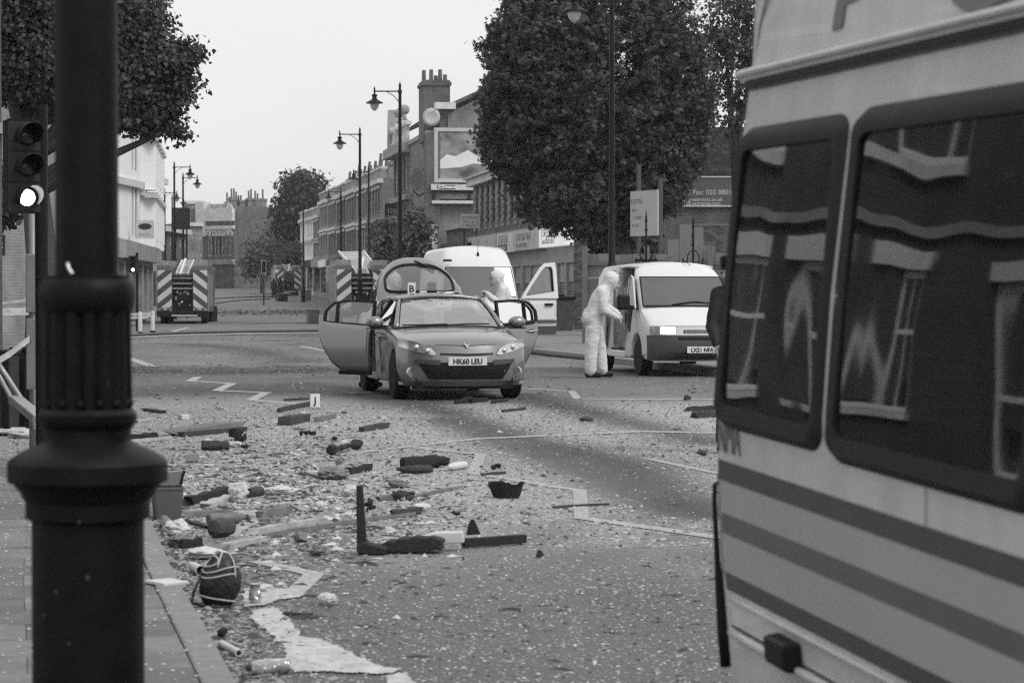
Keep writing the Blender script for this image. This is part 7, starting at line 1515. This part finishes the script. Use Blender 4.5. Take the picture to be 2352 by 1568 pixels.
# black half pot
c = G(1163, 1143); t = thing('broken_pot', 'black broken half of a round pot lying on the road', 'pot', c, R(-8)); b = MB(); vs = []; n = 24
for j, (r, z) in enumerate(((.085, .004), (.095, .02), (.115, .09), (.128, .115), (.118, .113), (.105, .08), (.08, .02))):
    for q in range(n): a = R(360 * q / n); zz_ = z * (1 - (.22 if (j in (2, 3, 4, 5) and -1 < math.sin(a * 3 + .7) < -.3) else 0)); vs.append((r * math.cos(a) * 1.06, r * .75 * math.sin(a), zz_))
b.add(vs, [(i * n + q, i * n + (q + 1) % n, (i + 1) * n + (q + 1) % n, (i + 1) * n + q) for i in range(6) for q in range(n)] + [tuple(range(n - 1, -1, -1)), tuple(6 * n + q for q in range(n))]); auto(b.build('bowl', WD['char'], t), 35)
# burnt chair: upright leg, seat slab, rail, bracket, pale block
c = G(850, 1272); t = thing('burnt_chair', 'overturned burnt chair with one black leg standing upright', 'chair', c); o0 = Vector(c); dC = c.y
def lp(x, y, dd=0.): return at(x, y, dC + dd) - o0
def wob(nm, pts, r, m, n=8): b = MB(); b.tube(pts, r, n); return auto(b.build(nm, m, t), 40)
b = MB(); b.bar(lp(832, 1266), lp(826, 1114), .058, .05, (0, 1, 0), .62); b.build('leg', WD['char'], t, bevel=.006)
b = MB(); b.prism([(p.x, p.z) for p in (lp(820, 1250), lp(836, 1243), lp(892, 1256), lp(888, 1272), lp(866, 1276), lp(838, 1278), lp(822, 1266))], -.08, .06, lambda a_, c_, r_: (a_, r_, max(.004, c_))); b.build('corner_block', WD['char'], t, bevel=.008)
b = MB(); P = [lp(*q) for q in ((872, 1252), (890, 1242), (906, 1243), (918, 1236), (938, 1237), (952, 1232), (975, 1235), (990, 1233), (1012, 1239), (1019, 1246), (1010, 1252), (1016, 1264), (996, 1262), (980, 1270), (930, 1274), (912, 1270), (890, 1276))]; b.prism([(p.x, max(.004, p.z)) for p in P], .0, .13, lambda a_, c_, r_: (a_ + r_ * .1, r_, c_)); b.build('seat', FOAM, t, bevel=.01)
b = MB(); P = [lp(*q) for q in ((960, 1238), (1000, 1228), (1062, 1226), (1066, 1252), (1018, 1256), (1000, 1250))]; b.prism([(p.x, max(.006, p.z)) for p in P], .135, .22, lambda a_, c_, r_: (a_, r_, c_)); b.build('pale_block', PAPER, t, bevel=.008)
b = MB(); b.bar(lp(1064, 1246, .3), lp(1206, 1236, .55), .045, .05); b.build('rail', WD['char'], t, bevel=.006)
b = MB(); P = [lp(*q) for q in ((1068, 1243), (1072, 1220), (1080, 1206), (1086, 1206), (1094, 1222), (1102, 1241))]; b.prism([(p.x, p.z) for p in P], .36, .39, lambda a_, c_, r_: (a_, r_, c_)); b.build('bracket', WD['char'], t)
# black bag with pale piping
c = G(507, 1390); t = thing('black_bag', 'black bag with pale piping slumped against the kerb', 'bag', c); rx, rz_ = .098, .135
b = MB(); b.ball((0, 0, 0), 1, 22, 16); out = []
for v in b.v:
    v = Vector(v); k_ = 1 + .10 * mn.noise(v * 2.1) + .05 * mn.noise(v * 5); out.append((v.x * rx * k_ * (1 - .18 * v.z) + .012 * v.z, v.y * .085 * k_, max(.004, (v.z * k_ * rz_ + .118))))
b.v = out; auto(b.build('shell', mat('bag_nylon', .012, .45, .4, 9, bump=.6, bs=25), t), 70)
def onb(az, el, k_=1.04): a, e = R(az), R(el); v = Vector((math.cos(e) * math.sin(a), -math.cos(e) * math.cos(a), math.sin(e))); return (v.x * rx * k_ * (1 - .18 * v.z) + .012 * v.z, v.y * .085 * k_, max(.004, v.z * k_ * rz_ + .118))
PIPE = mat('pale_piping', .4, .6, .2, 20)
for P in ([(az, 24 + 6 * math.sin(az / 30)) for az in range(-85, 90, 12)], [(-60 + 50 * math.sin(q / 3), 44 + 14 * math.cos(q / 3)) for q in range(20)], [(az, -34 - az * .12) for az in range(-80, 85, 12)], [(-8 + q * .8, 30 + q * 7) for q in range(8)], [(48 + q * 2, 8 + q * 8) for q in range(9)], [(az, 12 + 4 * math.sin(az / 25)) for az in range(-60, 60, 12)]):
    b = MB(); b.tube([onb(*q, 1.05) for q in P], .0045, 5); b.build('piping', PIPE, t, smooth=True)
b = MB(); b.tube([onb(-70, 20, 1.06), (-.12, -.06, .07), (-.13, -.05, .02), (-.05, -.11, .006), (.06, -.1, .006)], .007, 6); b.build('strap', MATS['bag_nylon'], t, smooth=True)
# white card on the kerb
c = G(384, 1340, KZ); b = MB(); b.box((0, 0, .008), (.14, .18, .014), rz=R(38)); o = b.build('ceiling_tile', PAPER, bevel=.002); o.location = c; tag(o, 'white square tile lying on the kerb', 'tile')
b = MB(); b.box((0, 0, .03), (.1, .12, .055), rz=R(30)); o = b.build('foam_block', PAPER, bevel=.006); o.location = G(422, 963); tag(o, 'small white foam block beyond the lamp column', 'block')
b = MB(); b.box((0, 0, .04), (.11, .02, .07), rz=R(10), rx=R(-35)); o = b.build('tile_fragment', PLG, bevel=.004); o.location = G(442, 1063); tag(o, 'grey tile fragment propped on the road', 'tile')
for x, y, s_, lab in ((20, 1000, .5, 'pale sheet of rubble at the left edge of the pavement'), (60, 1006, .35, 'second pale scrap beside the push button post')):
    lump('paper_scrap', lab, 'paper', (x, y), s_ * .5, .12, .04, PAPER, int(x), .4)
# loose chips of glass and grit
def chips(name, n, fn, smin, smax, m, seed, flat=.35, elong=1.):
    r = np.random.default_rng(seed); P = []
    while len(P) < n:
        k_ = fn(r)
        if k_ is not None: P.append(k_)
    P = np.array(P); n = len(P); s_ = (smin + (smax - smin) * r.random(n) ** 3.2)[:, None]; a = r.random(n) * 6.28; c, s = np.cos(a), np.sin(a)
    T = np.array([[-1, -.7, 0], [1, -.5, 0], [.2, 1, 0], [0, 0, 1.]]) * np.array([elong, 1, 1]); V = np.empty((n, 4, 3))
    jt = T[None] * (1 + r.normal(0, .25, (n, 4, 1))); V[:, :, 0] = P[:, 0:1] + s_ * (jt[:, :, 0] * c[:, None] - jt[:, :, 1] * s[:, None]); V[:, :, 1] = P[:, 1:2] + s_ * (jt[:, :, 0] * s[:, None] + jt[:, :, 1] * c[:, None]); V[:, :, 2] = P[:, 2:3] + .002 + s_ * jt[:, :, 2] * flat * r.uniform(.3, 1.6, (n, 1))
    F = np.array([[0, 1, 3], [1, 2, 3], [2, 0, 3]]); FF = (F[None] + (np.arange(n) * 4)[:, None, None]).reshape(-1, 3)
    me = bpy.data.meshes.new(name); me.vertices.add(n * 4); me.vertices.foreach_set('co', V.reshape(-1).astype(np.float32)); me.loops.add(FF.size); me.loops.foreach_set('vertex_index', FF.ravel().astype(np.int32)); me.polygons.add(len(FF)); me.polygons.foreach_set('loop_start', np.arange(0, FF.size, 3, dtype=np.int32)); me.polygons.foreach_set('loop_total', np.full(len(FF), 3, dtype=np.int32)); me.materials.append(m); me.update(calc_edges=True)
    o = bpy.data.objects.new(name, me); COL.objects.link(o); stuff(o); return o
def kerbx(y): return float(np.interp(y, [p[1] for p in KP], [p[0] for p in KP]))
def near(r):
    y = 8.7 + 24 * r.random() ** 1.25; x = r.uniform(-.24, .2) * y
    if x < kerbx(y) + .02: return None
    d = dust(x, y); c = mn.noise(Vector((x * 1.1, y * .6, 2))) * .5 + .5
    if r.random() > (.16 + .9 * d + .3 * (y < 14)) * (.35 + c): return None
    return (x, y, 0)
def far_(r):
    y = 30 + 60 * r.random(); x = r.uniform(-.17, .12) * y
    if r.random() > .25 + .5 * (mn.noise(Vector((x * .5, y * .12, 7))) * .5 + .5): return None
    return (x, y, gz(y))
def heap(r):
    px = random.Random(int(r.integers(1e9))); q = G(px.gauss(640, 200), min(1420, max(960, px.gauss(1130, 95)))); 
    if q.x < kerbx(q.y) + .03: return None
    return (q.x, q.y, 0)
def gut(r):
    y = 8.8 + 11 * r.random(); x = kerbx(y) + abs(r.normal(0, .16)) + .01; return (x, y, 0)
def onpav(r):
    y = 8.9 + 13 * r.random(); x = kerbx(y) - r.random() * 2.6 - .02; return (x, y, KZ)
GLINT = mat('glass_chip', .62, .25, .25, 300, spec=.9); GRIT = mat('grey_grit', .28, .85, .4, 200); GRITD = mat('dark_grit', .05, .9, .4, 200)
chips('glass_chips', 47000, near, .0022, .0105, GLINT, 1); chips('rubble_grit', 38000, near, .003, .014, GRIT, 2); chips('dark_grit', 9000, near, .003, .015, GRITD, 3)
chips('dark_splinters', 900, heap, .004, .014, WD['dark'], 21, .9, 9.); chips('pale_splinters', 700, heap, .003, .010, WD['light'], 22, .9, 9.); chips('road_splinters', 1300, near, .003, .009, WD['dark'], 23, .9, 8.); chips('torn_scraps', 500, heap, .012, .04, PAPER, 24, .5, 1.5)
chips('heap_grit', 5000, heap, .005, .032, GRIT, 4); chips('heap_dark_grit', 3600, heap, .005, .036, GRITD, 5); chips('heap_glass', 3000, heap, .004, .022, GLINT, 6)
chips('paint_specks', 900, lambda r: (lambda q: (q.x, q.y, .008))(G(r.normal(640, 75), r.uniform(1345, 1560))), .002, .012, SPILL, 14, .1)
def bandg(r):
    q = G(300 + 460 * r.random(), r.normal(848, 4) + 6 * math.sin(r.random() * 9)); 
    if mn.noise(Vector((q.x * 1.5, q.y * .5, 4))) < -.15: return None
    return (q.x, q.y, 0)
def bandg2(r):
    q = G(r.uniform(480, 735), r.normal(718, 3)); return (q.x, q.y, q.z)
chips('far_debris_band', 700, bandg2, .03, .16, GRITD, 18, .5)
chips('dark_debris_band', 1100, bandg, .008, .05, GRITD, 15, .4)
def dusty(r):
    y = 14.5 + 18 * r.random(); x = r.uniform(-.2, .13) * y
    if x < kerbx(y) or r.random() > dust(x, y) * 1.3 - .1: return None
    return (x, y, 0)
chips('dust_grit', 30000, dusty, .004, .022, mat('pale_grit', .42, .85, .3, 200), 16, .45); chips('dust_dark_grit', 12000, dusty, .004, .022, GRITD, 17, .45)
chips('gutter_grit', 2600, gut, .004, .03, GRIT, 7); chips('gutter_dark_grit', 1800, gut, .004, .03, GRITD, 8); chips('pavement_grit', 5500, onpav, .003, .012, GLINT, 9); chips('far_grit', 12000, far_, .007, .03, GRIT, 10); chips('far_dark_grit', 3000, far_, .008, .05, GRITD, 11)

# ------------------------------------------------------------------ damp summer air
HZ = bpy.data.materials.new('haze_air'); HZ.use_nodes = True; nt = HZ.node_tree; nt.nodes.clear(); vo = nt.nodes.new('ShaderNodeVolumePrincipled'); vo.inputs['Color'].default_value = (.92, .92, .92, 1); vo.inputs['Density'].default_value = .00028; vo.inputs['Anisotropy'].default_value = .3
oo = nt.nodes.new('ShaderNodeOutputMaterial'); nt.links.new(vo.outputs[0], oo.inputs['Volume'])
b = MB(); b.bb(-310, 310, -65, 710, -1.6, 24); o = b.build('haze', HZ); stuff(o)
